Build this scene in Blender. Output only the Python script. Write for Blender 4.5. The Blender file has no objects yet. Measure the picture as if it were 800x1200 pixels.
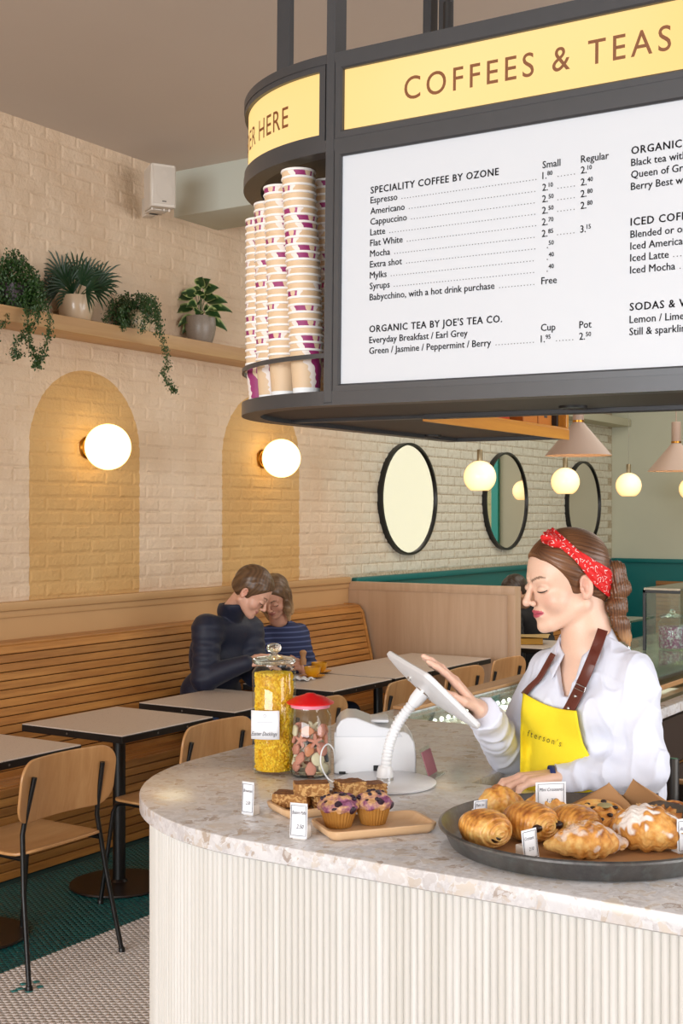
import bpy, bmesh, math, random
import numpy as np
from mathutils import Vector, Matrix, Euler
random.seed(7); np.random.seed(7)
R_ = math.radians; PI = math.pi
SC = bpy.context.scene
# ---------------------------------------------------------------- camera
YAW = math.atan2(960.0, 1500.0); SN, CS = math.sin(YAW), math.cos(YAW)
F = 1500.0; HC = 1.68; HY = 605.0
cam_d = bpy.data.cameras.new('camera'); cam = bpy.data.objects.new('camera', cam_d)
SC.collection.objects.link(cam)
cam.location = (0, 0, HC); cam.rotation_euler = (R_(90), 0, YAW)
cam_d.sensor_width = 36; cam_d.lens = 45; cam_d.shift_y = (HY-600)/1200.0; cam_d.clip_start = .05
SC.camera = cam
SC.view_settings.view_transform = 'Standard'; SC.view_settings.look = 'None'
SC.view_settings.gamma = 1; SC.view_settings.use_curve_mapping = False
SC.view_settings.exposure = 0.12
SC.cycles.use_denoising = True
SC.cycles.max_bounces = 7; SC.cycles.diffuse_bounces = 4; SC.cycles.transmission_bounces = 7
SC.cycles.transparent_max_bounces = 12; SC.cycles.caustics_reflective = False; SC.cycles.caustics_refractive = False
SC.cycles.sample_clamp_indirect = 6
# ---------------------------------------------------------------- world, daylight and added fill lights
W = bpy.data.worlds.new('world'); SC.world = W; W.use_nodes = True
W.node_tree.nodes['Background'].inputs[0].default_value = (.90, .95, .86, 1)
W.node_tree.nodes['Background'].inputs[1].default_value = .85
def area(name, loc, target, sx, sy, power, col):
    l = bpy.data.lights.new(name, 'AREA'); l.shape = 'RECTANGLE'; l.size = sx; l.size_y = sy
    l.energy = power; l.color = col
    o = bpy.data.objects.new(name, l); SC.collection.objects.link(o); o.location = loc
    o.rotation_euler = (Vector(target)-Vector(loc)).to_track_quat('-Z', 'Y').to_euler()
    return o
area('front_window_daylight', (-.8, -6.3, 1.95), (-1.4, 3, 1.5), 7.2, 2.9, 640, (.93, .965, 1))
area('side_fill_light', (3.38, 4.2, 2.0), (-2, 4.4, 1.6), 6.5, 2.5, 250, (.95, .975, 1))  # added fill to brighten the long wall; the right wall has no window
area('far_ceiling_fill', (-2.0, 9.6, 3.70), (-2.0, 9.6, 0), 3.2, 5.0, 95, (1, .97, .88))  # added ambient for the far end of the room, no real fitting
# ---------------------------------------------------------------- projection helpers (photo pixel -> room point)
def P(px, py, d):
    X = (px-400)/F*d; Z = (HY-py)/F*d
    return Vector((CS*X-SN*d, SN*X+CS*d, HC+Z))
def at_z(px, py, z): return P(px, py, (HC-z)*F/(py-HY))
def at_x(px, py, x):
    r = (px-400)/F; return P(px, py, x/(CS*r-SN))
def at_y(px, py, y):
    r = (px-400)/F; return P(px, py, y/(SN*r+CS))
RIGHT = Vector((CS, SN, 0)); FWD = Vector((-SN, CS, 0)); UP = Vector((0, 0, 1))
# ---------------------------------------------------------------- object helpers
def link(o): SC.collection.objects.link(o); return o
def thing(name, label, cat, loc=(0,0,0), rz=0, group=None, rot=None):
    o = link(bpy.data.objects.new(name, None)); o.location = loc; o.rotation_euler = rot or (0,0,rz)
    o.empty_display_size = .05
    o['label'] = label; o['category'] = cat
    if group: o['group'] = group
    return o
def tag(o, label, cat, group=None):
    o['label'] = label; o['category'] = cat
    if group: o['group'] = group
    return o
def struct(o, label=None):
    o['kind'] = 'structure'
    if label: o['label'] = label
    return o
class MB:
    def __init__(s): s.v = []; s.f = []; s.mi = []; s.cur = 0
    def add(s, vs, fs):
        b = len(s.v); s.v += [tuple(v) for v in vs]; s.f += [tuple(i+b for i in f) for f in fs]; s.mi += [s.cur]*len(fs)
    def box(s, lo, hi, M=None):
        x0,y0,z0 = lo; x1,y1,z1 = hi
        vs = [Vector(p) for p in ((x0,y0,z0),(x1,y0,z0),(x1,y1,z0),(x0,y1,z0),(x0,y0,z1),(x1,y0,z1),(x1,y1,z1),(x0,y1,z1))]
        if M is not None: vs = [M @ v for v in vs]
        s.add(vs, ((3,2,1,0),(4,5,6,7),(0,1,5,4),(1,2,6,5),(2,3,7,6),(3,0,4,7)))
    def rbox(s, lo, hi, b=.005, seg=2, M=None):
        bm = bmesh.new(); bmesh.ops.create_cube(bm, size=1)
        c = [(a+c_)/2 for a, c_ in zip(lo, hi)]; d = [c_-a for a, c_ in zip(lo, hi)]
        for v in bm.verts: v.co = Vector((v.co.x*d[0]+c[0], v.co.y*d[1]+c[1], v.co.z*d[2]+c[2]))
        bmesh.ops.bevel(bm, geom=list(bm.edges), offset=b, segments=seg, profile=.5, affect='EDGES')
        s.bm(bm, M)
    def bm(s, bm, M=None):
        bm.verts.index_update()
        vs = [(M @ v.co) if M is not None else v.co.copy() for v in bm.verts]
        s.add(vs, [tuple(v.index for v in f.verts) for f in bm.faces]); bm.free()
    def prism(s, poly, z0, z1, M=None, chamfer=0):
        n = len(poly)
        rings = [(0, z0), (0, z1)]
        if chamfer:
            cx = sum(p[0] for p in poly)/n; cy = sum(p[1] for p in poly)/n
        vs = [Vector((p[0], p[1], z0)) for p in poly] + [Vector((p[0], p[1], z1)) for p in poly]
        if M is not None: vs = [M @ v for v in vs]
        s.add(vs, [tuple(range(n-1, -1, -1)), tuple(range(n, 2*n))] + [(i, (i+1) % n, n+(i+1) % n, n+i) for i in range(n)])
    def tube(s, pts, r, n=10, cap=True, closed=False):
        pts = [Vector(p) for p in pts]; m = len(pts)
        rr = r if isinstance(r, (list, tuple)) else [r]*m
        t0 = (pts[1]-pts[0]).normalized()
        nrm = t0.orthogonal().normalized(); vs = []
        for i in range(m):
            if closed: t = (pts[(i+1) % m]-pts[i-1]).normalized()
            else: t = ((pts[min(i+1, m-1)]-pts[i]).normalized()+(pts[i]-pts[max(i-1, 0)]).normalized())
            t = t.normalized() if t.length > 1e-9 else t0
            nrm = (nrm-t*nrm.dot(t)); nrm = nrm.normalized() if nrm.length > 1e-6 else t.orthogonal().normalized()
            b = t.cross(nrm)
            for k in range(n):
                a = 2*PI*k/n; vs.append(pts[i]+(nrm*math.cos(a)+b*math.sin(a))*rr[i])
        fs = []
        for i in range(m if closed else m-1):
            j = (i+1) % m
            for k in range(n): fs.append((i*n+k, i*n+(k+1) % n, j*n+(k+1) % n, j*n+k))
        if cap and not closed: fs += [tuple(range(n-1, -1, -1)), tuple((m-1)*n+k for k in range(n))]
        s.add(vs, fs)
    def lathe(s, prof, n=32, M=None, a0=0, a1=2*PI):
        full = abs(a1-a0-2*PI) < 1e-6; k_ = n if full else n+1; vs = []
        for (r, z) in prof:
            for k in range(k_):
                a = a0+(a1-a0)*k/n; v = Vector((r*math.cos(a), r*math.sin(a), z)); vs.append(M @ v if M is not None else v)
        fs = []
        for i in range(len(prof)-1):
            for k in range(n):
                k2 = (k+1) % k_; fs.append((i*k_+k, i*k_+k2, (i+1)*k_+k2, (i+1)*k_+k))
        if full:
            if prof[0][0] > 1e-5 and prof[-1][0] > 1e-5 and prof[0] != prof[-1]:
                q = len(prof)-1
                for k in range(n): k2 = (k+1) % n; fs.append((q*n+k, q*n+k2, k2, k))
        s.add(vs, fs)
    def sphere(s, c, r, n=20, m=12, sc=(1,1,1)):
        prof = [(r*math.sin(PI*i/m), -r*math.cos(PI*i/m)) for i in range(m+1)]
        s.lathe(prof, n, Matrix.Translation(c) @ Matrix.Diagonal((*sc, 1)))
    def grid(s, fn, nu, nv):
        vs = [fn(i/nu, j/nv) for j in range(nv+1) for i in range(nu+1)]
        s.add(vs, [(j*(nu+1)+i, j*(nu+1)+i+1, (j+1)*(nu+1)+i+1, (j+1)*(nu+1)+i) for j in range(nv) for i in range(nu)])
    def mesh(s, name):
        me = bpy.data.meshes.new(name); me.from_pydata(s.v, [], s.f); me.update()
        if any(s.mi): me.polygons.foreach_set('material_index', s.mi)
        return me
def smooth(me, ang=35):
    me.polygons.foreach_set('use_smooth', [True]*len(me.polygons))
    if ang < 180: me.set_sharp_from_angle(angle=R_(ang))
def obj(name, mb, mat, parent=None, ang=35, weld=True, loc=None, rot=None, mod=None):
    me = mb.mesh(name) if isinstance(mb, MB) else mb
    if weld and isinstance(mb, MB):
        bm = bmesh.new(); bm.from_mesh(me); bmesh.ops.remove_doubles(bm, verts=bm.verts, dist=1e-5)
        bmesh.ops.recalc_face_normals(bm, faces=bm.faces); bm.to_mesh(me); bm.free()
    if ang: smooth(me, ang)
    for m in (mat if isinstance(mat, (list, tuple)) else [mat]): me.materials.append(m)
    o = link(bpy.data.objects.new(name, me))
    if parent is not None: o.parent = parent
    if loc is not None: o.location = loc
    if rot is not None: o.rotation_euler = rot
    return o
def inst(o, parent=None, loc=None, rot=None, scale=None):
    c = link(o.copy())
    if parent is not None: c.parent = parent
    if loc is not None: c.location = loc
    if rot is not None: c.rotation_euler = rot
    if scale is not None: c.scale = scale
    return c
def dup(root, loc=None, rz=None, label=None, group=None):
    r = link(root.copy())
    if loc is not None: r.location = loc
    if rz is not None: r.rotation_euler = (0, 0, rz)
    if label: r['label'] = label
    if group: r['group'] = group
    for ch in root.children:
        c = link(ch.copy()); c.parent = r
        for g in ch.children:
            d = link(g.copy()); d.parent = c
    return r
def solid(o, t, off=-1, bevel=0, sub=0):
    m = o.modifiers.new('thick', 'SOLIDIFY'); m.thickness = t; m.offset = off
    if bevel: b = o.modifiers.new('bevel', 'BEVEL'); b.width = bevel; b.segments = 2
    if sub: u = o.modifiers.new('sub', 'SUBSURF'); u.levels = sub; u.render_levels = sub
    return o
# ---------------------------------------------------------------- SDF kit
def A(*p): return np.array(p, dtype=np.float32)
def s_sph(p, c, r): return np.linalg.norm(p-A(*c), axis=1)-r
def s_ell(p, c, r, M=None):
    q = p-A(*c)
    if M is not None: q = q @ np.array(M, dtype=np.float32)      # columns of M = local axes
    r = A(*r); k0 = np.linalg.norm(q/r, axis=1); k1 = np.linalg.norm(q/(r*r), axis=1)+1e-9
    return k0*(k0-1)/k1
def s_cap(p, a, b, ra, rb=None):
    rb = ra if rb is None else rb
    a = A(*a); b = A(*b); ab = b-a; t = np.clip(((p-a) @ ab)/float(ab @ ab), 0, 1)
    return np.linalg.norm(p-a-t[:, None]*ab, axis=1)-(ra+(rb-ra)*t)
def smin(a, b, k):
    h = np.clip(.5+.5*(b-a)/k, 0, 1); return b*(1-h)+a*h-k*h*(1-h)
def smax(a, b, k): return -smin(-a, -b, k)
def sdf_mesh(fn, lo, hi, h, B=8):
    lo = np.array(lo, dtype=np.float32); hi = np.array(hi, dtype=np.float32)
    nb = np.ceil((hi-lo)/(h*B)).astype(int); N = nb*B
    ax = [lo[i]+h*(np.arange(N[i])+.5) for i in range(3)]
    cb = [lo[i]+h*B*(np.arange(nb[i])+.5) for i in range(3)]
    bx, by, bz = np.meshgrid(*cb, indexing='ij')
    cd = fn(np.stack([bx.ravel(), by.ravel(), bz.ravel()], 1).astype(np.float32)).reshape(nb)
    arr = np.repeat(np.repeat(np.repeat(np.where(cd < 0, -1., 1.).astype(np.float32), B, 0), B, 1), B, 2)
    act = np.argwhere(np.abs(cd) < h*B*1.35)
    g = np.arange(B); gx, gy, gz = np.meshgrid(g, g, g, indexing='ij'); gg = np.stack([gx.ravel(), gy.ravel(), gz.ravel()], 1)
    for s in range(0, len(act), 400):
        a = act[s:s+400]; idx = (a[:, None, :]*B+gg[None]).reshape(-1, 3)
        pts = (lo+h*(idx+.5)).astype(np.float32); arr[idx[:, 0], idx[:, 1], idx[:, 2]] = fn(pts)
    ins = arr < 0
    c8 = [(i, j, k) for i in (0, 1) for j in (0, 1) for k in (0, 1)]
    n = N-1; cnt = np.zeros(n, dtype=np.int8)
    for i, j, k in c8: cnt += ins[i:i+n[0], j:j+n[1], k:k+n[2]]
    cells = np.argwhere((cnt > 0) & (cnt < 8)); ids = -np.ones(n, dtype=np.int32)
    ids[cells[:, 0], cells[:, 1], cells[:, 2]] = np.arange(len(cells))
    acc = np.zeros((len(cells), 3)); w = np.zeros(len(cells))
    def val(o): q = cells+np.array(o); return arr[q[:, 0], q[:, 1], q[:, 2]]
    for a_ in c8:
        for d in range(3):
            if a_[d] == 0:
                b_ = list(a_); b_[d] = 1; va, vb = val(a_), val(b_); m = (va < 0) != (vb < 0)
                t = np.where(m, va/(va-vb+1e-12), 0)
                pt = np.array(a_)[None]+t[:, None]*(np.array(b_)-np.array(a_))[None]
                acc += pt*m[:, None]; w += m
    V = lo+h*(cells+acc/np.maximum(w, 1)[:, None]+.5); Q = []
    for d in range(3):
        e1, e2 = (d+1) % 3, (d+2) % 3; sl0 = [slice(None)]*3; sl1 = [slice(None)]*3; sl0[d] = slice(0, -1); sl1[d] = slice(1, None)
        A_, B_ = ins[tuple(sl0)], ins[tuple(sl1)]
        for flip, msk in ((0, A_ & ~B_), (1, ~A_ & B_)):
            e = np.argwhere(msk); ok = (e[:, e1] > 0) & (e[:, e2] > 0) & (e[:, e1] < n[e1]) & (e[:, e2] < n[e2]) & (e[:, d] < n[d]); e = e[ok]
            o1 = np.zeros(3, int); o1[e1] = 1; o2 = np.zeros(3, int); o2[e2] = 1
            q = [e-o1-o2, e-o2, e, e-o1]; q = np.stack([ids[x[:, 0], x[:, 1], x[:, 2]] for x in q], 1)
            if flip: q = q[:, ::-1]
            Q.append(q)
    Q = np.concatenate(Q); Q = Q[(Q >= 0).all(1)]
    return V, Q
def np_mesh(name, V, Q, col=None):
    me = bpy.data.meshes.new(name); me.vertices.add(len(V)); me.vertices.foreach_set('co', np.asarray(V, dtype=np.float32).ravel())
    me.loops.add(Q.size); me.loops.foreach_set('vertex_index', Q.astype(np.int32).ravel())
    k = Q.shape[1]; me.polygons.add(len(Q)); me.polygons.foreach_set('loop_start', np.arange(0, Q.size, k, dtype=np.int32))
    me.polygons.foreach_set('use_smooth', np.ones(len(Q), dtype=bool)); me.update(calc_edges=True); me.validate()
    if col is not None:
        a = me.color_attributes.new('Col', 'FLOAT_COLOR', 'POINT'); c = np.ones((len(V), 4), dtype=np.float32); c[:, :3] = col
        a.data.foreach_set('color', c.ravel())
    return me
def nz(p, f, seed=0):                     # cheap smooth pseudo-noise in [-1,1]
    rs = np.random.RandomState(seed); o = np.zeros(len(p), dtype=np.float32)
    for i in range(5):
        d = rs.normal(size=3); d /= np.linalg.norm(d); o += np.sin((p @ d.astype(np.float32))*f*(.7+.25*i)+rs.uniform(0, 6.28)).astype(np.float32)
    return o/3.2
# ---------------------------------------------------------------- materials
def lin(c):
    if isinstance(c, str): c = tuple(int(c[i:i+2], 16) for i in (0, 2, 4))
    return tuple(((x/255)/12.92 if x/255 <= .04045 else ((x/255+.055)/1.055)**2.4) for x in c[:3])+(1,)
class NT:
    def __init__(s, name):
        s.m = bpy.data.materials.new(name); s.m.use_nodes = True; s.t = s.m.node_tree; s.b = s.t.nodes['Principled BSDF']
    def n(s, ty, **kw):
        q = s.t.nodes.new(ty)
        for k, v in kw.items():
            if k.startswith('i_'): q.inputs[int(k[2:]) if k[2:].isdigit() else k[2:].replace('_', ' ')].default_value = v
            else: setattr(q, k, v)
        return q
    def l(s, a, b): s.t.links.new(a, b)
    def coord(s, kind='Object', scale=(1,1,1)):
        t = s.n('ShaderNodeTexCoord'); m = s.n('ShaderNodeMapping'); s.l(t.outputs[kind], m.inputs[0]); m.inputs[3].default_value = scale; return m.outputs[0]
    def pos(s): return s.n('ShaderNodeNewGeometry').outputs['Position']
    def noise(s, vec, sc, det=4, ro=.5, dist=0):
        q = s.n('ShaderNodeTexNoise'); q.inputs['Scale'].default_value = sc; q.inputs['Detail'].default_value = det; q.inputs['Roughness'].default_value = ro; q.inputs['Distortion'].default_value = dist
        if vec is not None: s.l(vec, q.inputs['Vector'])
        return q.outputs['Fac']
    def ramp(s, fac, stops):
        r = s.n('ShaderNodeValToRGB'); e = r.color_ramp.elements
        while len(e) < len(stops): e.new(.5)
        for i, (p, c) in enumerate(stops): e[i].position = p; e[i].color = lin(c) if isinstance(c, (str, tuple, list)) and (isinstance(c, str) or max(c) > 1.01) else ((c, c, c, 1) if not isinstance(c, (tuple, list)) else c)
        s.l(fac, r.inputs[0]); return r.outputs[0]
    def mix(s, f, a, b, mode='MIX'):
        q = s.n('ShaderNodeMix', data_type='RGBA', blend_type=mode)
        for i, v in ((0, f), (6, a), (7, b)):
            if isinstance(v, bpy.types.NodeSocket): s.l(v, q.inputs[i])
            else: q.inputs[i].default_value = v if i == 0 else (lin(v) if isinstance(v, str) else v)
        return q.outputs[2]
    def math(s, op, a, b=None, c=None):
        q = s.n('ShaderNodeMath', operation=op)
        for i, v in enumerate((a, b, c)):
            if v is None: continue
            if isinstance(v, bpy.types.NodeSocket): s.l(v, q.inputs[i])
            else: q.inputs[i].default_value = v
        return q.outputs[0]
    def bump(s, h, strength=.3, dist=.01):
        q = s.n('ShaderNodeBump'); q.inputs['Strength'].default_value = strength; q.inputs['Distance'].default_value = dist
        s.l(h, q.inputs['Height']); s.l(q.outputs[0], s.b.inputs['Normal'])
    def col(s, c):
        if isinstance(c, bpy.types.NodeSocket): s.l(c, s.b.inputs['Base Color'])
        else: s.b.inputs['Base Color'].default_value = lin(c)
    def rough(s, v):
        if isinstance(v, bpy.types.NodeSocket): s.l(v, s.b.inputs['Roughness'])
        else: s.b.inputs['Roughness'].default_value = v
    def sep(s, v):
        q = s.n('ShaderNodeSeparateXYZ'); s.l(v, q.inputs[0]); return q.outputs
def plain(name, c, rough=.5, metal=0, bump=0, bs=40, var=0, coat=0, spec=None, sheen=0, em=None, es=0):
    t = NT(name); t.rough(rough); t.b.inputs['Metallic'].default_value = metal
    if var or bump:
        cc = t.coord(); f = t.noise(cc, bs)
        if var:
            l_ = lin(c); t.col(t.mix(f, tuple(x*(1-var) for x in l_[:3])+(1,), tuple(min(1, x*(1+var)) for x in l_[:3])+(1,)))
        else: t.col(c)
        if bump: t.bump(f, bump, .004)
    else: t.col(c)
    if coat: t.b.inputs['Coat Weight'].default_value = coat; t.b.inputs['Coat Roughness'].default_value = .08
    if spec is not None: t.b.inputs['Specular IOR Level'].default_value = spec
    if sheen: t.b.inputs['Sheen Weight'].default_value = sheen
    if em: t.b.inputs['Emission Color'].default_value = lin(em); t.b.inputs['Emission Strength'].default_value = es
    return t.m
def glass(name, c='ffffff', rough=0, ior=1.45):
    t = NT(name); t.col(c); t.rough(rough); t.b.inputs['Transmission Weight'].default_value = 1; t.b.inputs['IOR'].default_value = ior
    return t.m
def pane_glass(name, tint='eef6f2', refl=.12):    # thin sheet: straight-through with a little reflection
    t = NT(name); t.t.nodes.remove(t.b); o = t.t.nodes['Material Output']
    tr = t.n('ShaderNodeBsdfTransparent'); tr.inputs[0].default_value = lin(tint)
    g = t.n('ShaderNodeBsdfGlossy'); g.inputs['Roughness'].default_value = .02
    fr = t.n('ShaderNodeLayerWeight'); fr.inputs[0].default_value = .5
    mx = t.n('ShaderNodeMixShader'); ad = t.math('MULTIPLY_ADD', t.math('POWER', fr.outputs['Facing'], 5), .7, refl); cl = t.n('ShaderNodeClamp'); t.l(ad, cl.inputs[0])
    t.l(cl.outputs[0], mx.inputs[0]); t.l(tr.outputs[0], mx.inputs[1]); t.l(g.outputs[0], mx.inputs[2]); t.l(mx.outputs[0], o.inputs[0])
    return t.m
def wood(name, c1, c2, axis=1, rough=.45, sc=1.0, coat=.15, vary=.25, space='Object', c3=None):
    t = NT(name); s_ = [14*sc, 14*sc, 14*sc]; s_[axis] = .9*sc
    tc = t.n('ShaderNodeTexCoord'); oi = t.n('ShaderNodeObjectInfo'); va = t.n('ShaderNodeVectorMath', operation='MULTIPLY_ADD')
    cb = t.n('ShaderNodeCombineXYZ'); 
    for i in range(3): t.l(oi.outputs['Random'], cb.inputs[i])
    t.l(cb.outputs[0], va.inputs[0]); va.inputs[1].default_value = (17, 9, 23); t.l(tc.outputs[space], va.inputs[2])
    mp = t.n('ShaderNodeMapping'); mp.inputs[3].default_value = s_; t.l(va.outputs[0], mp.inputs[0])
    a = t.noise(mp.outputs[0], 1.6, 5, .6, 1.2); b = t.noise(mp.outputs[0], 9, 3, .6)
    col = t.ramp(a, ((.3, c1), (.7, c2)))
    col = t.mix(t.math('MULTIPLY', t.ramp(b, ((.45, 0), (.75, 1))), .35), col, c3 or c1)
    rv = t.math('MULTIPLY_ADD', oi.outputs['Random'], vary*2, 1-vary)
    hs = t.n('ShaderNodeHueSaturation'); t.l(rv, hs.inputs['Value']); t.l(col, hs.inputs['Color']); t.col(hs.outputs[0])
    t.rough(rough); t.b.inputs['Coat Weight'].default_value = coat; t.b.inputs['Coat Roughness'].default_value = .25
    t.bump(b, .12, .002); return t.m
def vcol(name, rough=.5, bump=0, bs=200, sss=0, coat=0, sheen=0, det=3, var=0):
    t = NT(name); at = t.n('ShaderNodeAttribute', attribute_name='Col'); t.rough(rough); c = at.outputs['Color']
    if bump or var:
        f = t.noise(t.coord(), bs, det)
        if bump: t.bump(f, bump, .003)
        if var: c = t.mix(var, c, t.ramp(f, ((.3, .25), (.7, .85))), 'OVERLAY')
    t.l(c, t.b.inputs['Base Color'])
    if sss: t.b.inputs['Subsurface Weight'].default_value = sss; t.b.inputs['Subsurface Radius'].default_value = (.01, .004, .002)
    if coat: t.b.inputs['Coat Weight'].default_value = coat; t.b.inputs['Coat Roughness'].default_value = .2
    if sheen: t.b.inputs['Sheen Weight'].default_value = sheen
    return t.m
# ================================================================ ROOM
XW = -4.95; UF = 13.1; ZC = 3.73; XR = 3.5; UN = -6.5; UP_ = 7.78
def arch_mask(t):
    px, py, pz = t.sep(t.pos())
    out = None
    for c in (5.15, 6.77):
        dy = t.math('ABSOLUTE', t.math('SUBTRACT', py, c)); dz = t.math('MAXIMUM', t.math('SUBTRACT', pz, 2.05), 0)
        r = t.math('SQRT', t.math('ADD', t.math('MULTIPLY', dy, dy), t.math('MULTIPLY', dz, dz)))
        m = t.math('LESS_THAN', r, .425); out = m if out is None else t.math('MAXIMUM', out, m)
    return out, px, py, pz
def wall_paint(name, mortar=False):
    t = NT(name); m, px, py, pz = arch_mask(t); pos = t.pos()
    f = t.noise(pos, 3.0, 4); f2 = t.noise(pos, 55, 4, .6)
    base = t.ramp(f, ((.3, 'd8bc9e'), (.7, 'e3cbb0')))
    arch = t.ramp(f, ((.3, 'cb9f64'), (.7, 'd3aa70')))
    c = t.mix(m, base, arch)
    # beyond the screen the brick is only thinly washed: off-white over brown joints
    nf = t.noise(pos, 2.2, 4, .6); yy = t.math('MULTIPLY_ADD', nf, 1.6, py); far = t.ramp(t.math('MULTIPLY_ADD', yy, 1/1.2, -8.1/1.2), ((.0, 0), (1, 1)))
    fw = t.ramp(t.noise(pos, 18, 6, .7), ((.36, 'e2decd'), (.58, 'd8d3c0'), (.74, 'b39a78')))
    c = t.mix(far, c, fw if not mortar else t.ramp(f2, ((.3, 'a08a6c'), (.7, 'd6ccb4'))))
    crk = t.ramp(t.noise(pos, 30, 8, .75, .8), ((.0, 1), (.645, 1), (.70, 0)))
    crm = t.math('MULTIPLY', t.math('SUBTRACT', 1, crk), .45 if not mortar else .8)
    c = t.mix(crm, c, '6b5340'); t.col(c); t.rough(.75)
    h = t.math('ADD', t.math('MULTIPLY', t.noise(pos, 14, 5, .6), 1.0), t.math('MULTIPLY', f2, .35)); t.bump(h, .8, .016)
    return t.m
M = {}
M['brick'] = wall_paint('painted_brick'); M['mortar'] = wall_paint('painted_mortar', True)
def brick_mesh(seed, w=.216, h=.066):
    rs = random.Random(seed); mb = MB(); j = lambda a: rs.uniform(-a, a)
    b = .010; o = .0042
    back = [(0, -w/2, -h/2), (0, w/2, -h/2), (0, w/2, h/2), (0, -w/2, h/2)]
    mid = [(o-.003+j(.0003), s_*(w/2)+j(.002), q*(h/2)+j(.002)) for s_, q in ((-1,-1),(1,-1),(1,1),(-1,1))]
    fr = [(o+j(.0003), s_*(w/2-b)+j(.002), q*(h/2-b)+j(.002)) for s_, q in ((-1,-1),(1,-1),(1,1),(-1,1))]
    mb.add(back+mid+fr, [(0,1,5,4),(1,2,6,5),(2,3,7,6),(3,0,4,7),(4,5,9,8),(5,6,10,9),(6,7,11,10),(7,4,8,11),(8,9,10,11)])
    return mb
def build_wall_left():
    mb = MB(); mb.box((XW-.2, UN, 0), (XW, UF+.1, ZC+.15))
    w = struct(obj('wall_left', mb, M['mortar'], ang=0), 'painted brick wall with two tan painted arches')
    me = [brick_mesh(s) for s in range(6)]; ms = []
    for m in me:
        q = m.mesh('brick'); smooth(q, 12); q.materials.append(M['brick']); ms.append(q)
    cand = []; rest = []
    z = 1.255; row = 0
    while z+.075 < ZC+.02:
        y = 3.6+(.1125 if row % 2 else 0)
        while y < UF-.1:
            X = CS*XW+SN*y; Z = -SN*XW+CS*y; px = 400+F*X/Z; py = HY-F*(z+.035-HC)/Z
            vis = -8 < px < 760 and py > 60 and not (285 < px < 800 and py < 512) and not (px < 285 and 2.60 < z < 2.74)
            (cand if vis else rest).append((Z, y, z+.0375)); y += .226
        z += .0755; row += 1
    cand.sort(); near, more = cand[:298], cand[298:]+rest
    for k, (Z, y, z) in enumerate(near):
        o = link(bpy.data.objects.new('brick', ms[k*7 % 6])); o.parent = w; o.location = (XW, y, z)
        o.scale = (random.uniform(.75, 1.15), 1, 1)
    big = MB()
    for k, (Z, y, z) in enumerate(more):
        m = me[k*5 % 6]; s_ = random.uniform(.6, 1.3); big.add([(XW+a*s_, y+b, z+c) for a, b, c in m.v], m.f)
    o = obj('brickwork', big, M['brick'], w, weld=False, ang=12); o['kind'] = 'stuff'
build_wall_left()
M['far_wall'] = plain('far_wall_paint', 'c3c3ad', .8, var=.05, bs=3, bump=.08)
M['ceiling'] = plain('ceiling_paint', 'd3c6ba', .85, var=.04, bs=1.2)
M['plain_wall'] = plain('plain_wall_paint', 'cfc0ae', .8, var=.04, bs=2)
M['beam'] = plain('beam_paint', 'cdd0c4', .8, var=.03, bs=3)
M['teal'] = plain('teal_paint', '0f6a68', .4, bump=.03)
M['tanpaint'] = plain('tan_dado_paint', 'c69c6c', .5, bump=.05, var=.04, bs=6)
M['daylight'] = plain('daylight_sky_glow', 'ffffff', 1, em='f4f6ea', es=1.6)
mb = MB(); mb.box((-6, -7, ZC), (XR+.3, UF+.3, ZC+.15)); struct(obj('ceiling', mb, M['ceiling'], ang=0), 'plain painted ceiling')
# beam across the room
mb = MB(); mb.rbox((XW, 5.88, ZC-.27), (XR, 6.30, ZC+.01), .006); struct(obj('trim_1', mb, M['beam']), 'pale boxed ceiling beam crossing above the second lamp')
# far wall with a tall teal framed window (seen from here only in the round mirrors)
mb = MB(); wx0, wx1, wz0, wz1 = -3.52, -.2, .5, 3.0
mb.box((XW-.2, UF, 0), (wx0, UF+.2, ZC)); mb.box((wx1, UF, 0), (XR+.2, UF+.2, ZC)); mb.box((wx0, UF, 0), (wx1, UF+.2, wz0)); mb.box((wx0, UF, wz1), (wx1, UF+.2, ZC))
struct(obj('wall_far', mb, M['far_wall'], ang=0), 'plain pale far wall')
w = struct(obj('window_1', (lambda m: (m.box((wx0-.05, UF-.05, wz0-.1), (wx0+.03, UF+.02, wz1+.1)), m.box((wx1-.06, UF-.05, wz0-.1), (wx1+.09, UF+.02, wz1+.1)),
     m.box((wx0-.09, UF-.05, wz1), (wx1+.09, UF+.02, wz1+.1)), m.box((wx0-.09, UF-.07, wz0-.1), (wx1+.09, UF+.02, wz0)), m.box(((wx0+wx1)/2-.03, UF-.04, wz0), ((wx0+wx1)/2+.03, UF+.02, wz1)), m)[-1])(MB()), plain('window_teal_lit', '17a59c', .4), ang=0), 'teal framed window')  # frame teal made lighter to carry the strong light from outside
mb = MB(); mb.box((wx0, UF+.05, wz0), (wx1, UF+.06, wz1)); obj('pane', mb, pane_glass('window_glass', 'dcd9bd'), w, ang=0)
mb = MB(); mb.box((XR, UN, 0), (XR+.2, UF, ZC)); struct(obj('wall_right', mb, M['plain_wall'], ang=0))
mb = MB(); mb.box((XW, UN-.2, 0), (-4.4, UN, ZC)); mb.box((2.4, UN-.2, 0), (XR, UN, ZC)); mb.box((-4.4, UN-.2, 0), (2.4, UN, .5)); mb.box((-4.4, UN-.2, 3.2), (2.4, UN, ZC))
struct(obj('wall_front', mb, M['plain_wall'], ang=0))
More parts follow.
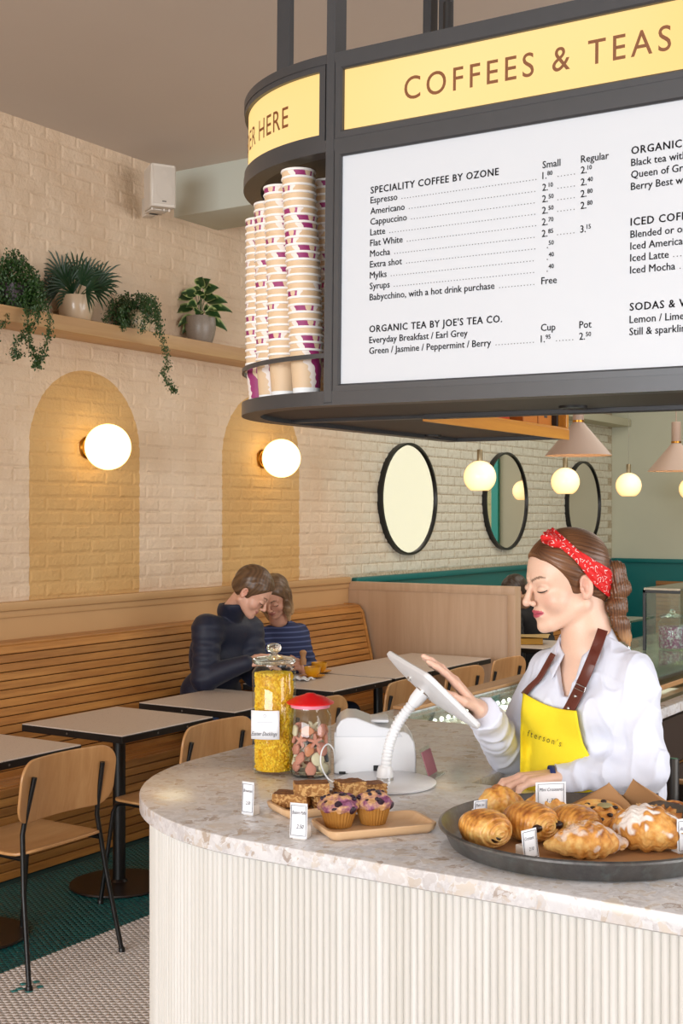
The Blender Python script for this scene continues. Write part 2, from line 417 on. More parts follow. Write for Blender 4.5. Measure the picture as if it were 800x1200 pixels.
# ---- floor: hexagon mosaic, teal band by the bench, white elsewhere
def grout():
    t = NT('floor_grout'); px, py, pz = t.sep(t.pos()); t.col(t.mix(t.math('LESS_THAN', px, -3.6), '84736c', '17403f')); t.rough(.8); return t.m
mb = MB(); mb.box((-6, -7, -.12), (XR+.3, UF+.3, -.003)); fl = struct(obj('floor', mb, grout(), ang=0), 'hexagon mosaic floor')
def tile_mat(name, c1, c2):
    t = NT(name); v = t.n('ShaderNodeTexVoronoi'); v.inputs['Scale'].default_value = 38; t.l(t.pos(), v.inputs['Vector'])
    t.col(t.mix(t.math('MULTIPLY', t.sep(v.outputs['Color'])[0], 1), c1, c2)); t.rough(.28); return t.m
M['tile_w'] = tile_mat('white_tile', 'd6cecb', 'e2dbd8'); M['tile_t'] = tile_mat('teal_tile', '0e4e50', '155f5f')
M['tile_b'] = plain('blue_green_tile', '3a8a8c', .28); M['tile_d'] = plain('dark_teal_tile', '135052', .28)
hexr = .0149; pit = .0265
def hexes(mat, cells, name):
    n = len(cells); V = np.zeros((n, 12, 3), dtype=np.float32); c = np.array(cells, dtype=np.float32)
    for k in range(6):
        a = PI/6+k*PI/3
        V[:, k, 0] = c[:, 0]+math.cos(a)*hexr; V[:, k, 1] = c[:, 1]+math.sin(a)*hexr; V[:, k, 2] = -.003
        V[:, 6+k, 0] = c[:, 0]+math.cos(a)*(hexr-.0012); V[:, 6+k, 1] = c[:, 1]+math.sin(a)*(hexr-.0012); V[:, 6+k, 2] = .0
    V = V.reshape(-1, 3); base = (np.arange(n)*12)[:, None]; me = bpy.data.meshes.new(name)
    q = np.concatenate([base+np.array([k, (k+1) % 6, 6+(k+1) % 6, 6+k]) for k in range(6)]+[base+np.array([6, 7, 8, 9]), base+np.array([6, 9, 10, 11])])
    me.vertices.add(len(V)); me.vertices.foreach_set('co', V.ravel()); me.loops.add(q.size); me.loops.foreach_set('vertex_index', q.astype(np.int32).ravel())
    me.polygons.add(len(q)); me.polygons.foreach_set('loop_start', np.arange(0, q.size, 4, dtype=np.int32)); me.update(calc_edges=True)
    me.materials.append(mat); o = link(bpy.data.objects.new(name, me)); o.parent = fl; return o
cw, ct = [], []
acc = {}
for px, py, k in ((40, 1150, 0), (27, 1153, 0), (33, 1158, 1), (22, 1158, 0), (30, 1163, 0), (18, 1162, 0), (45, 1156, 0), (185, 1083, 0), (183, 1088, 1), (186, 1079, 0)):
    p = at_z(px, py, 0); acc[(round(p.x/(pit*.866)), round(p.y/pit))] = k
singles = []
nx0, nx1 = int(-4.42/(pit*.866)), int(-1.7/(pit*.866))
used_acc = {}
for i in range(nx0, nx1):
    for j in range(int(.9/pit), int(6.6/pit)):
        x = i*pit*.866; y = (j+(.5 if i % 2 else 0))*pit
        if i in range(nx0, nx1) and (i, j) in acc: singles.append((x, y, acc[(i, j)])); continue
        (ct if x < -3.6 else cw).append((x, y))
o = hexes(M['tile_w'], cw, 'white_mosaic'); o['kind'] = 'stuff'
o = hexes(M['tile_t'], ct, 'teal_mosaic'); o['kind'] = 'stuff'
for x, y, k in singles: hexes(M['tile_d' if k else 'tile_b'], [(x, y)], 'tile')
# ---- dado panels, rails
mb = MB(); mb.box((XW, .8, 0), (XW+.03, UP_, 1.215)); mb.rbox((XW, .8, 1.20), (XW+.055, UP_, 1.245), .008); mb.rbox((XW+.02, .8, 1.165), (XW+.04, UP_, 1.20), .004)
struct(obj('trim_2', mb, M['tanpaint']), 'tan painted dado panel and rail above the wooden bench')
mb = MB(); mb.box((XW, UP_+.09, 0), (XW+.03, UF, 1.2)); mb.rbox((XW, UP_+.09, 1.19), (XW+.055, UF, 1.235), .008)
mb.box((XW, UF-.03, 0), (-3.61, UF, 1.2)); mb.rbox((XW, UF-.055, 1.19), (-3.61, UF, 1.235), .008)
struct(obj('trim_3', mb, M['teal']), 'teal painted dado band round the far end')
# ---- long oak wall shelf
M['oak'] = wood('light_oak', 'b98e60', 'cba575', 1, .5, .8, .05, .05); M['palewood'] = plain('cream_shelf_paint', 'c9c5ac', .6)
sh = MB(); sh.rbox((XW, 2.2, 2.63), (XW+.22, 7.05, 2.708), .003)
shelf = tag(obj('wall_shelf', sh, M['oak']), 'long light oak shelf on the brick wall carrying four plants', 'shelf', None)
sh = MB(); sh.rbox((XW, 7.055, 2.63), (XW+.22, UF-.02, 2.708), .003)
tag(obj('wall_shelf', sh, M['palewood']), 'pale painted far end of the high wall shelf near the room corner', 'shelf')
# ================================================================ BENCH
M['slat'] = wood('oiled_oak_slat', 'a66a2f', 'c58a47', 1, .42, .7, .25, .16, c3='7a4a20')
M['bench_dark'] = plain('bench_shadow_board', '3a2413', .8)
def bench(y0, y1, label, ends=True):
    t = thing('slatted_bench', label, 'bench', (XW+.03, y0, 0)); L = y1-y0
    g = MB(); g.box((0, .01, 0), (.43, L-.01, .41)); 
    g.prism([(0, .41), (.26, .41), (.12, 1.02), (0, 1.02)], 0, L-.02, Matrix(((1,0,0,0),(0,0,1,.01),(0,1,0,0),(0,0,0,1))))
    obj('carcass', g, M['bench_dark'], t, ang=0)
    s1 = MB(); s1.rbox((-.009, 0, -.0195), (.009, L, .0195), .003, 1); s1 = s1.mesh('slat'); smooth(s1, 40); s1.materials.append(M['slat'])
    def slat(x, z, a):
        o = link(bpy.data.objects.new('slat', s1)); o.parent = t; o.location = (x, 0, z); o.rotation_euler = (0, a, 0)
    for k in range(10): slat(.440, .022+k*.0425, 0)                       # front
    for k in range(5): slat(.43-.021-k*.0425, .421, PI/2)                # seat
    a = math.atan2(.14, .61)
    for k in range(15):
        s_ = .02+k*.0425; slat(.27-s_*math.sin(a)+.002, .42+s_*math.cos(a), -a)
    cap = MB(); cap.rbox((-.0, 0, 1.035), (.135, L, 1.055), .008); obj('top_board', cap, M['slat'], t)
    if ends:
        e = MB(); pf = [(0, 0), (.445, 0), (.445, .40), (.43, .43), (.28, .44), (.15, 1.0), (.11, 1.05), (.06, 1.06), (0, 1.06)]
        e.prism(pf, L, L+.03, Matrix(((1,0,0,0),(0,0,1,0),(0,1,0,0),(0,0,0,1)))); obj('end_panel', e, M['slat'], t)
    return t
bench(1.0, 7.72, 'long slatted oak bench along the tan dado under the arches')
bench(7.95, 12.6, 'slatted oak bench along the teal dado behind the screen', False)
# far bench against the far wall
def far_bench():
    t = thing('slatted_bench', 'slatted wooden bench against the far wall below the teal band', 'bench', (-4.4, UF-.03, 0)); L = 1.5
    g = MB(); g.box((0, -.43, 0), (L, 0, .41)); g.box((0, -.15, .41), (L, 0, 1.0)); obj('carcass', g, M['bench_dark'], t, ang=0)
    s1 = MB(); s1.rbox((0, -.009, -.0195), (L, .009, .0195), .003, 1); s1 = s1.mesh('slat'); smooth(s1, 40); s1.materials.append(M['slat_x'])
    for k in range(14):
        o = link(bpy.data.objects.new('slat', s1)); o.parent = t; o.location = (0, -.16, .44+k*.0425)
    for k in range(9):
        o = link(bpy.data.objects.new('slat', s1)); o.parent = t; o.location = (0, -.44, .022+k*.0425)
M['slat_x'] = wood('oiled_oak_slat_cross', '8f5f30', 'b07d45', 0, .42, .7, .25, .2, c3='70441e')
far_bench()
# ================================================================ SCREEN / PARTITION
M['ash'] = wood('pale_ash_panel', 'bd9c7e', 'cbab8e', 2, .5, .7, .05, .03)
mb = MB(); mb.rbox((XW+.03, UP_, 0), (-3.61, UP_+.09, 1.21), .003)
pt = tag(obj('partition_screen', mb, M['ash']), 'pale ash wood partition screen at the end of the long bench', 'screen')
mb = MB(); mb.rbox((XW+.03, UP_-.006, 1.155), (-3.61, UP_, 1.21), .002); mb.rbox((-3.665, UP_-.006, 0), (-3.61, UP_, 1.155), .002); obj('edge_lipping', mb, M['ash'], pt)
# ================================================================ TABLES
def speckle(name):
    t = NT(name); c = t.coord(); v = t.n('ShaderNodeTexVoronoi'); v.inputs['Scale'].default_value = 90; t.l(c, v.inputs['Vector'])
    m = t.ramp(v.outputs['Distance'], ((.0, 1), (.16, 1), (.2, 0))); t.col(t.mix(t.math('MULTIPLY', m, t.sep(v.outputs['Color'])[0]), 'cdbfb4', '7e6a5e')); t.rough(.33); return t.m
M['screw'] = plain('screw_grey', '8a8a8a', .3, 1); M['ttop'] = speckle('speckled_tabletop'); M['black'] = plain('black_steel', '0b0b0c', .38, bump=.02); M['tbase'] = plain('dark_brown_base', '1b0f0c', .35)
def make_table():
    t = thing('cafe_table', 'x', 'table', (0,0,0), 0, 'square pedestal tables along the bench')
    m = MB(); m.rbox((-.3, -.31, .716), (.3, .31, .747), .002, 1); obj('edge_frame', m, M['black'], t)
    m = MB(); m.rbox((-.2985, -.3085, .744), (.2985, .3085, .7505), .002, 1); obj('tabletop', m, M['ttop'], t)
    m = MB(); m.tube([(0,0,.012), (0,0,.7)], .029, 20); m.box((-.15, -.15, .70), (.15, .15, .716)); obj('column', m, M['black'], t)
    m = MB(); m.lathe([(.03,.001), (.22,.001), (.225,.006), (.222,.013), (.04,.018), (.03,.03)], 48); obj('base_plate', m, M['tbase'], t)
    for a_, b_ in (((.3005, -.08, .731), (.302, -.08, .731)), ((.3005, .12, .731), (.302, .12, .731)), ((-.02, -.3105, .731), (-.02, -.312, .731))):
        m = MB(); m.tube([a_, b_], .005, 10); obj('screw_head', m, M['screw'], t)
    return t
T0 = make_table()
tabs = [(3.51, 'cropped square table at the left edge of the picture, speckled top with black edge'),
        (4.37, 'square speckled table standing clear on a black pedestal behind the empty foreground chair'),
        (5.15, 'square speckled table in front of the seated man in navy, empty top'),
        (6.01, 'square table holding the yellow coffee cups beside the couple'),
        (6.662, 'square table pushed edge to edge with the table at the pale screen'),
        (7.29, 'square table standing against the pale partition screen'),
        (8.62, 'square table behind the partition screen, holding papers and a box')]
for i, (u, lb) in enumerate(tabs):
    if i == 0: T0.location = (-4.0, u, 0); T0['label'] = lb
    else: dup(T0, (-4.0 if i < 6 else -3.95, u, 0), 0, lb)
# ================================================================ CHAIRS
M['ply'] = wood('oak_ply_seat', 'b98450', 'd0a06c', 1, .4, .55, .2, .05); M['ply_v'] = wood('oak_ply_back', 'b3804d', 'cc9c68', 2, .4, .55, .2, .05)
def rrect_grid(w, h, r, fn, nu=24, nv=18):
    """rounded rectangle sheet: maps a square grid into a rounded outline"""
    m = MB()
    def f(a, b):
        x = (a*2-1); y = (b*2-1); X = x*w/2; Y = y*h/2
        # superellipse-ish corner pull
        qx = max(0, abs(X)-(w/2-r)); qy = max(0, abs(Y)-(h/2-r))
        if qx > 0 and qy > 0:
            mx = max(qx, qy); d = math.hypot(qx, qy); k = mx/d
            X = math.copysign((w/2-r)+qx*k, X); Y = math.copysign((h/2-r)+qy*k, Y)
        return fn(X, Y)
    m.grid(f, nu, nv); return m
def make_chair():
    t = thing('dining_chair', 'x', 'chair', (0,0,0), 0, 'oak and black steel chairs facing the bench')
    # local: front -x, rear +x
    def seat(X, Y):   # X along y (width), Y along x (depth)
        z = .462-.012*math.exp(-((Y-.06)/.13)**2)*(1-(X/.23)**2); e = max(0, -Y-.13); z -= e*e*1.6; e2 = max(0, abs(X)-.15); z += -e2*e2*.6
        e3 = max(0, Y-.17); z += e3*.25
        return Vector((Y-.0, X, z))
    s_ = obj('seat', rrect_grid(.44, .43, .09, seat), M['ply'], t, 180); solid(s_, .011, 0, .003)
    def back(X, Y):
        z = .685+Y; x = .187+.14*Y-.05*(1-(X/.25)**2)*.9+.035; return Vector((x, X, z))
    b = obj('backrest', rrect_grid(.49, .235, .075, back), M['ply_v'], t, 180); solid(b, .011, 0, .003)
    for s in (-1, 1):
        m = MB(); m.tube([(.262, s*.24, .004), (.205, s*.212, .32), (.178, s*.192, .53), (.185, s*.188, .575), (.222, s*.176, .735)], .0095, 12)
        m.tube([(.222, s*.176, .735), (.2225, s*.1758, .738)], .0095, 12); leg = obj('leg', m, M['black'], t)
        m = MB(); m.lathe([(0,0), (.013,0), (.013,.012), (.0105,.016), (.0, .016)], 12, Matrix.Translation((.262, s*.24, 0))); obj('foot', m, M['black'], leg)
        m = MB(); m.tube([(-.255, s*.215, .004), (-.20, s*.195, .40), (-.185, s*.19, .432), (-.15, s*.188, .443), (.19, s*.196, .443)], .0095, 12)
        leg = obj('leg', m, M['black'], t)
        m = MB(); m.lathe([(0,0), (.013,0), (.013,.012), (.0105,.016), (.0,.016)], 12, Matrix.Translation((-.255, s*.215, 0))); obj('foot', m, M['black'], leg)
    m = MB(); m.tube([(.12, -.19, .443), (.12, .19, .443)], .008, 10); m.tube([(-.13, -.19, .443), (-.13, .19, .443)], .008, 10); obj('crossbar', m, M['black'], t)
    return t
C0 = make_chair()
chairs = [(3.465, 'whole oak ply chair standing in the left foreground on white mosaic'),
          (4.33, 'oak ply chair half hidden behind the rounded counter end'),
          (5.11, 'oak ply chair seen just behind the glass biscuit jar'),
          (5.97, 'oak ply chair mostly hidden behind the white tablet screen'),
          (6.63, 'oak ply chair, left one of the pair in front of the pale screen'),
          (7.22, 'oak ply chair, right one of the pair in front of the pale screen')]
for i, (u, lb) in enumerate(chairs):
    if i == 0: C0.location = (-3.64, u, 0); C0['label'] = lb
    else: dup(C0, (-3.62, u, 0), 0, lb)
# ================================================================ SCONCES, MIRRORS, SPEAKER, PENDANTS
M['brass'] = plain('brushed_brass', 'b07a2c', .28, 1)
def globe_mat(name, c, s, c0='fff0c0', c1='ffe3a0'):
    t = NT(name); t.col('fff6e0'); t.rough(.25); lw = t.n('ShaderNodeLayerWeight'); lw.inputs[0].default_value = .35
    t.l(t.ramp(lw.outputs['Facing'], ((.0, c0), (.55, c1), (1, c))), t.b.inputs['Emission Color']); t.b.inputs['Emission Strength'].default_value = s; return t.m
M['globe'] = globe_mat('opal_glass_lit', 'ffb84c', 2.3); M['globe2'] = globe_mat('opal_glass_pendant', 'e89a38', 1.0, 'ffdc98', 'ffcf80')
def plight(name, loc, e, r, col=(1, .66, .30), parent=None):
    l = bpy.data.lights.new(name, 'POINT'); l.energy = e; l.shadow_soft_size = r; l.color = col
    o = link(bpy.data.objects.new(name, l)); o.location = loc
    if parent is not None: o.parent = parent
    return o
def glow_globe(t, c, r, mat, e):
    m = MB(); m.sphere(c, r, 40, 24); g = obj('globe_shade', m, mat, t, 180); g.visible_shadow = True
    return g
for u, lb in ((5.15, 'lit opal globe wall lamp on brass plate in the left arch'), (6.77, 'lit opal globe wall lamp on brass plate in the right arch')):
    t = thing('wall_lamp', lb, 'wall lamp', (XW, u, 2.055), 0, 'globe wall lamps in the arches')
    X90 = Matrix.Rotation(PI/2, 4, 'Y')
    m = MB(); m.lathe([(0,0), (.062,0), (.062,.012), (.055,.02), (.045,.022), (.045,.038), (0,.038)], 32, X90); obj('wall_plate', m, M['brass'], t)
    m = MB(); m.sphere((.155, 0, 0), .125, 40, 24); g = obj('globe_shade', m, M['globe'], t, 180)
    m = MB(); m.tube([(.02, -.02, -.02), (.06, -.05, -.02)], .004); obj('switch_stub', m, M['brass'], t)
M['mirror'] = plain('mirror_silver', 'f2ece6', .015, 1)
for u, z, lb in ((8.665, 1.815, 'round black framed mirror, nearest of three, reflecting only brightness'), (10.42, 1.815, 'round black framed mirror, middle of three, reflecting teal strip and globe'), (12.24, 1.80, 'round black framed mirror, farthest of three beside the room corner')):
    t = thing('round_mirror', lb, 'mirror', (XW, u, z), 0, 'round mirrors on the thinly washed brick')
    X90 = Matrix.Rotation(PI/2, 4, 'Y')
    m = MB(); m.lathe([(.422,0), (.436,0), (.436,.045), (.418,.045), (.416,.03)], 64, X90); obj('frame', m, M['black'], t)
    m = MB(); m.lathe([(0,.008), (.424,.008), (.424,.03), (0,.03)], 64, X90); obj('mirror_glass', m, M['mirror'], t, ang=0)
# wall speaker
t = thing('wall_speaker', 'small white loudspeaker bracketed high on the brick wall by the beam', 'speaker', P(186, 246, 7.12), 0)
def speaker(t):
    W_ = plain('speaker_white', 'dcd2c6', .45); G_ = plain('speaker_grille', 'cfc4b7', .7, bump=.4, bs=600)
    t.rotation_euler = (0, 0, YAW+R_(28))          # local: front -y
    m = MB(); m.prism([(-.075,-.07), (-.065,-.085), (.065,-.085), (.075,-.07), (.055,.09), (-.055,.09)], 0, .235); b = obj('cabinet', m, W_, t, 30)
    b.modifiers.new('bev', 'BEVEL').width = .006
    m = MB(); m.rbox((-.062, -.089, .015), (.062, -.084, .22), .002); g = obj('grille', m, G_, t)
    m = MB(); m.lathe([(0,0), (.045,0), (.048,.002), (.048,.003), (0,.003)], 32, Matrix.Translation((0,-.089,.085)) @ Matrix.Rotation(PI/2,4,'X')); obj('woofer_ring', m, G_, g)
    m = MB(); m.lathe([(0,0), (.018,0), (.02,.002), (0,.002)], 24, Matrix.Translation((0,-.089,.178)) @ Matrix.Rotation(PI/2,4,'X')); obj('tweeter_ring', m, G_, g)
    m = MB(); m.rbox((-.012,-.0905,.026), (.012,-.089,.031), .0003, 1); obj('badge', m, plain('badge_dark', '3a3633', .5), g)
    m = MB(); m.rbox((-.05, -.02, -.006), (.05, .1, 0), .002); m.rbox((-.03, .06, -.006), (.03, .20, .10), .004); obj('bracket', m, W_, t)
    for x in (-.05, .02, .05):
        m = MB(); m.tube([(x, -.03, -.012), (x, -.03, 0)], .006, 10); obj('bolt', m, W_, t)
speaker(t)
# globe pendants and cone pendants beyond the canopy
M['cord'] = plain('lamp_cord', '9a9484', .6); M['socket'] = plain('grey_brass_socket', '9a8a6c', .35, .7); M['cone'] = plain('blush_cone_enamel', 'ad9382', .45)
for i, (u, lb) in enumerate(((8.04, 'lit globe pendant in front of the middle mirror, leftmost of three'), (9.56, 'lit globe pendant above the headband knot, hanging before the third mirror'), (11.0, 'lit globe pendant against the plain far wall'), (12.78, 'lit globe pendant seen only as a reflection in the middle mirror'))):
    t = thing('globe_pendant', lb, 'pendant lamp', (-4.0, u, 1.955), 0, 'opal globe pendants over the far tables'); r = .113
    m = MB(); a0 = R_(32); prof = [(0, -r*math.cos(a0))]+[(r*math.sin(a0+(PI-a0-.12)*k/20), -r*math.cos(a0+(PI-a0-.12)*k/20)) for k in range(21)]+[(0, r*.995)]
    m.lathe(prof, 36); obj('globe_shade', m, M['globe2'], t, 60)
    m = MB(); m.lathe([(0,r-.004), (.02,r-.004), (.021,r+.07), (.017,r+.078), (0,r+.078)], 20); obj('socket', m, M['socket'], t)
    m = MB(); m.tube([(0,0,r+.07), (0,0,ZC-1.955)], .0025, 6); obj('cord', m, M['cord'], t)
    m = MB(); m.lathe([(0,ZC-1.955), (.05,ZC-1.955), (.05,ZC-1.98), (0,ZC-1.985)], 20); obj('ceiling_rose', m, M['cone'], t)
for i, (x, u, z, lb) in enumerate(((-2.95, 7.25, 2.045, 'blush metal cone pendant lamp just below the canopy shelf'), (-2.9, 8.94, 2.0, 'blush metal cone pendant lamp at the right edge of the picture'))):
    t = thing('cone_pendant', lb, 'pendant lamp', (x, u, z), 0, 'cone pendants')
    m = MB(); m.lathe([(.2,0), (.035,.19), (.034,.20), (.031,.20), (.196,.004), (.2,0)], 48); obj('cone_shade', m, M['cone'], t)
    m = MB(); m.lathe([(0,.2), (.036,.2), (.036,.212), (0,.212)], 24); obj('brass_ring', m, M['brass'], t)
    m = MB(); m.lathe([(0,.212), (.033,.212), (.033,.345), (.03,.35), (0,.35)], 24); obj('neck', m, M['cone'], t)
    m = MB(); m.tube([(0,0,.35), (0,0,ZC-z)], .0035, 8); obj('cord', m, M['cone'], t)
    m = MB(); m.sphere((0,0,.07), .035, 16, 10); obj('bulb', m, plain('bulb_lit', 'fff0d0', .5, em='ffdca0', es=4), t, 180)
    plight('cone_glow', (0, 0, .03), 3, .05, parent=t)
# ================================================================ CANOPY (L-shaped steel frame over the counter)
M['steel'] = plain('gunmetal_steel', '47484b', .34, .35, bump=.03, bs=30, var=.06)
M['steel_in'] = plain('dark_steel_inner', '262423', .45, .2)
M['soffit'] = plain('brown_black_soffit', '3b312c', .5, var=.05, bs=5)
SX, SY, SR = -1.645, 2.51, .507; CX, CY = SX, SY+SR
XE = 1.6; ROLL = R_(.62); PV = Vector((SX, SY, 1.94))
canopy = thing('menu_canopy', 'dark steel framed hanging canopy with rounded end, lit sign band and white menu board', 'canopy', PV, rot=(0, ROLL, 0))
RM = Matrix.Translation(PV) @ Matrix.Rotation(ROLL, 4, 'Y'); RMI = RM.inverted()
def cob(name, mb, mat, parent=None, ang=35):
    """geometry given in level room coordinates around the pivot -> child of the canopy"""
    mb.v = [tuple(Vector(v)-PV) for v in mb.v]
    return obj(name, mb, mat, parent or canopy, ang)
def outline(r, inset=0, n=28, inner=None):
    """rail path: straight front from XE to SX then quarter-and-more arc to the side leg"""
    pts = [(XE, CY-r)]+[(CX-r*math.sin(a), CY-r*math.cos(a)) for a in [PI/2*k/n for k in range(n+1)]]+[(CX-r, 4.07)]
    return pts
def rail(r0, r1, z0, z1, path_end=4.27):
    a = outline(r1); b = outline(r0)
    mb = MB(); n = len(a)
    vs = [Vector((x, y, z)) for (x, y), z in [(p, z0) for p in a]+[(p, z0) for p in b]+[(p, z1) for p in a]+[(p, z1) for p in b]]
    fs = []
    for i in range(n-1):
        fs += [(i, i+1, n+i+1, n+i), (2*n+i, 3*n+i, 3*n+i+1, 2*n+i+1), (i, 2*n+i, 2*n+i+1, i+1), (n+i, n+i+1, 3*n+i+1, 3*n+i)]
    fs += [(0, n, 3*n, 2*n), (n-1, 3*n-1, 4*n-1, 2*n-1)]
    mb.add(vs, fs); return mb
# bottom slab: L shaped plate with rounded end + inner recess
Wn = .52
def slab():
    mb = MB(); ou = outline(SR-.008); inner = [(CX-SR+.42, 4.27), (CX-SR+.42+.0, CY+.02+.0), (XE, CY+.02)]
    n = len(ou); poly = ou+[(-1.695, 4.07), (-1.695, SY+Wn), (XE, SY+Wn)]
    mb.prism(poly, 1.952, 1.972); return mb
cob('soffit_plate', slab(), M['soffit'])
cob('bottom_rail', rail(SR-.05, SR, 1.94, 1.974), M['steel'])
mb = MB(); mb.rbox((-1.66, SY+Wn-.035, 1.94), (XE, SY+Wn, 1.974), .002, 1); mb.rbox((-2.15, 4.04, 1.94), (-1.695, 4.075, 1.974), .002, 1)
mb.rbox((-2.12, CY+.0, 1.943), (-1.66, CY+.03, 1.955), .001, 1); cob('inner_rail', mb, M['steel'])
for z0, z1, nm in ((2.741, 2.763, 'top_rail'), (2.535, 2.562, 'middle_rail')): cob(nm, rail(SR-.045, SR, z0, z1), M['steel'])

# uprights
def post(x, y, z0, z1, w=.022, d=.05, rz=0, name='upright', mat=None):
    mb = MB(); mb.rbox((-w/2, -d/2-.0018, z0), (w/2, d/2, z1), .002, 1, Matrix.Translation((x, y, 0)) @ Matrix.Rotation(rz, 4, 'Z')); return cob(name, mb, mat or M['steel'])
post(SX, SY+.025, 1.945, ZC-.0, .024, .05)
post(CX-SR+.025, CY-.01, 2.75, ZC, .045, .022)
post(SX+.6, SY+.5, 1.96, ZC-.0, .03, .03)
for dx in (-.03, .03): post(-2.05+dx, 3.78, 2.75, ZC, .03, .05)
mb = MB(); q = P(520, 20, 3.6); mb.tube([(q.x, q.y, 2.7), (q.x, q.y, ZC)], .007, 10); mb.tube([(q.x, q.y, 3.0), (q.x, q.y, 3.12)], .014, 12); cob('hanging_rod', mb, M['steel_in'])
# sign band: straight light box + curved light box with mitred frame
M['lit'] = (lambda t: (t.col('40330f'), t.rough(.5), t.l(t.ramp(t.noise(t.coord(), 1.5, 1), ((.3, 'ffd07c'), (.7, 'ffdc98'))), t.b.inputs['Emission Color']), setattr(t.b.inputs['Emission Strength'], 'default_value', 1.0), t.m)[-1])(NT('lit_yellow_acrylic'))
M['menuw'] = plain('white_menu_acrylic', 'cdd2d9', .4)
M['ink'] = plain('charcoal_print', '3c3a3c', .6); M['brown_ink'] = plain('brown_letter_vinyl', '7c4a22', .5)
def frame_rect(x0, x1, z0, z1, w, y0, y1):
    """mitred frame as one open ring"""
    mb = MB(); o = [(x0, z0), (x1, z0), (x1, z1), (x0, z1)]; i = [(x0+w, z0+w), (x1-w, z0+w), (x1-w, z1-w), (x0+w, z1-w)]
    c = .004; i2 = [(x0+w-c, z0+w-c), (x1-w+c, z0+w-c), (x1-w+c, z1-w+c), (x0+w-c, z1-w+c)]
    vs = [(x, y0, z) for x, z in o]+[(x, y0, z) for x, z in i2]+[(x, y0+c, z) for x, z in i]+[(x, y1, z) for x, z in i]+[(x, y1, z) for x, z in o]
    fs = []
    for k in range(4):
        k2 = (k+1) % 4
        for r in range(4): fs.append((r*4+k, r*4+k2, (r+1)*4+k2, (r+1)*4+k))
        fs.append((16+k, 16+k2, k2, k))
    mb.add(vs, fs); return mb
PX0 = SX+.014
cob('sign_frame', frame_rect(PX0, XE, 2.562, 2.741, .018, SY-.001, SY+.05), M['steel'])
mb = MB(); mb.box((PX0+.016, SY+.012, 2.578), (XE, SY+.02, 2.727)); cob('lit_sign_panel', mb, M['lit'], ang=0)
mb = MB(); mb.box((PX0, SY+.03, 2.562), (XE, SY+.12, 2.741)); cob('sign_housing', mb, M['steel_in'], ang=0)
def arc_strip(r0, r1, z0, z1, a0, a1, n=40):
    mb = MB(); A_ = [a0+(a1-a0)*k/n for k in range(n+1)]; vs = []
    for r, z in ((r1, z0), (r0, z0), (r1, z1), (r0, z1)): vs += [(CX-r*math.sin(a), CY-r*math.cos(a), z) for a in A_]
    m = n+1; fs = []
    for i in range(n): fs += [(i, i+1, m+i+1, m+i), (2*m+i, 3*m+i, 3*m+i+1, 2*m+i+1), (i, 2*m+i, 2*m+i+1, i+1), (m+i, m+i+1, 3*m+i+1, 3*m+i)]
    fs += [(0, m, 3*m, 2*m), (m-1, 3*m-1, 4*m-1, 2*m-1)]; mb.add(vs, fs); return mb
a0c = .032
cob('cup_guard_rail', arc_strip(SR-.006, SR, 2.052, 2.063, .0, PI/2), M['steel'])
cob('curved_lit_panel', arc_strip(SR-.02, SR-.012, 2.578, 2.727, a0c+.03, PI/2+.02), M['lit'])
fr = arc_strip(SR-.03, SR-.002, 2.562, 2.578, a0c, PI/2); g2 = arc_strip(SR-.03, SR-.002, 2.727, 2.741, a0c, PI/2); g3 = arc_strip(SR-.03, SR-.002, 2.578, 2.727, a0c, a0c+.034, 2)
fr.add(g2.v, g2.f); fr.add(g3.v, g3.f); cob('curved_sign_frame', fr, M['steel'])
cob('sign_housing', arc_strip(SR-.13, SR-.04, 2.562, 2.741, 0, PI/2), M['steel_in'])
# closed top plate over the cups and body behind the board
mb = MB(); mb.prism([(CX-(SR-.04)*math.sin(a), CY-(SR-.04)*math.cos(a)) for a in [PI/2*k/16 for k in range(17)]]+[(CX-.1, CY), (CX-.0, CY-.2), (SX, SY+.05)], 2.545, 2.56); cob('cup_shelf_roof', mb, M['steel_in'])
mb = MB(); mb.box((SX+.012, SY+.06, 1.972), (XE, SY+.12, 2.56)); mb.box((SX+.012, SY+.12, 1.972), (SX+.03, SY+.40, 2.56)); cob('back_panel', mb, M['steel_in'], ang=0)
# menu board
cob('menu_frame', frame_rect(PX0, XE, 1.972, 2.537, .017, SY-.001, SY+.05), M['steel'])
mb = MB(); mb.box((PX0+.0165, SY+.008, 1.988), (XE, SY+.03, 2.521)); board = cob('menu_panel', mb, M['menuw'], ang=0)
# spotlights in the soffit
for px, py, x in ((671, 473.5, 0), (505.5, 511.5, 0)):
    p = at_z(px, py, 1.952)
    mb = MB(); mb.lathe([(.026, 1.952), (.034, 1.952), (.034, 1.946), (.026, 1.944)], 28, Matrix.Translation((p.x, p.y, 0))); s_ = cob('downlight', mb, M['steel_in'])
    mb = MB(); mb.lathe([(0, 1.949), (.025, 1.949)], 24, Matrix.Translation((p.x, p.y, 0))); cob('downlight_lens', mb, plain('warm_lens', '7a5a3a', .3, em='e0a050', es=.6), s_)
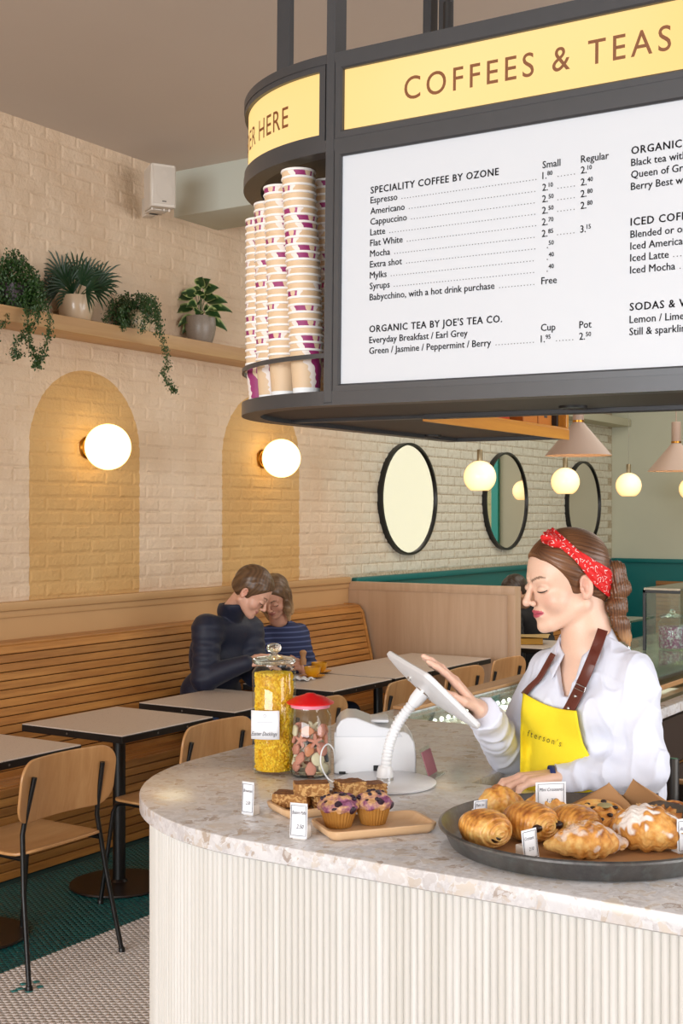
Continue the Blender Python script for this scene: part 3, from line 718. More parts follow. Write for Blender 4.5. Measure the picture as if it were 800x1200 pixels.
# ---- lettering
_texts = []
def text_mesh(s, size, bold=0, sp=1.0):
    c = bpy.data.curves.new('lettering', 'FONT'); c.body = s; c.size = size; c.space_character = sp; c.offset = bold*size; c.resolution_u = 5 if size > .04 else 2
    o = link(bpy.data.objects.new('lettering', c)); dg = bpy.context.evaluated_depsgraph_get(); me = bpy.data.meshes.new_from_object(o.evaluated_get(dg))
    bpy.data.objects.remove(o); return me
def loc_board(px, py):          # pixel -> level canopy coordinates on the board plane (undo the slight roll)
    w = at_y(px, py, SY+.006); return RM.inverted() @ w+PV
def put_text(s, x, z, size, mat, bold=0, sp=1.0, width=None, parent=None, y=SY+.0072, dbl=0):
    me = text_mesh(s, size, bold, sp)
    if dbl:
        mb_ = MB(); vs_ = [v.co.copy() for v in me.vertices]; fs_ = [tuple(f.vertices) for f in me.polygons]
        for dx_, dy_ in ((0, 0), (dbl, 0), (dbl*.5, dbl*.5)): mb_.add([(v.x+dx_, v.y+dy_, 0) for v in vs_], fs_)
        me = mb_.mesh('lettering')
    n = len(me.vertices); co = np.zeros(n*3, dtype=np.float32); me.vertices.foreach_get('co', co); co = co.reshape(-1, 3)
    kx = 1 if width is None else width/(co[:, 0].max()-co[:, 0].min()); x0 = co[:, 0].min()
    V = np.stack([(co[:, 0]-x0)*kx+x-PV.x, np.full(n, y-PV.y), co[:, 1]+z-PV.z], 1).astype(np.float32); me.vertices.foreach_set('co', V.ravel()); me.update()
    me.materials.clear(); me.materials.append(mat); o = link(bpy.data.objects.new('lettering', me)); o.parent = parent or board; return x+(co[:, 0].max()-x0)*kx
def bx(px, py): return loc_board(px, py)
xa = bx(433, 300).x; base = {}
zs = {}
rows = [(227, 'h', 'SPECIALITY COFFEE BY OZONE'), (238.5, 'b', 'Espresso'), (251.2, 'b', 'Americano'), (263.6, 'b', 'Cappuccino'), (276, 'b', 'Latte'), (288.5, 'b', 'Flat White'), (301, 'b', 'Mocha'), (313.6, 'b', 'Extra shot'), (326.3, 'b', 'Mylks'), (339, 'b', 'Syrups'), (352, 'b', 'Babycchino, with a hot drink purchase'), (389.5, 'h', "ORGANIC TEA BY JOE'S TEA CO."), (402.2, 'b', 'Everyday Breakfast / Earl Grey'), (414.8, 'b', 'Green / Jasmine / Peppermint / Berry')]
BS = .0215
wB = bx(579, 330).x-xa; wH = bx(584, 204).x-xa; kB = None
me_ = text_mesh('Babycchino, with a hot drink purchase', BS); wd = max(v.co.x for v in me_.vertices)-min(v.co.x for v in me_.vertices); KB = wB/wd
def putb(s, x, z, size=BS, **k):
    k['dbl'] = .0011 if k.pop('bold', 0) else .0006; me = text_mesh(s, size, 0, k.get('sp', 1)); w = max(v.co.x for v in me.vertices)-min(v.co.x for v in me.vertices)
    return put_text(s, x, z, size, M['ink'], width=w*KB, **k)
xdot = bx(627, 300).x; xs1 = bx(634, 300).x; xd2a = bx(652.5, 300).x; xd2b = bx(672, 300).x; xs2 = bx(679, 300).x
prices = {1: ('1.', '80', '2.', '10'), 2: ('2.', '10', '2.', '40'), 3: ('2.', '50', '2.', '80'), 4: ('2.', '50', '2.', '80'), 5: ('2.', '70'), 6: ('2.', '85', '3.', '15'), 7: ('  .', '50'), 8: ('  .', '40'), 9: ('  .', '40'), 13: ('1.', '95', '2.', '50')}
def dots(x0, x1, z):
    mb = MB(); x = x0; n = int((x1-x0)/.0073)
    for i in range(n+1):
        c = (x0+i*.0073, z+.0014); r = .0012; mb.add([(c[0]+r*math.cos(a), SY+.0072, c[1]+r*math.sin(a)) for a in [PI/3*k for k in range(6)]], [(0, 1, 2, 3, 4, 5)])
    cob('leader_dots', mb, M['ink'], board, 0); board_dots.append(1)
board_dots = []
def price(x, z, a, b):
    e = putb(a, x+(.012 if a.startswith('  ') else 0), z, BS*1.0); putb(b, e+.0015, z+.0065, BS*.62)
for i, (py, k, s) in enumerate(rows):
    z = bx(433, py).z
    if k == 'h': put_text(s, xa, z, .0225, M['ink'], 0, 1.12, dbl=.0011, width=wH*(1 if i == 0 else 1.035)); continue
    e = putb(s, xa, z)
    if i == 12: continue
    dots(e+.012, xdot, z)
    if i == 10: putb('Free', xs1, z)
    if i in prices:
        p_ = prices[i]; price(xs1, z, p_[0], p_[1])
        if len(p_) > 2: dots(xd2a, xd2b, z); price(xs2, z, p_[2], p_[3])
zh = bx(633, 197.5).z; putb('Small', xs1, zh); putb('Regular', xs2, zh); zh = bx(633, 388).z; putb('Cup', xs1, zh); putb('Pot', xs2, zh)
xr = bx(738, 280).x
for py, k, s in ((181, 'h', 'ORGANIC ICED TEA'), (194.8, 'b', 'Black tea with lemon'), (208.8, 'b', 'Queen of Green'), (222.8, 'b', 'Berry Best with berries'), (264.6, 'h', 'ICED COFFEES'), (278.8, 'b', 'Blended or on ice'), (292.6, 'b', 'Iced Americano'), (306.4, 'b', 'Iced Latte'), (320.6, 'b', 'Iced Mocha'), (364, 'h', 'SODAS & WATERS'), (378.6, 'b', 'Lemon / Lime'), (392.8, 'b', 'Still & sparkling')):
    z = bx(738, py).z
    if k == 'h': putb(s, xr, z, .0225, bold=.014, sp=1.12)
    else:
        e = putb(s, xr, z)
        if s.startswith('Iced'): dots(e+.01, e+.12, z)
# big sign words
SS = .074
x0 = bx(472, 115).x; x1 = bx(785, 55).x; zb = bx(472, 116.5).z
def sign_text(s, size, bold, sp):
    return text_mesh(s, size, bold, sp)
sgn = text_mesh('COFFEES & TEAS', SS, .004, 1.3); sv = [v.co.copy() for v in sgn.vertices]; sx0 = min(v.x for v in sv); sk = (x1-x0)/(max(v.x for v in sv)-sx0)
fcs = sorted([(min(sv[i].x for i in f.vertices), max(sv[i].x for i in f.vertices), tuple(f.vertices)) for f in sgn.polygons]); words = []; right_ = -9
for a_, b_, f_ in fcs:
    if a_ > right_+.022: words.append([])
    words[-1].append(f_); right_ = max(right_, b_)
for w_ in words:
    mb = MB(); idx = sorted({i for f in w_ for i in f}); mp_ = {i: k for k, i in enumerate(idx)}
    mb.add([((sv[i].x-sx0)*sk+x0, SY+.0115, sv[i].y+zb) for i in idx], [tuple(mp_[i] for i in f) for f in w_]); cob('lettering', mb, M['brown_ink'], None, 0)
def ang_of(px):                    # angle on the curved band that shows at this pixel column
    best = min((abs(400+F*((CS*x+SN*y))/(-SN*x+CS*y)-px), a) for a in [k*.004 for k in range(0, 330)] for x, y in [(CX-SR*math.sin(a), CY-SR*math.cos(a))])
    return best[1]
ar = ang_of(331)
mm = sign_text('COFFEES & TEAS', SS, .004, 1.3); kk = (x1-x0)/(max(v.co.x for v in mm.vertices)-min(v.co.x for v in mm.vertices))*.95
rr = SR-.0095; gap_ = 0
for word in ('HERE', 'ORDER'):
    me = sign_text(word, SS*.98, .004, 1.12); n = len(me.vertices); co = np.zeros(n*3, dtype=np.float32); me.vertices.foreach_get('co', co); co = co.reshape(-1, 3)
    xmax = co[:, 0].max(); ang = ar+(xmax-co[:, 0]+gap_)*kk/SR; gap_ += xmax-co[:, 0].min()+.032
    V = np.stack([CX-rr*np.sin(ang)-PV.x, CY-rr*np.cos(ang)-PV.y, co[:, 1]+zb-.004-PV.z], 1).astype(np.float32); me.vertices.foreach_set('co', V.ravel()); me.update()
    me.materials.clear(); me.materials.append(M['brown_ink']); o = link(bpy.data.objects.new('lettering', me)); o.parent = canopy
# ---- shelf cubby along the inner side leg with products
M['cubby'] = wood('honey_ply', 'b87527', 'd1902f', 1, .4, .8, .3, .05)
cub = thing('canopy_shelf', 'honey wood lined open cubby under the far leg of the canopy', 'shelf', (0, 0, 0))
X0, X1, Y0, Y1 = -2.05, -1.688, 3.1, 4.065
def cubp(lo, hi, n='shelf_board'): m = MB(); m.rbox(lo, hi, .002, 1); obj(n, m, M['cubby'], cub)
cubp((X0, Y0, 1.9725), (X1, Y1, 1.979)); cubp((X1-.004, Y0-.05, 1.938), (X1+.002, Y1, 1.974), 'front_lip'); cubp((X0, Y1-.02, 1.979), (X1, Y1, 2.34), 'end_board'); cubp((X0, Y0, 2.34), (X1, Y1, 2.36)); cubp((X0-.015, Y0, 2.0), (X0, Y1, 2.34), 'back_board')
m = MB(); m.rbox((X0+.002, Y1-.03, 1.979), (X1-.03, Y1-.02, 2.34), .001, 1); obj('dark_liner', m, M['steel_in'], cub)
M['kraft'] = plain('kraft_orange_box', 'b96f22', .6, var=.05); M['redfoil'] = plain('red_orange_foil', 'c8401a', .3, .3, bump=.6, bs=60); M['redbag'] = plain('dark_red_bag', '6e3433', .4, bump=.5, bs=50); M['creamtub'] = plain('cream_tub', 'b9a48a', .5)
for i, (y, nm, mat, lb, cat) in enumerate(((3.985, 'coffee_box', 'kraft', 'kraft orange box at the right end of the canopy cubby', 'box'), (3.865, 'coffee_box', 'kraft', 'second kraft orange box from the right end of the cubby', 'box'), (3.715, 'foil_pouch', 'redfoil', 'bright red orange foil pouch beside the kraft boxes', 'pouch'), (3.57, 'coffee_bag', 'redbag', 'mottled dark red bag left of the bright pouch', 'bag'), (3.45, 'lidded_tub', 'creamtub', 'small cream tub beside the mottled dark red bag', 'tub'), (3.33, 'lidded_tub', 'creamtub', 'cream tub with dark lid, second from the left in the cubby', 'tub'), (3.20, 'coffee_bag', 'redbag', 'dark red bag at the far left of the canopy cubby', 'bag'))):
    t = thing(nm, lb, cat, (X1-.11, y, 1.980), 0)
    if nm == 'coffee_box':
        m = MB(); m.rbox((-.06, -.055, 0), (.06, .055, .2), .003, 1); obj('carton', m, M[mat], t)
        m = MB(); m.rbox((.0595, -.03, .11), (.0607, .03, .112), .0002, 1); m.rbox((.0595, -.012, .03), (.0607, .012, .09), .0002, 1); q = obj('printed_mark', m, M['ink'], t); q['kind'] = 'stuff'
    elif nm == 'lidded_tub':
        m = MB(); m.lathe([(0,0), (.04,0), (.05,.09), (0,.09)], 24); obj('tub', m, M[mat], t)
        m = MB(); m.lathe([(0,.09), (.053,.09), (.053,.105), (0,.105)], 24); obj('lid', m, M['steel_in'] if i == 5 else M['creamtub'], t)
    else:
        m = MB(); hw = .075 if nm == 'foil_pouch' else .055
        def bagf(a, b, hw=hw):
            u = a*2*PI; w = math.cos(u)*hw*(1-.0*b); d = math.sin(u)*.045*(1-b)**.6; return Vector((d, w, b*.17))
        m.grid(bagf, 24, 10); m.prism([(-.02,-hw*.9),(.02,-hw*.9),(.02,hw*.9),(-.02,hw*.9)], 0, .01); obj('bag_body', m, M[mat], t, 60)
        m = MB(); m.rbox((-.003, -hw, .168), (.003, hw, .185), .001, 1); obj('sealed_top', m, M[mat], t)
# ================================================================ PAPER CUPS in the rounded end
def cup_mat():
    t = NT('printed_paper_cup'); tc = t.n('ShaderNodeTexCoord'); x, y, z = t.sep(tc.outputs['Object']); oi = t.n('ShaderNodeObjectInfo')
    an = t.math('ARCTAN2', y, x); wob = t.math('MULTIPLY', t.noise(tc.outputs['Object'], 28, 2), 1.0)
    a = t.math('ADD', t.math('ADD', t.math('MULTIPLY', an, 1/(2*PI)), t.math('MULTIPLY', z, 1.4)), t.math('MULTIPLY', wob, .22))
    fr = t.math('FRACT', t.math('MULTIPLY', t.math('ADD', a, 2), 1.25))
    c = t.ramp(fr, ((.0, 'dcbf9c'), (.45, 'eadfd8'), (.52, '962c69'), (.68, 'dcc3a4'), (.74, 'a03a74'), (.80, 'eae0da'), (.86, 'd8b995')))
    c.node.color_ramp.interpolation = 'CONSTANT'
    st = t.mix(t.math('GREATER_THAN', z, .1045), c, 'f2ece6'); st = t.mix(t.math('LESS_THAN', z, .016), st, 'eef0f2')
    t.col(st); t.rough(.55); return t.m
M['cup'] = cup_mat(); M['cuprim'] = plain('cup_rim_white', 'f6f2ee', .45)
cm = MB(); cm.lathe([(0,.004), (.030,.004), (.0305,0), (.0325,0), (.0405,.106), (.0385,.106), (.031,.006), (0,.006)], 28)
cm.cur = 1; cm.lathe([(.0400,.104), (.0428,.105), (.0432,.1075), (.0422,.110), (.0395,.109), (.0385,.106)], 28)
cupme = cm.mesh('paper_cup'); smooth(cupme, 50); cupme.materials.append(M['cup']); cupme.materials.append(M['cuprim'])
stacks = [(359, 3.13, 464, .022, 'nearest', 26), (333.5, 3.215, 466, .012, 'second', 24), (318.5, 3.31, 468, .005, 'third', 23), (306, 3.41, 471, .0, 'far left', 22), (384, 3.23, 462, .0, 'half hidden', 25)]
desc = {'nearest': 'printed paper cup in the widest, nearest stack beside the steel post', 'second': 'printed paper cup in the stack just left of the widest one', 'third': 'printed paper cup in the third stack from the steel post', 'far left': 'printed paper cup in the leftmost stack at the rounded edge', 'half hidden': 'printed paper cup in the stack mostly hidden behind the steel post'}
for px, d, py, lean, nm, n in stacks:
    last = None
    b = P(px, 465, d); b.z = 1.976
    for k in range(n):
        s_ = k*.0182
        if 1.976+s_+.112 > 2.538: break
        o = link(bpy.data.objects.new('paper_cup', cupme))
        la = lean*(k/n)**1.2
        o.location = b-RIGHT*la+Vector((0, 0, s_)); o.rotation_euler = (0, 0, random.choice([0, .3, 1.7, 2.9, 4.0, 5.1])+random.uniform(-.3, .3))
        ds = desc[nm]; last = o
        if k == 0: ds = ds.replace('printed paper cup in', 'bottom cup of')
        tag(o, ds, 'cup', f'cups of the {nm} stack in the canopy')
    last['label'] = desc[nm].replace('printed paper cup in', 'topmost cup of')
# ================================================================ COUNTER
HT = 1.06; CF, CL, RC = 1.965, -2.08, .61; CXE, CYE = 1.5, 6.2
def terrazzo():
    t = NT('terrazzo_top'); c = t.pos()
    nn = t.n('ShaderNodeTexNoise'); nn.inputs['Scale'].default_value = 22; nn.inputs['Detail'].default_value = 4; t.l(c, nn.inputs['Vector'])
    ws = t.n('ShaderNodeVectorMath', operation='SCALE'); ws.inputs[3].default_value = .05; t.l(nn.outputs['Color'], ws.inputs[0]); w = t.n('ShaderNodeVectorMath', operation='ADD'); t.l(c, w.inputs[0]); t.l(ws.outputs[0], w.inputs[1])
    out = t.ramp(t.noise(c, 60, 5, .7), ((.35, 'bfbcbe'), (.65, 'e0dfe1')))
    for sc, gap, lo_, hi_, k in ((17, .045, .38, .75, 0), (40, .05, .45, .65, 1), (95, .06, .5, .6, 2)):
        v = t.n('ShaderNodeTexVoronoi'); v.inputs['Scale'].default_value = sc; t.l(w.outputs[0], v.inputs['Vector']); e = t.n('ShaderNodeTexVoronoi'); e.feature = 'DISTANCE_TO_EDGE'; e.inputs['Scale'].default_value = sc; t.l(w.outputs[0], e.inputs['Vector'])
        r = t.sep(v.outputs['Color']); pick = t.math('GREATER_THAN', r[0], lo_); near = t.math('GREATER_THAN', e.outputs['Distance'], gap)
        cc = t.ramp(r[1], ((.0, 'c8c6c9'), (.3, 'e0e0e2'), (.55, 'cfcac6'), (.78, 'd8d8dc'), (.95, 'c4b4a2'), (.99, 'a89078')) if k != 1 else ((.0, 'dcdcde'), (.4, 'bbb7b8'), (.75, 'cfc2b2'), (.96, '8d7663')))
        out = t.mix(t.math('MULTIPLY', t.math('MULTIPLY', pick, near), hi_), out, cc)
    t.col(out); t.rough(.17); t.b.inputs['Specular IOR Level'].default_value = .55; return t.m
M['terrazzo'] = terrazzo()
counter = thing('service_counter', 'rounded white fluted service counter with pale terrazzo worktop', 'counter', (0, 0, 0))
def cpath(off, n=40):     # outer outline (offset inward by off) from far end along left side, corner, front
    r = RC-off; cx, cy = CL+RC, CF+RC
    return [(CL+off, CYE)]+[(cx-r*math.cos(a), cy-r*math.sin(a)) for a in [PI/2*k/n for k in range(n+1)]]+[(CXE, CF+off)]
XI, YI = -1.353, 2.673     # inner corner of the L
def ctop():
    mb = MB()
    rings = [(.004, HT-.036), (0, HT-.033), (0, HT-.004), (.0012, HT-.0012), (.004, HT)]; n = None; vs = []
    for off, z in rings:
        p = cpath(off)+[(CXE, YI-off), (XI-off, YI-off), (XI-off, CYE)]; n = len(p); vs += [(x, y, z) for x, y in p]
    fs = [tuple(range(n)), tuple((len(rings)-1)*n+k for k in range(n))]
    for r in range(len(rings)-1): fs += [(r*n+k, r*n+(k+1) % n, (r+1)*n+(k+1) % n, (r+1)*n+k) for k in range(n)]
    mb.add(vs, fs); return mb
# the top is cut out for the glass chiller further back -> build as two slabs
CH0 = 3.42; CHX0, CHX1 = -2.0, -1.40
def ctop2():
    mb = MB(); rings = [(.004, HT-.036), (0, HT-.033), (0, HT-.004), (.0012, HT-.0012), (.004, HT)]; vs = []
    for off, z in rings:
        r = RC-off; cx, cy = CL+RC, CF+RC
        p = [(CHX0, CH0-off), (CHX0, CYE-off), (CL+off, CYE-off)]+[(cx-r*math.cos(a), cy-r*math.sin(a)) for a in [PI/2*k/40 for k in range(41)]]+[(CXE-off, CF+off), (CXE-off, YI-off), (XI-off, YI-off), (XI-off, CYE-off), (CHX1, CYE-off), (CHX1, CH0-off)]
        n = len(p); vs += [(x, y, z) for x, y in p]
    fs = [tuple(range(n-1, -1, -1)), tuple((len(rings)-1)*n+k for k in range(n))]
    for r in range(len(rings)-1): fs += [(r*n+k, r*n+(k+1) % n, (r+1)*n+(k+1) % n, (r+1)*n+k) for k in range(n)]
    mb.add(vs, fs); return mb
obj('worktop', ctop2(), M['terrazzo'], counter, 40)
def white_wash():
    t = NT('white_washed_flute'); tc = t.n('ShaderNodeTexCoord'); oi = t.n('ShaderNodeObjectInfo'); mp = t.n('ShaderNodeMapping'); mp.inputs[3].default_value = (30, 30, 1.2); t.l(t.pos(), mp.inputs[0])
    f = t.noise(mp.outputs[0], 2, 4, .6); c = t.ramp(f, ((.3, 'd3d1cc'), (.7, 'e3e1de'))); c = t.mix(t.math('MULTIPLY', oi.outputs['Random'], .5), c, 'cbc8c0'); t.col(c); t.rough(.6); t.bump(f, .1, .002); return t.m
M['flute'] = white_wash()
mb = MB(); pth = cpath(.030); core = pth+[(CXE, YI-.03), (XI-.03, YI-.03), (XI-.03, CYE)]; mb.prism(core, .0, HT-.036); obj('carcass', mb, plain('counter_core', 'b5a892', .7), counter, ang=0)
fl_m = MB(); w = .0143; prof = [(-w/2, 0), (-w/2+.0004, -.0035), (-w/4, -.0065), (0, -.0075), (w/4, -.0065), (w/2-.0004, -.0035), (w/2, 0)]
fl_m.add([(x, y, 0) for x, y in prof]+[(x, y, HT-.037) for x, y in prof], [(i, i+1, 8+i, 7+i) for i in range(6)])
flme = fl_m.mesh('flute'); smooth(flme, 60); flme.materials.append(M['flute'])
pth = cpath(.030, 60); seg = []; 
L = [0]
for a, b in zip(pth, pth[1:]): L.append(L[-1]+math.hypot(b[0]-a[0], b[1]-a[1]))
s_start = L[1]-.12; cnt = int((L[-1]-s_start-.2)/w)
for k in range(min(cnt, 298)):
    s_ = s_start+(k+.5)*w; i = max(j for j in range(len(L)-1) if L[j] <= s_); f = (s_-L[i])/(L[i+1]-L[i]); a, b = pth[i], pth[i+1]
    o = link(bpy.data.objects.new('flute', flme)); o.parent = counter; o.location = (a[0]+(b[0]-a[0])*f, a[1]+(b[1]-a[1])*f, .0); o.rotation_euler = (0, 0, math.atan2(b[1]-a[1], b[0]-a[0]))
mb = MB(); n_ = int((CYE-3.0)/w)
for k in range(n_+30):
    y = L[1]-.12
rest = MB()
for k in range(int((CYE-(CF+RC)-.12)/w)):
    y = CF+RC+.12+(k+.5)*w
    rest.add([(CL+.030+p[1], y+p[0], z) for z in (0, HT-.037) for p in prof], [(i, i+1, 8+i, 7+i) for i in range(6)])
o = obj('flutes', rest, M['flute'], counter, weld=False); o['kind'] = 'stuff'
# chiller set in the side leg
M['white_int'] = plain('white_interior', 'd9dedb', .4); M['led'] = plain('led_dot', 'ffffff', .5, em='fff8e6', es=9.0); M['pane'] = pane_glass('chiller_glass', 'eef6f4', .05); M['chrome'] = plain('chrome', 'c9c9c9', .15, 1)
M['woodtrim'] = wood('oak_trim', 'a5784a', 'c09060', 1, .5, .8, .05, .05)
ch = thing('glass_chiller', 'glass topped display chiller sunk into the worktop with rows of small lights', 'chiller', (0, 0, 0))
mb = MB(); mb.box((CHX0+.006, CH0+.006, .62), (CHX1-.006, CYE, .64)); mb.box((CHX0+.004, CH0+.006, .64), (CHX0+.02, CYE-.3, HT-.04)); mb.box((CHX1-.02, CH0+.006, .64), (CHX1-.006, CYE-.3, HT-.04)); mb.box((CHX0+.02, CH0+.004, .64), (CHX1-.02, CH0+.02, HT-.04)); mb.box((CHX0+.02, 4.9, .64), (CHX1-.02, 4.92, HT-.04)); obj('inner_tub', mb, M['white_int'], ch, ang=0)
for z, x in ((1.034, -1.965), (1.002, -1.965), (.965, -1.965)):
    mb = MB(); mb.rbox((CHX0+.02, CH0+.06, z-.012), (CHX0+.09, 4.88, z), .002, 1); r_ = obj('light_rail', mb, M['woodtrim'] if z < 1.01 else M['white_int'], ch)
    mb = MB(); y = CH0+.1
    while y < 4.85: mb.sphere((CHX0+.093, y, z+.008), .007, 8, 6); y += .045
    d_ = obj('light_dots', mb, M['led'], r_); d_['kind'] = 'stuff'
for y in (3.64, 3.92):
    mb = MB(); mb.rbox((CHX0+.12, y, HT-.03), (CHX1-.03, y+.03, HT-.02), .001, 1); obj('strip_light', mb, plain('strip_light_lit', 'ffffff', .5, em='ffffff', es=5), ch)
al_ = area('chiller_strip_light', ((CHX0+CHX1)/2, 4.15, HT-.03), ((CHX0+CHX1)/2, 4.15, 0), .3, 1.3, 5, (1, .99, .94)); al_.parent = ch
mb = MB(); mb.box((CHX0+.001, CH0+.002, HT-.012), (CHX1-.001, 4.9, HT-.004)); obj('glass_top', mb, M['pane'], ch, ang=0)
mb = MB(); mb.rbox((CL+.003, 3.55, HT+.0005), (CHX0, 5.2, HT+.012), .002, 1); obj('timber_rim', mb, M['woodtrim'], ch)
# raised glass box on the far part, and the tall case with the sweet jar
gb = thing('raised_glass_cabinet', 'low glass fronted cabinet on the worktop behind the barista', 'cabinet', (0, 0, 0))
GX0, GX1, GY0, GY1 = -1.95, -1.49, 4.25, 6.1
mb = MB(); mb.rbox((GX0, GY0, HT+.001), (GX1, GY1, HT+.02), .003, 1); obj('timber_base', mb, M['woodtrim'], gb)
mb = MB(); mb.box((GX0+.02, GY0+.02, 1.144), (GX1-.004, GY1-.02, 1.150)); obj('glass_shelf', mb, M['pane'], gb, ang=0)
mb = MB(); mb.box((GX1-.010, GY0+.01, 1.08), (GX1-.004, GY1-.02, 1.144)); obj('glass_front', mb, M['pane'], gb, ang=0)
mb = MB(); mb.box((GX0+.02, GY0+.03, 1.102), (GX1-.02, GY1-.03, 1.106)); obj('inner_shelf', mb, plain('steel_tray', 'c4c9c2', .25, .9), gb, ang=0)
tc_ = thing('tall_glass_case', 'tall black edged glass case standing on the cabinet at the right edge', 'case', (0, 0, 0))
TX0, TX1, TY0, TY1, TZ0, TZ1 = -1.716, -1.573, 4.9, 5.6, 1.151, 1.39
mb = MB(); mb.box((TX0, TY0, TZ0), (TX0+.006, TY1, TZ1)); mb.box((TX1-.006, TY0, TZ0), (TX1, TY1, TZ1)); mb.box((TX0, TY0, TZ0), (TX1, TY0+.005, TZ1)); obj('glass_walls', mb, M['pane'], tc_, ang=0)
mb = MB(); mb.box((TX0-.002, TY0-.004, TZ1), (TX1+.002, TY1, TZ1+.008)); obj('glass_lid', mb, pane_glass('milky_edge_glass', 'cfe0d6', .3), tc_, ang=0)
mb = MB(); mb.rbox((TX0-.006, TY0-.006, TZ0), (TX0+.005, TY0+.006, TZ1), .001, 1); mb.rbox((TX0-.006, TY0-.006, TZ1-.012), (TX1, TY0+.004, TZ1), .001, 1); obj('black_edge', mb, M['black'], tc_)
for z in (1.49, ):
    m_ = MB(); q = P(735, 742, 4.9); m_.box((-1.95, 4.55, 1.30-.05), (-1.80, 5.2, 1.258)); t = tag(obj('glass_ledge', m_, pane_glass('green_glass_ledge', 'a8cfc0', .3), ang=0), 'pale green glass ledge seen behind the ponytail', 'ledge')
    for y in (4.6, 5.15):
        m_ = MB(); m_.tube([(-1.87, y, 1.107), (-1.87, y, 1.251)], .008, 10); p_ = obj('support_pin', m_, M['chrome'], t)
# inner side of the side leg: dark cabinet fronts
M['darkwood'] = plain('dark_brown_cabinet', '2f211a', .5, var=.1, bs=8)
mb = MB(); cab = thing('under_counter_cabinet', 'dark brown cabinet fronts under the worktop behind the barista', 'cabinet', (XI, 0, 0))
for i, (y0, y1) in enumerate(((2.75, 3.4), (3.41, 4.0), (4.01, 4.6), (4.61, 5.2))):
    mb = MB(); mb.rbox((-.028, y0, .86), (-.004, y1, HT-.045), .003, 1); f_ = obj('drawer_front', mb, M['darkwood'], cab)
    mb = MB(); mb.rbox((-.006, y0, .855), (.0, y1, .861), .001, 1); obj('brass_strip', mb, M['brass'], f_)
    mb = MB(); mb.rbox((-.028, y0, .12), (-.004, y1, .85), .003, 1); obj('door', mb, M['darkwood'], cab)
bn = thing('roll_holder', 'dark wooden open box holding rolls beside the barista elbow', 'box', P(795, 925, 3.35)); bl = bn.location; bl.z = .70
bn.rotation_euler = (0, 0, 0)
mb = MB()
for lo, hi in (((-.14, -.2, 0), (.14, -.185, .24)), ((-.14, .185, 0), (.14, .2, .24)), ((-.14, -.185, 0), (-.125, .185, .24)), ((.125, -.185, 0), (.14, .185, .24)), ((-.14, -.2, -.015), (.14, .2, 0))): mb.rbox(lo, hi, .002, 1)
obj('box_body', mb, M['darkwood'], bn); mb = MB(); mb.rbox((-.142, -.202, .24), (-.12, .202, .252), .002, 1); mb.rbox((-.142, -.202, .24), (.142, -.18, .252), .002, 1); mb.rbox((-.142, .18, .24), (.142, .202, .252), .002, 1); mb.rbox((.12, -.202, .24), (.142, .202, .252), .002, 1); obj('timber_edge', mb, M['woodtrim'], bn)
mb = MB(); mb.rbox((-.10, -.15, -.70), (.10, .15, -.016), .004, 1); obj('plinth', mb, M['darkwood'], bn)
for px, py0, py1, r, c, lb in ((787, 889, 925, .017, '2d6b46', 'dark tube with green end standing in the roll holder'), (800, 885, 935, .017, '8a8f98', 'silver grey roll leaning in the roll holder')):
    a = P(px, py1, 3.32); b = P(px+(1 if c == '2d6b46' else 12), py0, 3.36); a.z = .715; 
    t = thing('foil_roll', lb, 'roll', a); v = b-a; m = MB(); m.tube([(0,0,0), v], r, 18); obj('tube', m, plain('roll_dark', '4a4744' if c == '2d6b46' else c, .35, .5), t)
    m = MB(); m.tube([v, v+v.normalized()*.002], r*.8, 18); obj('end_cap', m, plain('end_'+c, c, .5), t)
# ================================================================ THINGS ON THE COUNTER
M['glass'] = glass('jar_glass', 'fbfffd', 0, 1.45)
M['thinglass'] = pane_glass('thin_jar_glass', 'f6fbf9', .06)
def onc(px, py): return at_z(px, py, HT)
# --- tall jar of yellow biscuits
p = onc(321, 904); d = -SN*p.x+CS*p.y
J = thing('glass_jar', 'tall lidded glass jar full of small yellow sweets, paper label on it', 'jar', p); s = d/F
jr = 25.5*s; 
m = MB(); m.lathe([(0,.001), (jr-.004,.001), (jr,.006), (jr,.243*1), (jr-.006,.252), (jr-.010,.256), (jr-.010,.262)], 48); obj('glass_body', m, M['thinglass'], J, 60)
m = MB(); m.lathe([(0,.263), (jr-.011,.263), (jr-.003,.263), (jr,.267), (jr,.272), (jr-.006,.277), (.012,.282), (.008,.286), (.010,.289), (.016,.293), (.0185,.300), (.016,.307), (.009,.311), (0,.312)], 48); obj('glass_lid', m, M['glass'], J, 60)
# sweets: small stars/blossoms packed; a core plus many singles as stuff
M['sweet'] = (lambda t: (t.col(t.ramp(t.noise(t.coord(), 60, 2), ((.35, 'f2b800'), (.65, 'ffd93a')))), t.rough(.6), t.m)[-1])(NT('yellow_sugar'))
m = MB(); m.lathe([(0,.006), (jr-.010,.006), (jr-.010,.235), (0,.237)], 40); obj('packed_core', m, plain('deep_yellow_core', 'e0a800', .8), J)
sb = MB()
def petal(c, r, e):
    R3 = e.to_matrix(); vs = []; 
    for k in range(10):
        a = k*PI/5; q = r if k % 2 == 0 else r*.62; vs.append(c+R3 @ Vector((math.cos(a)*q, math.sin(a)*q, 0)))
    vs += [c+R3 @ Vector((0, 0, r*.35)), c-R3 @ Vector((0, 0, r*.35))]; return vs, [(k, (k+1) % 10, 10) for k in range(10)]+[((k+1) % 10, k, 11) for k in range(10)]
for k in range(5200):
    a = random.uniform(0, 2*PI); z = random.uniform(.008, .238); r = jr-.0075-random.uniform(0, .003)
    vs, fs = petal(Vector((math.cos(a)*r, math.sin(a)*r, z)), random.uniform(.0032, .0046), Euler((random.uniform(0, 6), random.uniform(0, 6), random.uniform(0, 6)))); sb.add(vs, fs)
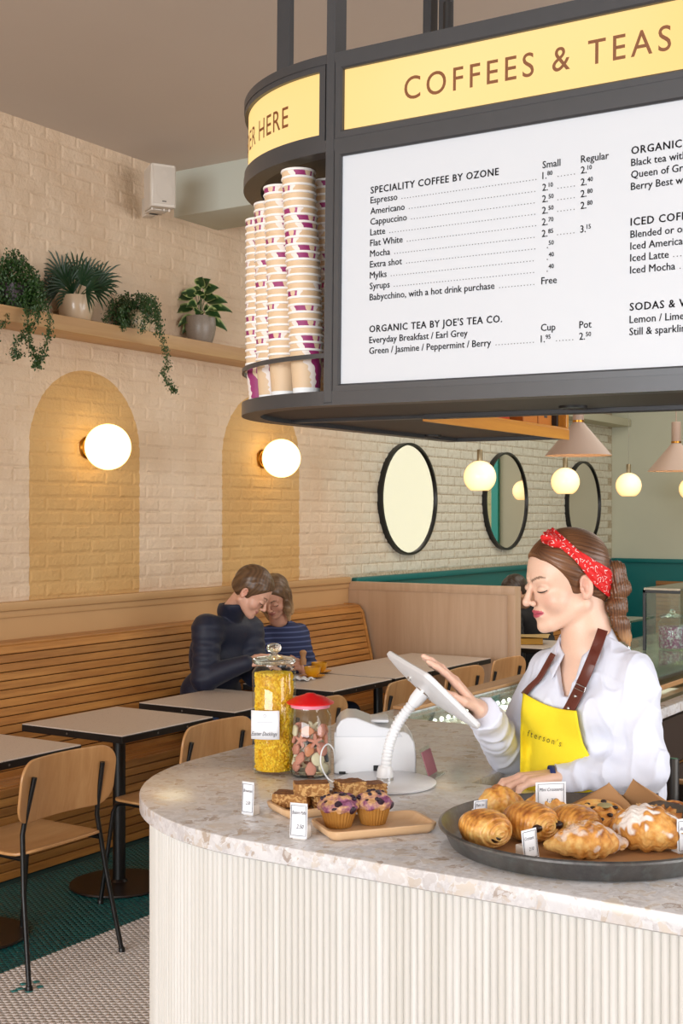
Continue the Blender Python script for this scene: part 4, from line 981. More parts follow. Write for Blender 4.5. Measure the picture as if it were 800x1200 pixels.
for k in range(450):
    a = random.uniform(0, 2*PI); r = (jr-.010)*math.sqrt(random.random()); vs, fs = petal(Vector((math.cos(a)*r, math.sin(a)*r, .238)), .0042, Euler((random.uniform(0, 6), random.uniform(0, 6), 0))); sb.add(vs, fs)
o = obj('yellow_sweets', sb, M['sweet'], J, weld=False, ang=0); o['kind'] = 'stuff'
M['paper'] = plain('white_card', 'eef0f5', .7); M['pen'] = plain('pen_ink_blue_black', '25253a', .6); M['faint'] = plain('faint_print', 'a9adbd', .6)
def hand_text(parent, s, x, z, size, mat, width, M4, name='lettering', shear=.3):
    me = text_mesh(s, size); n = len(me.vertices); co = np.zeros(n*3, dtype=np.float32); me.vertices.foreach_get('co', co); co = co.reshape(-1, 3)
    w = co[:, 0].max()-co[:, 0].min(); k = width/w
    V = [M4 @ Vector((x+(a-co[:, 0].min())*k+b*shear, -.0006, z+b)) for a, b, _ in co.tolist()]; me.vertices.foreach_set('co', np.array(V, dtype=np.float32).ravel()); me.update()
    me.materials.clear(); me.materials.append(mat); o = link(bpy.data.objects.new(name, me)); o.parent = parent; return o
# label: faces camera, slightly turned
LM = Matrix.Translation(Vector((0, 0, 0))-p+P(310, 850, d-jr-.012)) @ Matrix.Rotation(YAW-R_(8), 4, 'Z')
m = MB(); lw, lh = 33*s, 33*s
m.grid(lambda a, b: LM @ Vector(((a-.5)*lw, .006*((a-.5)*2)**2+.002, (b-.5)*lh)), 10, 2); lab = obj('paper_label', m, M['paper'], J, 180); solid(lab, .0006, 1)
hand_text(J, 'Easter', -.47*lw, -.36*lh, .0135, M['pen'], lw*.34, LM); hand_text(J, 'Ducklings', -.08*lw, -.36*lh, .0135, M['pen'], lw*.50, LM); hand_text(J, 'BISCUITERY', -.3*lw, .03*lh, .006, M['faint'], lw*.55, LM, shear=0) if False else None
m = MB(); m.v = []; q = [LM @ Vector((math.cos(a)*.0028, -.0006+.002, .33*lh+math.sin(a)*.0036)) for a in [k*PI/6 for k in range(12)]]; m.tube(q, .0005, 5, closed=True); obj('printed_emblem', m, M['faint'], J)
m = MB(); 
for zz, ww in ((.10, .36), (.0, .2)): m.tube([LM @ Vector((-ww*lw/1.3, .0012, zz*lh)), LM @ Vector((ww*lw/1.3, .0012, zz*lh))], .0005, 5)
o = obj('printed_lines', m, M['faint'], J); o['kind'] = 'stuff'
# --- biscuit jar with red lid
p2 = onc(363.5, 908); d2 = -SN*p2.x+CS*p2.y; s = d2/F; jr = 24.5*s
J2 = thing('biscuit_jar', 'clear glass jar with red lid holding pink, cream and grey shaped biscuits', 'jar', p2)
m = MB(); m.lathe([(0,.001), (jr-.006,.001), (jr,.007), (jr,.145), (jr-.006,.155), (jr-.007,.163)], 48); obj('glass_body', m, M['thinglass'], J2, 60)
m = MB(); m.lathe([(0,.0015), (jr-.006,.0015), (jr-.001,.008), (jr-.003,.0085), (jr-.007,.006), (0,.005)], 40); obj('glass_foot', m, M['glass'], J2, 60)
m = MB(); m.lathe([(0,.163), (jr-.003,.163), (jr-.003,.172), (0,.172)], 40); obj('pink_gasket', m, plain('pink_rubber', 'e58aa0', .4), J2)
m = MB(); m.lathe([(0,.172), (jr+.006,.172), (jr+.007,.175), (jr*.72,.187), (jr*.3,.193), (.010,.196), (0,.197)], 48); obj('lid', m, plain('red_lid_plastic', 'e01b1f', .35), J2, 60)
bc = {'pink': plain('pink_biscuit', 'd08a78', .8, bump=.3, bs=150), 'cream': plain('cream_biscuit', 'e2d3b4', .8, bump=.3, bs=150), 'grey': plain('grey_biscuit', '55565c', .8, bump=.3, bs=150), 'salmon': plain('salmon_biscuit', 'c9805c', .8, bump=.3, bs=150)}
shapes = {'round': lambda a: 1, 'star': lambda a: .70+.40*math.cos(5*a), 'bone': lambda a: .62+.42*abs(math.cos(a))**1.5*(1-.25*math.cos(2*a))+.12*math.cos(4*a), 'oval': lambda a: .72+.3*math.cos(a)**2, 'heart': lambda a: .8-.22*math.sin(a)+.15*math.cos(2*a)}
bi = []
lay = [(-.6,'pink','round'),(-.1,'cream','bone'),(.45,'cream','oval'),(.9,'grey','round'),(-1.1,'grey','oval'),(2,'cream','round'),(3,'pink','round'),(4,'salmon','oval')]
for L_ in range(5):
    for k in range(6):
        cc = random.choice(['pink', 'pink', 'cream', 'cream', 'salmon', 'grey'] if L_ < 5 else ['cream', 'pink', 'cream']); sh_ = random.choice(['round', 'star', 'bone', 'star', 'bone', 'heart', 'oval'])
        a = k*2*PI/6+L_*.5+random.uniform(-.1, .1); r = jr-.013
        bi.append((a, r, .021+L_*.0225+random.uniform(-.003, .003), cc, sh_))
cn = {'pink': 'pink', 'cream': 'cream', 'grey': 'grey', 'salmon': 'salmon'}
pose = lambda: None
for k, (a, r, z, cc, sh_) in enumerate(bi):
    m = MB(); sz = random.uniform(.0155, .0185); f = shapes[sh_]; n = 24
    ring = lambda q, zz: [(math.cos(t_)*f(t_)*sz*q, math.sin(t_)*f(t_)*sz*q, zz) for t_ in [2*PI*i/n for i in range(n)]]
    vs = ring(.85, -.004)+ring(1, -.002)+ring(1, .002)+ring(.85, .0042); m.add(vs, [tuple(range(n-1, -1, -1)), tuple(range(3*n, 4*n))]+[(q*n+i, q*n+(i+1) % n, (q+1)*n+(i+1) % n, (q+1)*n+i) for q in range(3) for i in range(n)])
    o = obj('biscuit', m, bc[cc], None, 60); o.location = p2+Vector((math.cos(a)*r, math.sin(a)*r, z))
    # lean against the wall of the jar, face outwards
    o.rotation_euler = (Matrix.Rotation(a, 3, 'Z') @ Matrix.Rotation(R_(random.uniform(60, 95)), 3, 'Y') @ Matrix.Rotation(random.uniform(0, 6), 3, 'Z')).to_euler()
    nm = {'round': 'round', 'star': 'star shaped', 'bone': 'bone shaped', 'oval': 'oval', 'heart': 'heart shaped'}[sh_]
    tag(o, f'{cn[cc]} {nm} biscuit inside the red lidded glass jar', 'biscuit', f'{cn[cc]} {nm} biscuits in the jar')
# --- receipt printer
M['wplastic'] = plain('white_plastic', 'e6e8ec', .32); M['wplastic2'] = plain('white_plastic_lid', 'dfe2e8', .28); M['darkport'] = plain('dark_port', '1a1a1c', .5)
pp = onc(440, 912); pr = thing('receipt_printer', 'white receipt printer with rounded lid behind the tablet stand', 'printer', pp+FWD*.05, YAW)
s = (-SN*pp.x+CS*pp.y)/F; W2 = 49*s
PM = Matrix(((1,0,0,0),(0,0,-1,0),(0,1,0,0),(0,0,0,1)))     # prism profile (x,z) extruded in y
def sprism(poly, y0, y1, b=.004):
    mb = MB(); mb.prism(poly, y0, y1, Matrix(((1,0,0,0),(0,0,1,0),(0,1,0,0),(0,0,0,1)))); return mb
body = [(-W2, .0), (W2, .0), (W2, .045), (W2-.004, .075), (W2-.016, .094), (W2-.028, .101), (-W2, .101)]
o = obj('body', sprism(body, 0, .145), M['wplastic'], pr, 30); bm_ = o.modifiers.new('bev', 'BEVEL'); bm_.width = .004; bm_.segments = 3; bm_.angle_limit = R_(40)
lid = [(-W2+.002, .089), (-W2+.004, .11), (-W2+.012, .126), (-W2+.028, .136), (-W2+.05, .137), (.0, .124), (.02, .112), (W2-.03, .106), (W2-.03, .089)]
lid2 = [(-W2+.002, .088), (-W2+.006, .112), (-W2+.016, .128), (-W2+.032, .136), (-W2+.055, .135), (.01, .114), (W2-.05, .108), (W2-.03, .088)]
o = obj('lid', sprism(lid2, -.002, .147), M['wplastic2'], pr, 30); bm_ = o.modifiers.new('bev', 'BEVEL'); bm_.width = .004; bm_.segments = 3; bm_.angle_limit = R_(40)
m = MB(); m.rbox((-.01, .03, .118), (.035, .12, .126), .004); obj('paper_cover', m, M['wplastic'], pr)
m = MB(); m.rbox((-.004, -.004, .008), (.012, .001, .021), .001, 1); obj('port', m, M['darkport'], pr)
m = MB(); m.rbox((-W2+.012, -.003, -.0), (-W2+.028, .02, .006), .001, 1); obj('rubber_foot', m, M['darkport'], pr)
m = MB(); m.rbox((W2-.03, -.003, .0), (W2-.012, .02, .004), .001, 1); obj('rubber_foot', m, M['darkport'], pr)
# white cable loop
c0 = [onc(392, 905)+Vector((0,0,.01)), P(391, 880, 3.02), P(384, 872, 3.0), P(377, 880, 2.98), P(376, 896, 2.97), P(384, 912, 2.98), P(396, 921, 2.95), P(410, 924, 2.93)]
def cr(pts, n=8):
    pts = [Vector(q) for q in pts]; out = []
    for i in range(len(pts)-1):
        p0, p1, p2_, p3 = pts[max(i-1, 0)], pts[i], pts[i+1], pts[min(i+2, len(pts)-1)]
        for k in range(n):
            t = k/n; out.append(.5*((2*p1)+(-p0+p2_)*t+(2*p0-5*p1+4*p2_-p3)*t*t+(-p0+3*p1-3*p2_+p3)*t**3))
    out.append(pts[-1]); return out
m = MB(); c0[-1].z = HT+.004; c0[-2].z = max(c0[-2].z, HT+.004); m.tube(cr(c0), .0017, 8); tag(obj('power_cable', m, M['wplastic']), 'thin white cable looping beside the receipt printer', 'cable')
# --- tablet on gooseneck
bp = onc(451, 919); st = thing('tablet_stand', 'white tablet computer in enclosure on a ribbed gooseneck stand', 'tablet stand', bp); D0 = -SN*bp.x+CS*bp.y
m = MB(); m.lathe([(0,.0), (.112,.0), (.118,.002), (.119,.006), (.116,.0085), (.03,.0095), (0,.0095)], 64); obj('base_plate', m, M['wplastic'], st, 50)
K = lambda px, py, dd=0: P(px, py, D0+dd)-bp
m = MB(); m.lathe([(0,.009), (.0195,.009), (.0195,.02), (.018,.034), (.015,.042), (0,.042)], 32); obj('base_collar', m, M['wplastic'], st, 40)
m = MB(); m.lathe([(.0197,.010), (.0200,.010), (.0200,.017), (.0197,.017)], 32); obj('chrome_band', m, M['chrome'], st, 40)
goose = cr([Vector((0,0,.03)), K(453.5, 885), K(457.5, 868, .0), K(465, 850), K(475, 835), K(486, 822)], 12)
rr_ = [.0118+.0012*math.cos(i*PI*.9) for i in range(len(goose))]
fine = []; fr_ = []
for i in range(len(goose)-1):
    for k in range(4): fine.append(goose[i].lerp(goose[i+1], k/4))
fine.append(goose[-1]); fr_ = [.0104+.0024*abs(math.sin(i*PI/11)) for i in range(len(fine))]
m = MB(); m.tube(fine, fr_, 20); obj('gooseneck', m, M['wplastic'], st, 180)
hj = K(486, 822); hj2 = K(496, 810, .0)
m = MB(); m.tube([hj-(hj2-hj)*.35, hj+(hj2-hj)*.1, hj+(hj2-hj)*.9], [.0125, .0165, .0175], 24); obj('swivel_joint', m, M['wplastic'], st, 40)
m = MB(); m.tube([hj+(hj2-hj)*.9, hj+(hj2-hj)*1.15], .0180, 24); obj('chrome_band', m, M['chrome'], st, 40)
e1 = RIGHT*.083+UP*-.030+FWD*-.235; e2 = RIGHT*.128+UP*-.128+FWD*.059; l1, l2 = e1.length, e2.length; e1n = e1.normalized(); e2n = (e2-e1n*e2.dot(e1n)).normalized(); nn_ = e1n.cross(e2n)   # nn_: back side (down-left)
if nn_.dot(UP) > 0: nn_ = -nn_
ctr = K(506, 808, .0)
TM = Matrix((( e1n.x, e2n.x, nn_.x, ctr.x), (e1n.y, e2n.y, nn_.y, ctr.y), (e1n.z, e2n.z, nn_.z, ctr.z), (0,0,0,1)))
def rpoly(a, b, r, n=8): return [(sx*(a-r)+r*math.cos(q), sy*(b-r)+r*math.sin(q)) for sx, sy, q0 in ((1,1,0), (-1,1,PI/2), (-1,-1,PI), (1,-1,3*PI/2)) for q in [q0+PI/2*k/n for k in range(n+1)]]
def shell(specs):
    mb = MB(); n = None; vs = []
    for a, b, r, z in specs: q = rpoly(a, b, r); n = len(q); vs += [TM @ Vector((x, y, z)) for x, y in q]
    fs = [tuple(range(n-1, -1, -1)), tuple((len(specs)-1)*n+k for k in range(n))]
    for q in range(len(specs)-1): fs += [(q*n+k, q*n+(k+1) % n, (q+1)*n+(k+1) % n, (q+1)*n+k) for k in range(n)]
    mb.add(vs, fs); return mb
obj('enclosure', shell([(l1/2-.004, l2/2-.004, .016, -.009), (l1/2, l2/2, .02, -.006), (l1/2, l2/2, .02, .003), (l1/2-.006, l2/2-.006, .018, .007), (l1/2-.03, l2/2-.03, .02, .013), (.05, .04, .02, .018), (.03, .025, .01, .019)]), M['wplastic'], st, 35)
obj('screen', shell([(l1/2-.02, l2/2-.018, .004, -.0096), (l1/2-.02, l2/2-.018, .004, -.0088)]), plain('dark_screen_glass', '16181c', .08), st, 35)
m = MB(); a_ = TM @ Vector((-.02, -.052, .012)); m.tube([a_, a_+nn_*.006], .006, 14); m.tube([a_+nn_*.006, a_+nn_*.010], .004, 12); obj('lock', m, M['chrome'], st)
# --- acrylic card holder
ah = onc(507, 909); t = thing('acrylic_card_holder', 'small clear acrylic stand holding a pink card, seen edge on', 'card holder', ah, YAW+R_(68))
m = MB(); m.rbox((-.04, -.02, 0), (.04, .02, .003), .001, 1); obj('foot', m, M['thinglass'], t)
TL = Matrix.Rotation(R_(-18), 4, 'X')
m = MB(); m.box((-.035, .0, .003), (.035, .002, .07), TL); obj('acrylic_sheet', m, M['thinglass'], t, ang=0)
m = MB(); m.box((-.033, -.0022, .004), (.033, -.0004, .062), TL); obj('pink_card', m, plain('pink_card', 'a86a78', .6), t, ang=0)
# --- wooden serving trays
M['traywood'] = wood('pale_beech_tray', 'cfa77c', 'dcba93', 0, .45, .8, .1, .03)
def tray(name, label, corners, z0=HT, hh=.02):
    c = sum(corners, Vector())/4; ex = ((corners[1]-corners[0])+(corners[2]-corners[3]))/2; ey = ((corners[3]-corners[0])+(corners[2]-corners[1]))/2
    a = ex.length/2; b = ey.length/2; rz = math.atan2(ex.y, ex.x); t = tag(link(bpy.data.objects.new(name, None)), label, 'tray'); t.location = (c.x, c.y, z0); t.rotation_euler = (0, 0, rz)
    specs = [(a-.012, b-.012, .012, .0005), (a-.003, b-.003, .02, .008), (a, b, .022, hh-.002), (a-.001, b-.001, .022, hh), (a-.007, b-.007, .018, hh), (a-.009, b-.009, .016, hh-.003), (a-.018, b-.018, .012, .008), (a-.03, b-.03, .01, .0065)]
    mb = MB(); vs = []
    for A1, B1, r, z in specs: q = rpoly(A1, B1, r); n = len(q); vs += [(x, y, z) for x, y in q]
    fs = [tuple(range(n-1, -1, -1)), tuple((len(specs)-1)*n+k for k in range(n))]
    for q in range(len(specs)-1): fs += [(q*n+k, q*n+(k+1) % n, (q+1)*n+(k+1) % n, (q+1)*n+k) for k in range(n)]
    mb.add(vs, fs); obj('tray_body', mb, M['traywood'], t, 50); return t
zt = HT+.02
tray('serving_tray', 'pale wooden tray in front carrying the two berry muffins', [at_z(382, 977, zt), at_z(512, 965, zt), at_z(488, 948, zt), at_z(366, 958, zt)])
tray('serving_tray', 'pale wooden tray behind, stacked with oat flapjack squares', [at_z(332, 952, zt), at_z(452, 939, zt), at_z(420, 925, zt), at_z(314, 937, zt)])
# --- flapjack squares
M['flap'] = (lambda t: (t.col(t.mix(t.math('GREATER_THAN', t.noise(t.coord(), 160, 3), .52), t.ramp(t.noise(t.coord(), 45, 4), ((.35, '8a5a2c'), (.65, 'b07c44'))), 'd0a468')), t.rough(.75), t.bump(t.noise(t.coord(), 120, 5, .7), .9, .004), t.m)[-1])(NT('oat_flapjack'))
M['flaptop'] = (lambda t: (t.col(t.ramp(t.noise(t.coord(), 90, 5, .7), ((.35, '6e3c1a'), (.7, 'a06c38')))), t.rough(.6), t.bump(t.noise(t.coord(), 120, 5, .7), 1, .004), t.m)[-1])(NT('baked_flapjack_top'))
def flapjack(px, py, z, wpx, rz, label, dd=.05, hh=.028):
    p = at_z(px, py, z); s = (-SN*p.x+CS*p.y)/F; t = thing('flapjack', label, 'flapjack', p, YAW+rz); w = wpx*s
    b = bmesh.new(); bmesh.ops.create_cube(b, size=1); bmesh.ops.subdivide_edges(b, edges=b.edges, cuts=7, use_grid_fill=True)
    for v in b.verts:
        q = v.co.copy(); n_ = q*2; k = max(0, max(abs(n_.x), abs(n_.y))-.8)
        j = Vector([math.sin(q.x*31+px)*math.cos(q.z*27+i*2)*.0012+random.uniform(-.0009, .0009) for i in range(3)])
        v.co = Vector((q.x*w, q.y*dd, (q.z+.5)*hh))+j
        if v.co.z < .0005: v.co.z = .0005
    mb = MB(); mb.bm(b); me = mb.mesh('slab'); me.materials.append(M['flap']); me.materials.append(M['flaptop'])
    for f in me.polygons: f.material_index = 1 if f.normal.z > .6 else 0
    smooth(me, 60); o = link(bpy.data.objects.new('slab', me)); o.parent = t; return t
z1 = HT+.0085; z2 = z1+.0285
flapjack(343, 944, z1, 42, R_(-14), 'flapjack square at the left end of the wooden tray', .05)
flapjack(381, 945, z1, 30, R_(20), 'flapjack square flat on the tray between the two upper squares', .05)
flapjack(410, 940, z1, 34, R_(25), 'flapjack square beneath the upper right square', .045)
flapjack(435, 932, z1, 30, R_(20), 'dark flapjack square at the right end, behind the muffins', .045)
flapjack(364.5, 931, z2, 40, R_(8), 'flapjack square lying on top at the left of the pile', .045, .026)
flapjack(410, 929, z2, 31, R_(24), 'flapjack square lying on top at the right of the pile', .045, .026)
# --- muffins
def muffin_mat():
    t = NT('berry_muffin_top'); c = t.coord(); v = t.n('ShaderNodeTexVoronoi'); v.inputs['Scale'].default_value = 62; t.l(c, v.inputs['Vector'])
    pick = t.math('MULTIPLY', t.math('LESS_THAN', v.outputs['Distance'], .5), t.math('GREATER_THAN', t.sep(v.outputs['Color'])[0], .45))
    base = t.ramp(t.noise(c, 40, 4), ((.3, 'b0743c'), (.44, 'd6a878'), (.56, '8a4f70'), (.8, '6c3a5c'))); t.col(t.mix(pick, base, '2b1526')); t.rough(.5)
    t.bump(t.math('ADD', t.noise(c, 70, 4), t.math('MULTIPLY', pick, .5)), 1, .006); return t.m
M['muff'] = muffin_mat(); M['case'] = plain('muffin_paper_case', 'a8742f', .6, var=.12, bs=90)
for px, py, w, lb in ((391.5, 971, 24.5, 'blueberry muffin with paler pink and cream top, left on the tray'), (437, 967.5, 23.5, 'blueberry muffin with darker golden top, right on the tray')):
    p = at_z(px+ (5 if px < 400 else 0), py-3, HT+.0075); s = (-SN*p.x+CS*p.y)/F; r = w*s
    t = thing('blueberry_muffin', lb, 'muffin', p, random.uniform(0, 3)); m = MB(); n = 60
    def cs(a, b):
        q = a*2*PI; rr0 = r*.60+(r*.30)*b; return Vector((math.cos(q)*rr0*(1+.035*math.cos(q*30)), math.sin(q)*rr0*(1+.035*math.cos(q*30)), b*.038))
    m.grid(cs, 180, 4); m.lathe([(0,.0005), (r*.60,.0005)], 40); obj('paper_case', m, M['case'], t, 60)
    V, Q = sdf_mesh(lambda q: smin(s_ell(q, (0,0,.041), (r*1.04, r*1.0, .017)), s_ell(q, (r*.1,0,.048), (r*.78, r*.7, .016)), .01)+.0022*nz(q, 190, 3)+.0012*nz(q, 420, 5), (-r*1.2,-r*1.2,.01), (r*1.2,r*1.2,.09), .0018)
    me = np_mesh('muffin_top', V, Q); me.materials.append(M['muff']); o = link(bpy.data.objects.new('muffin_top', me)); o.parent = t
    for k in range(9):
        a = random.uniform(0, 6.28); b = random.uniform(.2, .85); x, y = math.cos(a)*r*b, math.sin(a)*r*b; z = .043+.020*math.sqrt(max(0, 1-b*b))
        m = MB(); m.sphere((0,0,0), .0048, 12, 8, (1, 1, .8)); o = obj('blueberry', m, M['berry'] if 'berry' in M else M.setdefault('berry', plain('blueberry_skin', '221428', .3)), t, 180); o.location = (x, y, z)
# --- price cards on small cube holders
M['cube'] = plain('white_marbled_cube', 'ded8d2', .5, var=.15, bs=60)
def price_card(px, py, w, h, rz, lines, label, z=HT, cube=(0, 0), cw=14, tilt=0):
    """px,py = bottom centre of card"""
    p = at_z(px, py, z); s = (-SN*p.x+CS*p.y)/F; t = thing('price_card', label, 'price card', p, YAW+rz)
    c = cw*s/2
    m = MB(); m.rbox((-c, -.001, 0), (c, 2*c, c*1.75), .0015, 1); obj('cube_holder', m, M['cube'], t)
    W_, H_ = w*s, h*s; CM = Matrix.Translation((0, -.003, .003)) @ Matrix.Rotation(tilt, 4, 'Y') @ Matrix.Rotation(R_(-6), 4, 'X')
    m = MB(); m.grid(lambda a, b: CM @ Vector(((a-.5)*W_, -.004*b*b, b*H_)), 4, 6); cd = obj('card', m, M['paper'], t, 180); solid(cd, .0005, 1)
    m = MB(); yy = lambda v: -.004*(v/H_)**2-.0012
    q = [(-.43*W_, .08*H_), (.43*W_, .08*H_), (.43*W_, .93*H_), (-.43*W_, .93*H_)]
    pts = []
    for (a, b), (c_, d_) in zip(q, q[1:]+q[:1]):
        for k in range(6): f = k/6; x = a+(c_-a)*f; zz = b+(d_-b)*f; pts.append(CM @ Vector((x, yy(zz), zz)))
    m.tube(pts, .00045, 5, closed=True); obj('ink_border', m, M['pen'], t)
    for (s_, fx, fz, sz, wd) in lines:
        me = text_mesh(s_, sz*H_); n = len(me.vertices); co = np.zeros(n*3, dtype=np.float32); me.vertices.foreach_get('co', co); co = co.reshape(-1, 3); x0_ = co[:, 0].min(); k = wd*W_/(co[:, 0].max()-x0_)
        V = [CM @ Vector((fx*W_+(a-x0_)*k+b*.2, yy(fz*H_+b), fz*H_+b)) for a, b, _ in co.tolist()]; me.vertices.foreach_set('co', np.array(V, dtype=np.float32).ravel()); me.update(); me.materials.clear(); me.materials.append(M['pen'])
        o = link(bpy.data.objects.new('handwriting', me)); o.parent = t
    return t
price_card(290.5, 956, 17, 38, R_(-32), [('Brownies', -.36, .68, .15, .72), ('2.50', -.15, .3, .16, .36)], 'small handwritten price card in cube holder at the counter left end', cw=14)
price_card(350, 984, 22, 41, R_(-22), [('Blueberry Muffin', -.38, .68, .15, .78), ('2.50', -.12, .28, .17, .4)], 'handwritten muffin price card in cube holder in front of the wooden trays', cw=17)
# ================================================================ BAKERY TRAY
def tray_metal():
    t = NT('weathered_baking_steel'); c = t.pos(); f = t.noise(c, 14, 6, .7); g = t.noise(c, 60, 4, .6)
    t.col(t.mix(t.math('MULTIPLY', t.ramp(g, ((.5, 0), (.75, 1))), .35), t.ramp(f, ((.3, '5a5858'), (.6, '7d7b79'), (.8, '98a09d'))), '8fa09c')); t.b.inputs['Metallic'].default_value = .75; t.rough(t.ramp(f, ((.3, .30), (.7, .5)))); return t.m
M['tray'] = tray_metal()
TC = P(685, 700, 2.412); TC = Vector((TC.x, TC.y, HT)); TR = .272
tr = thing('baking_tray', 'large round dark steel baking tray piled with pastries', 'tray', TC)
m = MB(); m.lathe([(0,.0005), (TR-.03,.0005), (TR-.018,.004), (TR-.004,.034), (TR,.038), (TR+.003,.036), (TR+.003,.040), (TR-.002,.042), (TR-.007,.038), (TR-.021,.008), (TR-.032,.0035), (0,.0035)], 96); obj('tray_pan', m, M['tray'], tr, 50)
M['parch'] = plain('brown_baking_parchment', 'b0855a', .75, bump=.25, bs=12)
t = tag(link(bpy.data.objects.new('baking_parchment', None)), 'brown baking parchment lining the round tray, two corners standing up behind', 'parchment'); t.location = TC
def parch(a, b):
    an = a*2*PI; r = b*(TR-.04); z = .0045+.0012*math.sin(an*5)*b; return Vector((math.cos(an)*r, math.sin(an)*r, z))
m = MB(); m.grid(parch, 60, 6); o = obj('lining_sheet', m, M['parch'], t, 180); solid(o, .0006, 1)
def sheet_corner(pts, nm='raised_corner'):
    m = MB(); A_, B_, C_ = [Vector(q)-TC for q in pts]       # A,B on the tray, C apex
    def f(a, b): q = A_.lerp(B_, a).lerp(C_, b); q += RIGHT*.004*math.sin(b*4)+UP*.003*math.sin(a*3); return q
    m.grid(f, 6, 8); o = obj(nm, m, M['parch'], t, 180); solid(o, .0006, 1)
zt = HT+.008
def tz(px, py, z): return at_z(px, py, z)
sheet_corner([tz(640, 955, zt), tz(752, 962, zt), P(715, 918, 2.63)]); sheet_corner([tz(712, 952, zt), tz(806, 958, zt), P(743, 914, 2.60)])
# ---- pastry colouring
def baked(V, seed=0, lo=(.26,.075,.012), mid=(.66,.29,.055), hi=(.82,.50,.17), h0=0., h1=.06, sugar=0):
    p = V.astype(np.float32); n = nz(p, 60, seed)*.5+nz(p, 170, seed+3)*.35+nz(p, 420, seed+5)*.25
    t = np.clip((p[:, 2]-h0)/(h1-h0), 0, 1)*.72+n*.7
    c = np.where((t < .45)[:, None], np.array(hi)*(1-np.clip(t/.45, 0, 1))[:, None]+np.array(mid)*np.clip(t/.45, 0, 1)[:, None], np.array(mid)*(1-np.clip((t-.45)/.5, 0, 1))[:, None]+np.array(lo)*np.clip((t-.45)/.5, 0, 1)[:, None])
    if sugar:
        m = np.clip((nz(p, 55, seed+9)+nz(p, 260, seed+11)*.7+(t-.35)*1.6-.25)*2.2, 0, 1)*sugar; c = c*(1-m[:, None])+np.array((.86, .80, .76))*m[:, None]
    return c
M['pastry'] = vcol('baked_pastry', .42, bump=.5, bs=150, coat=.25, var=.35)
M['pastry_s'] = vcol('sugared_pastry', .7, bump=.6, bs=220, var=.2)
M['choc'] = plain('dark_chocolate', '2a140c', .35)
def pz(name, label, cat, px, py, z, rz, fn, blo, bhi, h=.0022, mat='pastry', group=None, tilt=0, **kw):
    p = at_z(px, py, z); t = thing(name, label, cat, p, 0, group, rot=(0, tilt, YAW+rz)); V, Q = sdf_mesh(fn, blo, bhi, h); me = np_mesh('baked_dough', V, Q, baked(V, **kw)); me.materials.append(M[mat]); o = link(bpy.data.objects.new('baked_dough', me)); o.parent = t; return t
def pac(L, Wd, H, seed):
    def f(q):
        c = A(0, 0, H*.5); d = q-c; e = ((np.abs(d[:, 0])/(L/2))**2.3+(np.abs(d[:, 1])/(Wd/2))**2.3+(np.abs(d[:, 2])/(H/2))**2.3+1e-9)**(1/2.3)
        s = (e-1)*min(L, Wd, H)*.5; rho = np.sqrt(d[:, 1]**2*(H/Wd)**2+d[:, 2]**2)
        tw = 1+.15*nz(q, 40, seed); endk = np.clip((np.abs(d[:, 0])-L*.18)/(L*.2), 0, 1)
        s += .0014*np.sin(rho*2*PI/.0072*tw)*endk+.0007*np.sin(d[:, 0]*2*PI/.010+3*nz(q, 30, seed+1))*(1-endk)+.0012*nz(q, 70, seed)
        return np.maximum(s, -(q[:, 2]-.0005))*.75
    return f
def add_choc(t, L, Wd, H, xs, r=.0085):
    for (y, z) in xs:
        m = MB(); m.sphere((L/2-.0075, y, z), r, 16, 10, (.9, 1.25, .85)); obj('chocolate_stick', m, M['choc'], t, 180)
zb_ = HT+.0045
t = pz('pain_au_chocolat', 'chocolate filled pastry at the left of the tray, one chocolate end facing out', 'pastry', 568, 992, zb_, R_(-62), pac(.105, .088, .068, 1), (-.06,-.055,-.004), (.06,.055,.075), seed=1, h1=.075); add_choc(t, .105, .088, .068, [(-.008, .026)], .010)
t = pz('pain_au_chocolat', 'chocolate filled pastry behind the front price card, two chocolate ends showing', 'pastry', 621, 985, zb_, R_(-58), pac(.112, .090, .072, 2), (-.062,-.055,-.004), (.062,.055,.08), seed=2, h1=.075); add_choc(t, .112, .09, .072, [(-.024, .036), (.027, .036)], .009)
t = pz('pain_au_chocolat', 'chocolate filled pastry in the middle of the tray, smooth rounded end', 'pastry', 674, 982, zb_, R_(-50), pac(.10, .085, .062, 3), (-.06,-.055,-.004), (.06,.055,.075), seed=3, h1=.08)
def crois(L, Rm, bend, seed, nseg=7, flat=.8):
    def f(q):
        x = q[:, 0]; u = np.clip(x/(L/2), -1, 1); yc = bend*(u*u-.3); w = Rm*(1-.72*np.abs(u)**1.8); y = q[:, 1]-yc; z = q[:, 2]-Rm*flat*.95*(1-.35*np.abs(u)**2)
        ph = x/L*nseg*2*PI+y*40; saw = (np.abs(np.mod(ph/(2*PI), 1)-.5)*2); w2 = w*(1+.13*(saw-.5))
        r = np.sqrt(y*y+(z/flat)**2+(np.maximum(np.abs(x)-L/2, 0))**2)
        s = r-w2+.0016*nz(q, 110, seed)+.0008*np.sin(y*700+nz(q, 60, seed)*4)
        return np.maximum(s, -(q[:, 2]-.0005))*.6
    return f
pz('mini_croissant', 'small golden croissant at the back left of the tray', 'croissant', 585, 957, zb_, R_(15), crois(.105, .033, -.012, 4, 5, 1.0), (-.065,-.06,-.004), (.065,.05,.08), seed=4, lo=(.42,.14,.02), mid=(.78,.36,.07), h1=.06)
pz('mini_croissant', 'small golden croissant tucked behind the large price card holder', 'croissant', 640, 963, zb_, R_(-20), crois(.10, .030, -.010, 5, 5, 1.1), (-.065,-.06,-.004), (.065,.05,.08), seed=5, lo=(.42,.14,.02), mid=(.78,.36,.07), h1=.06)
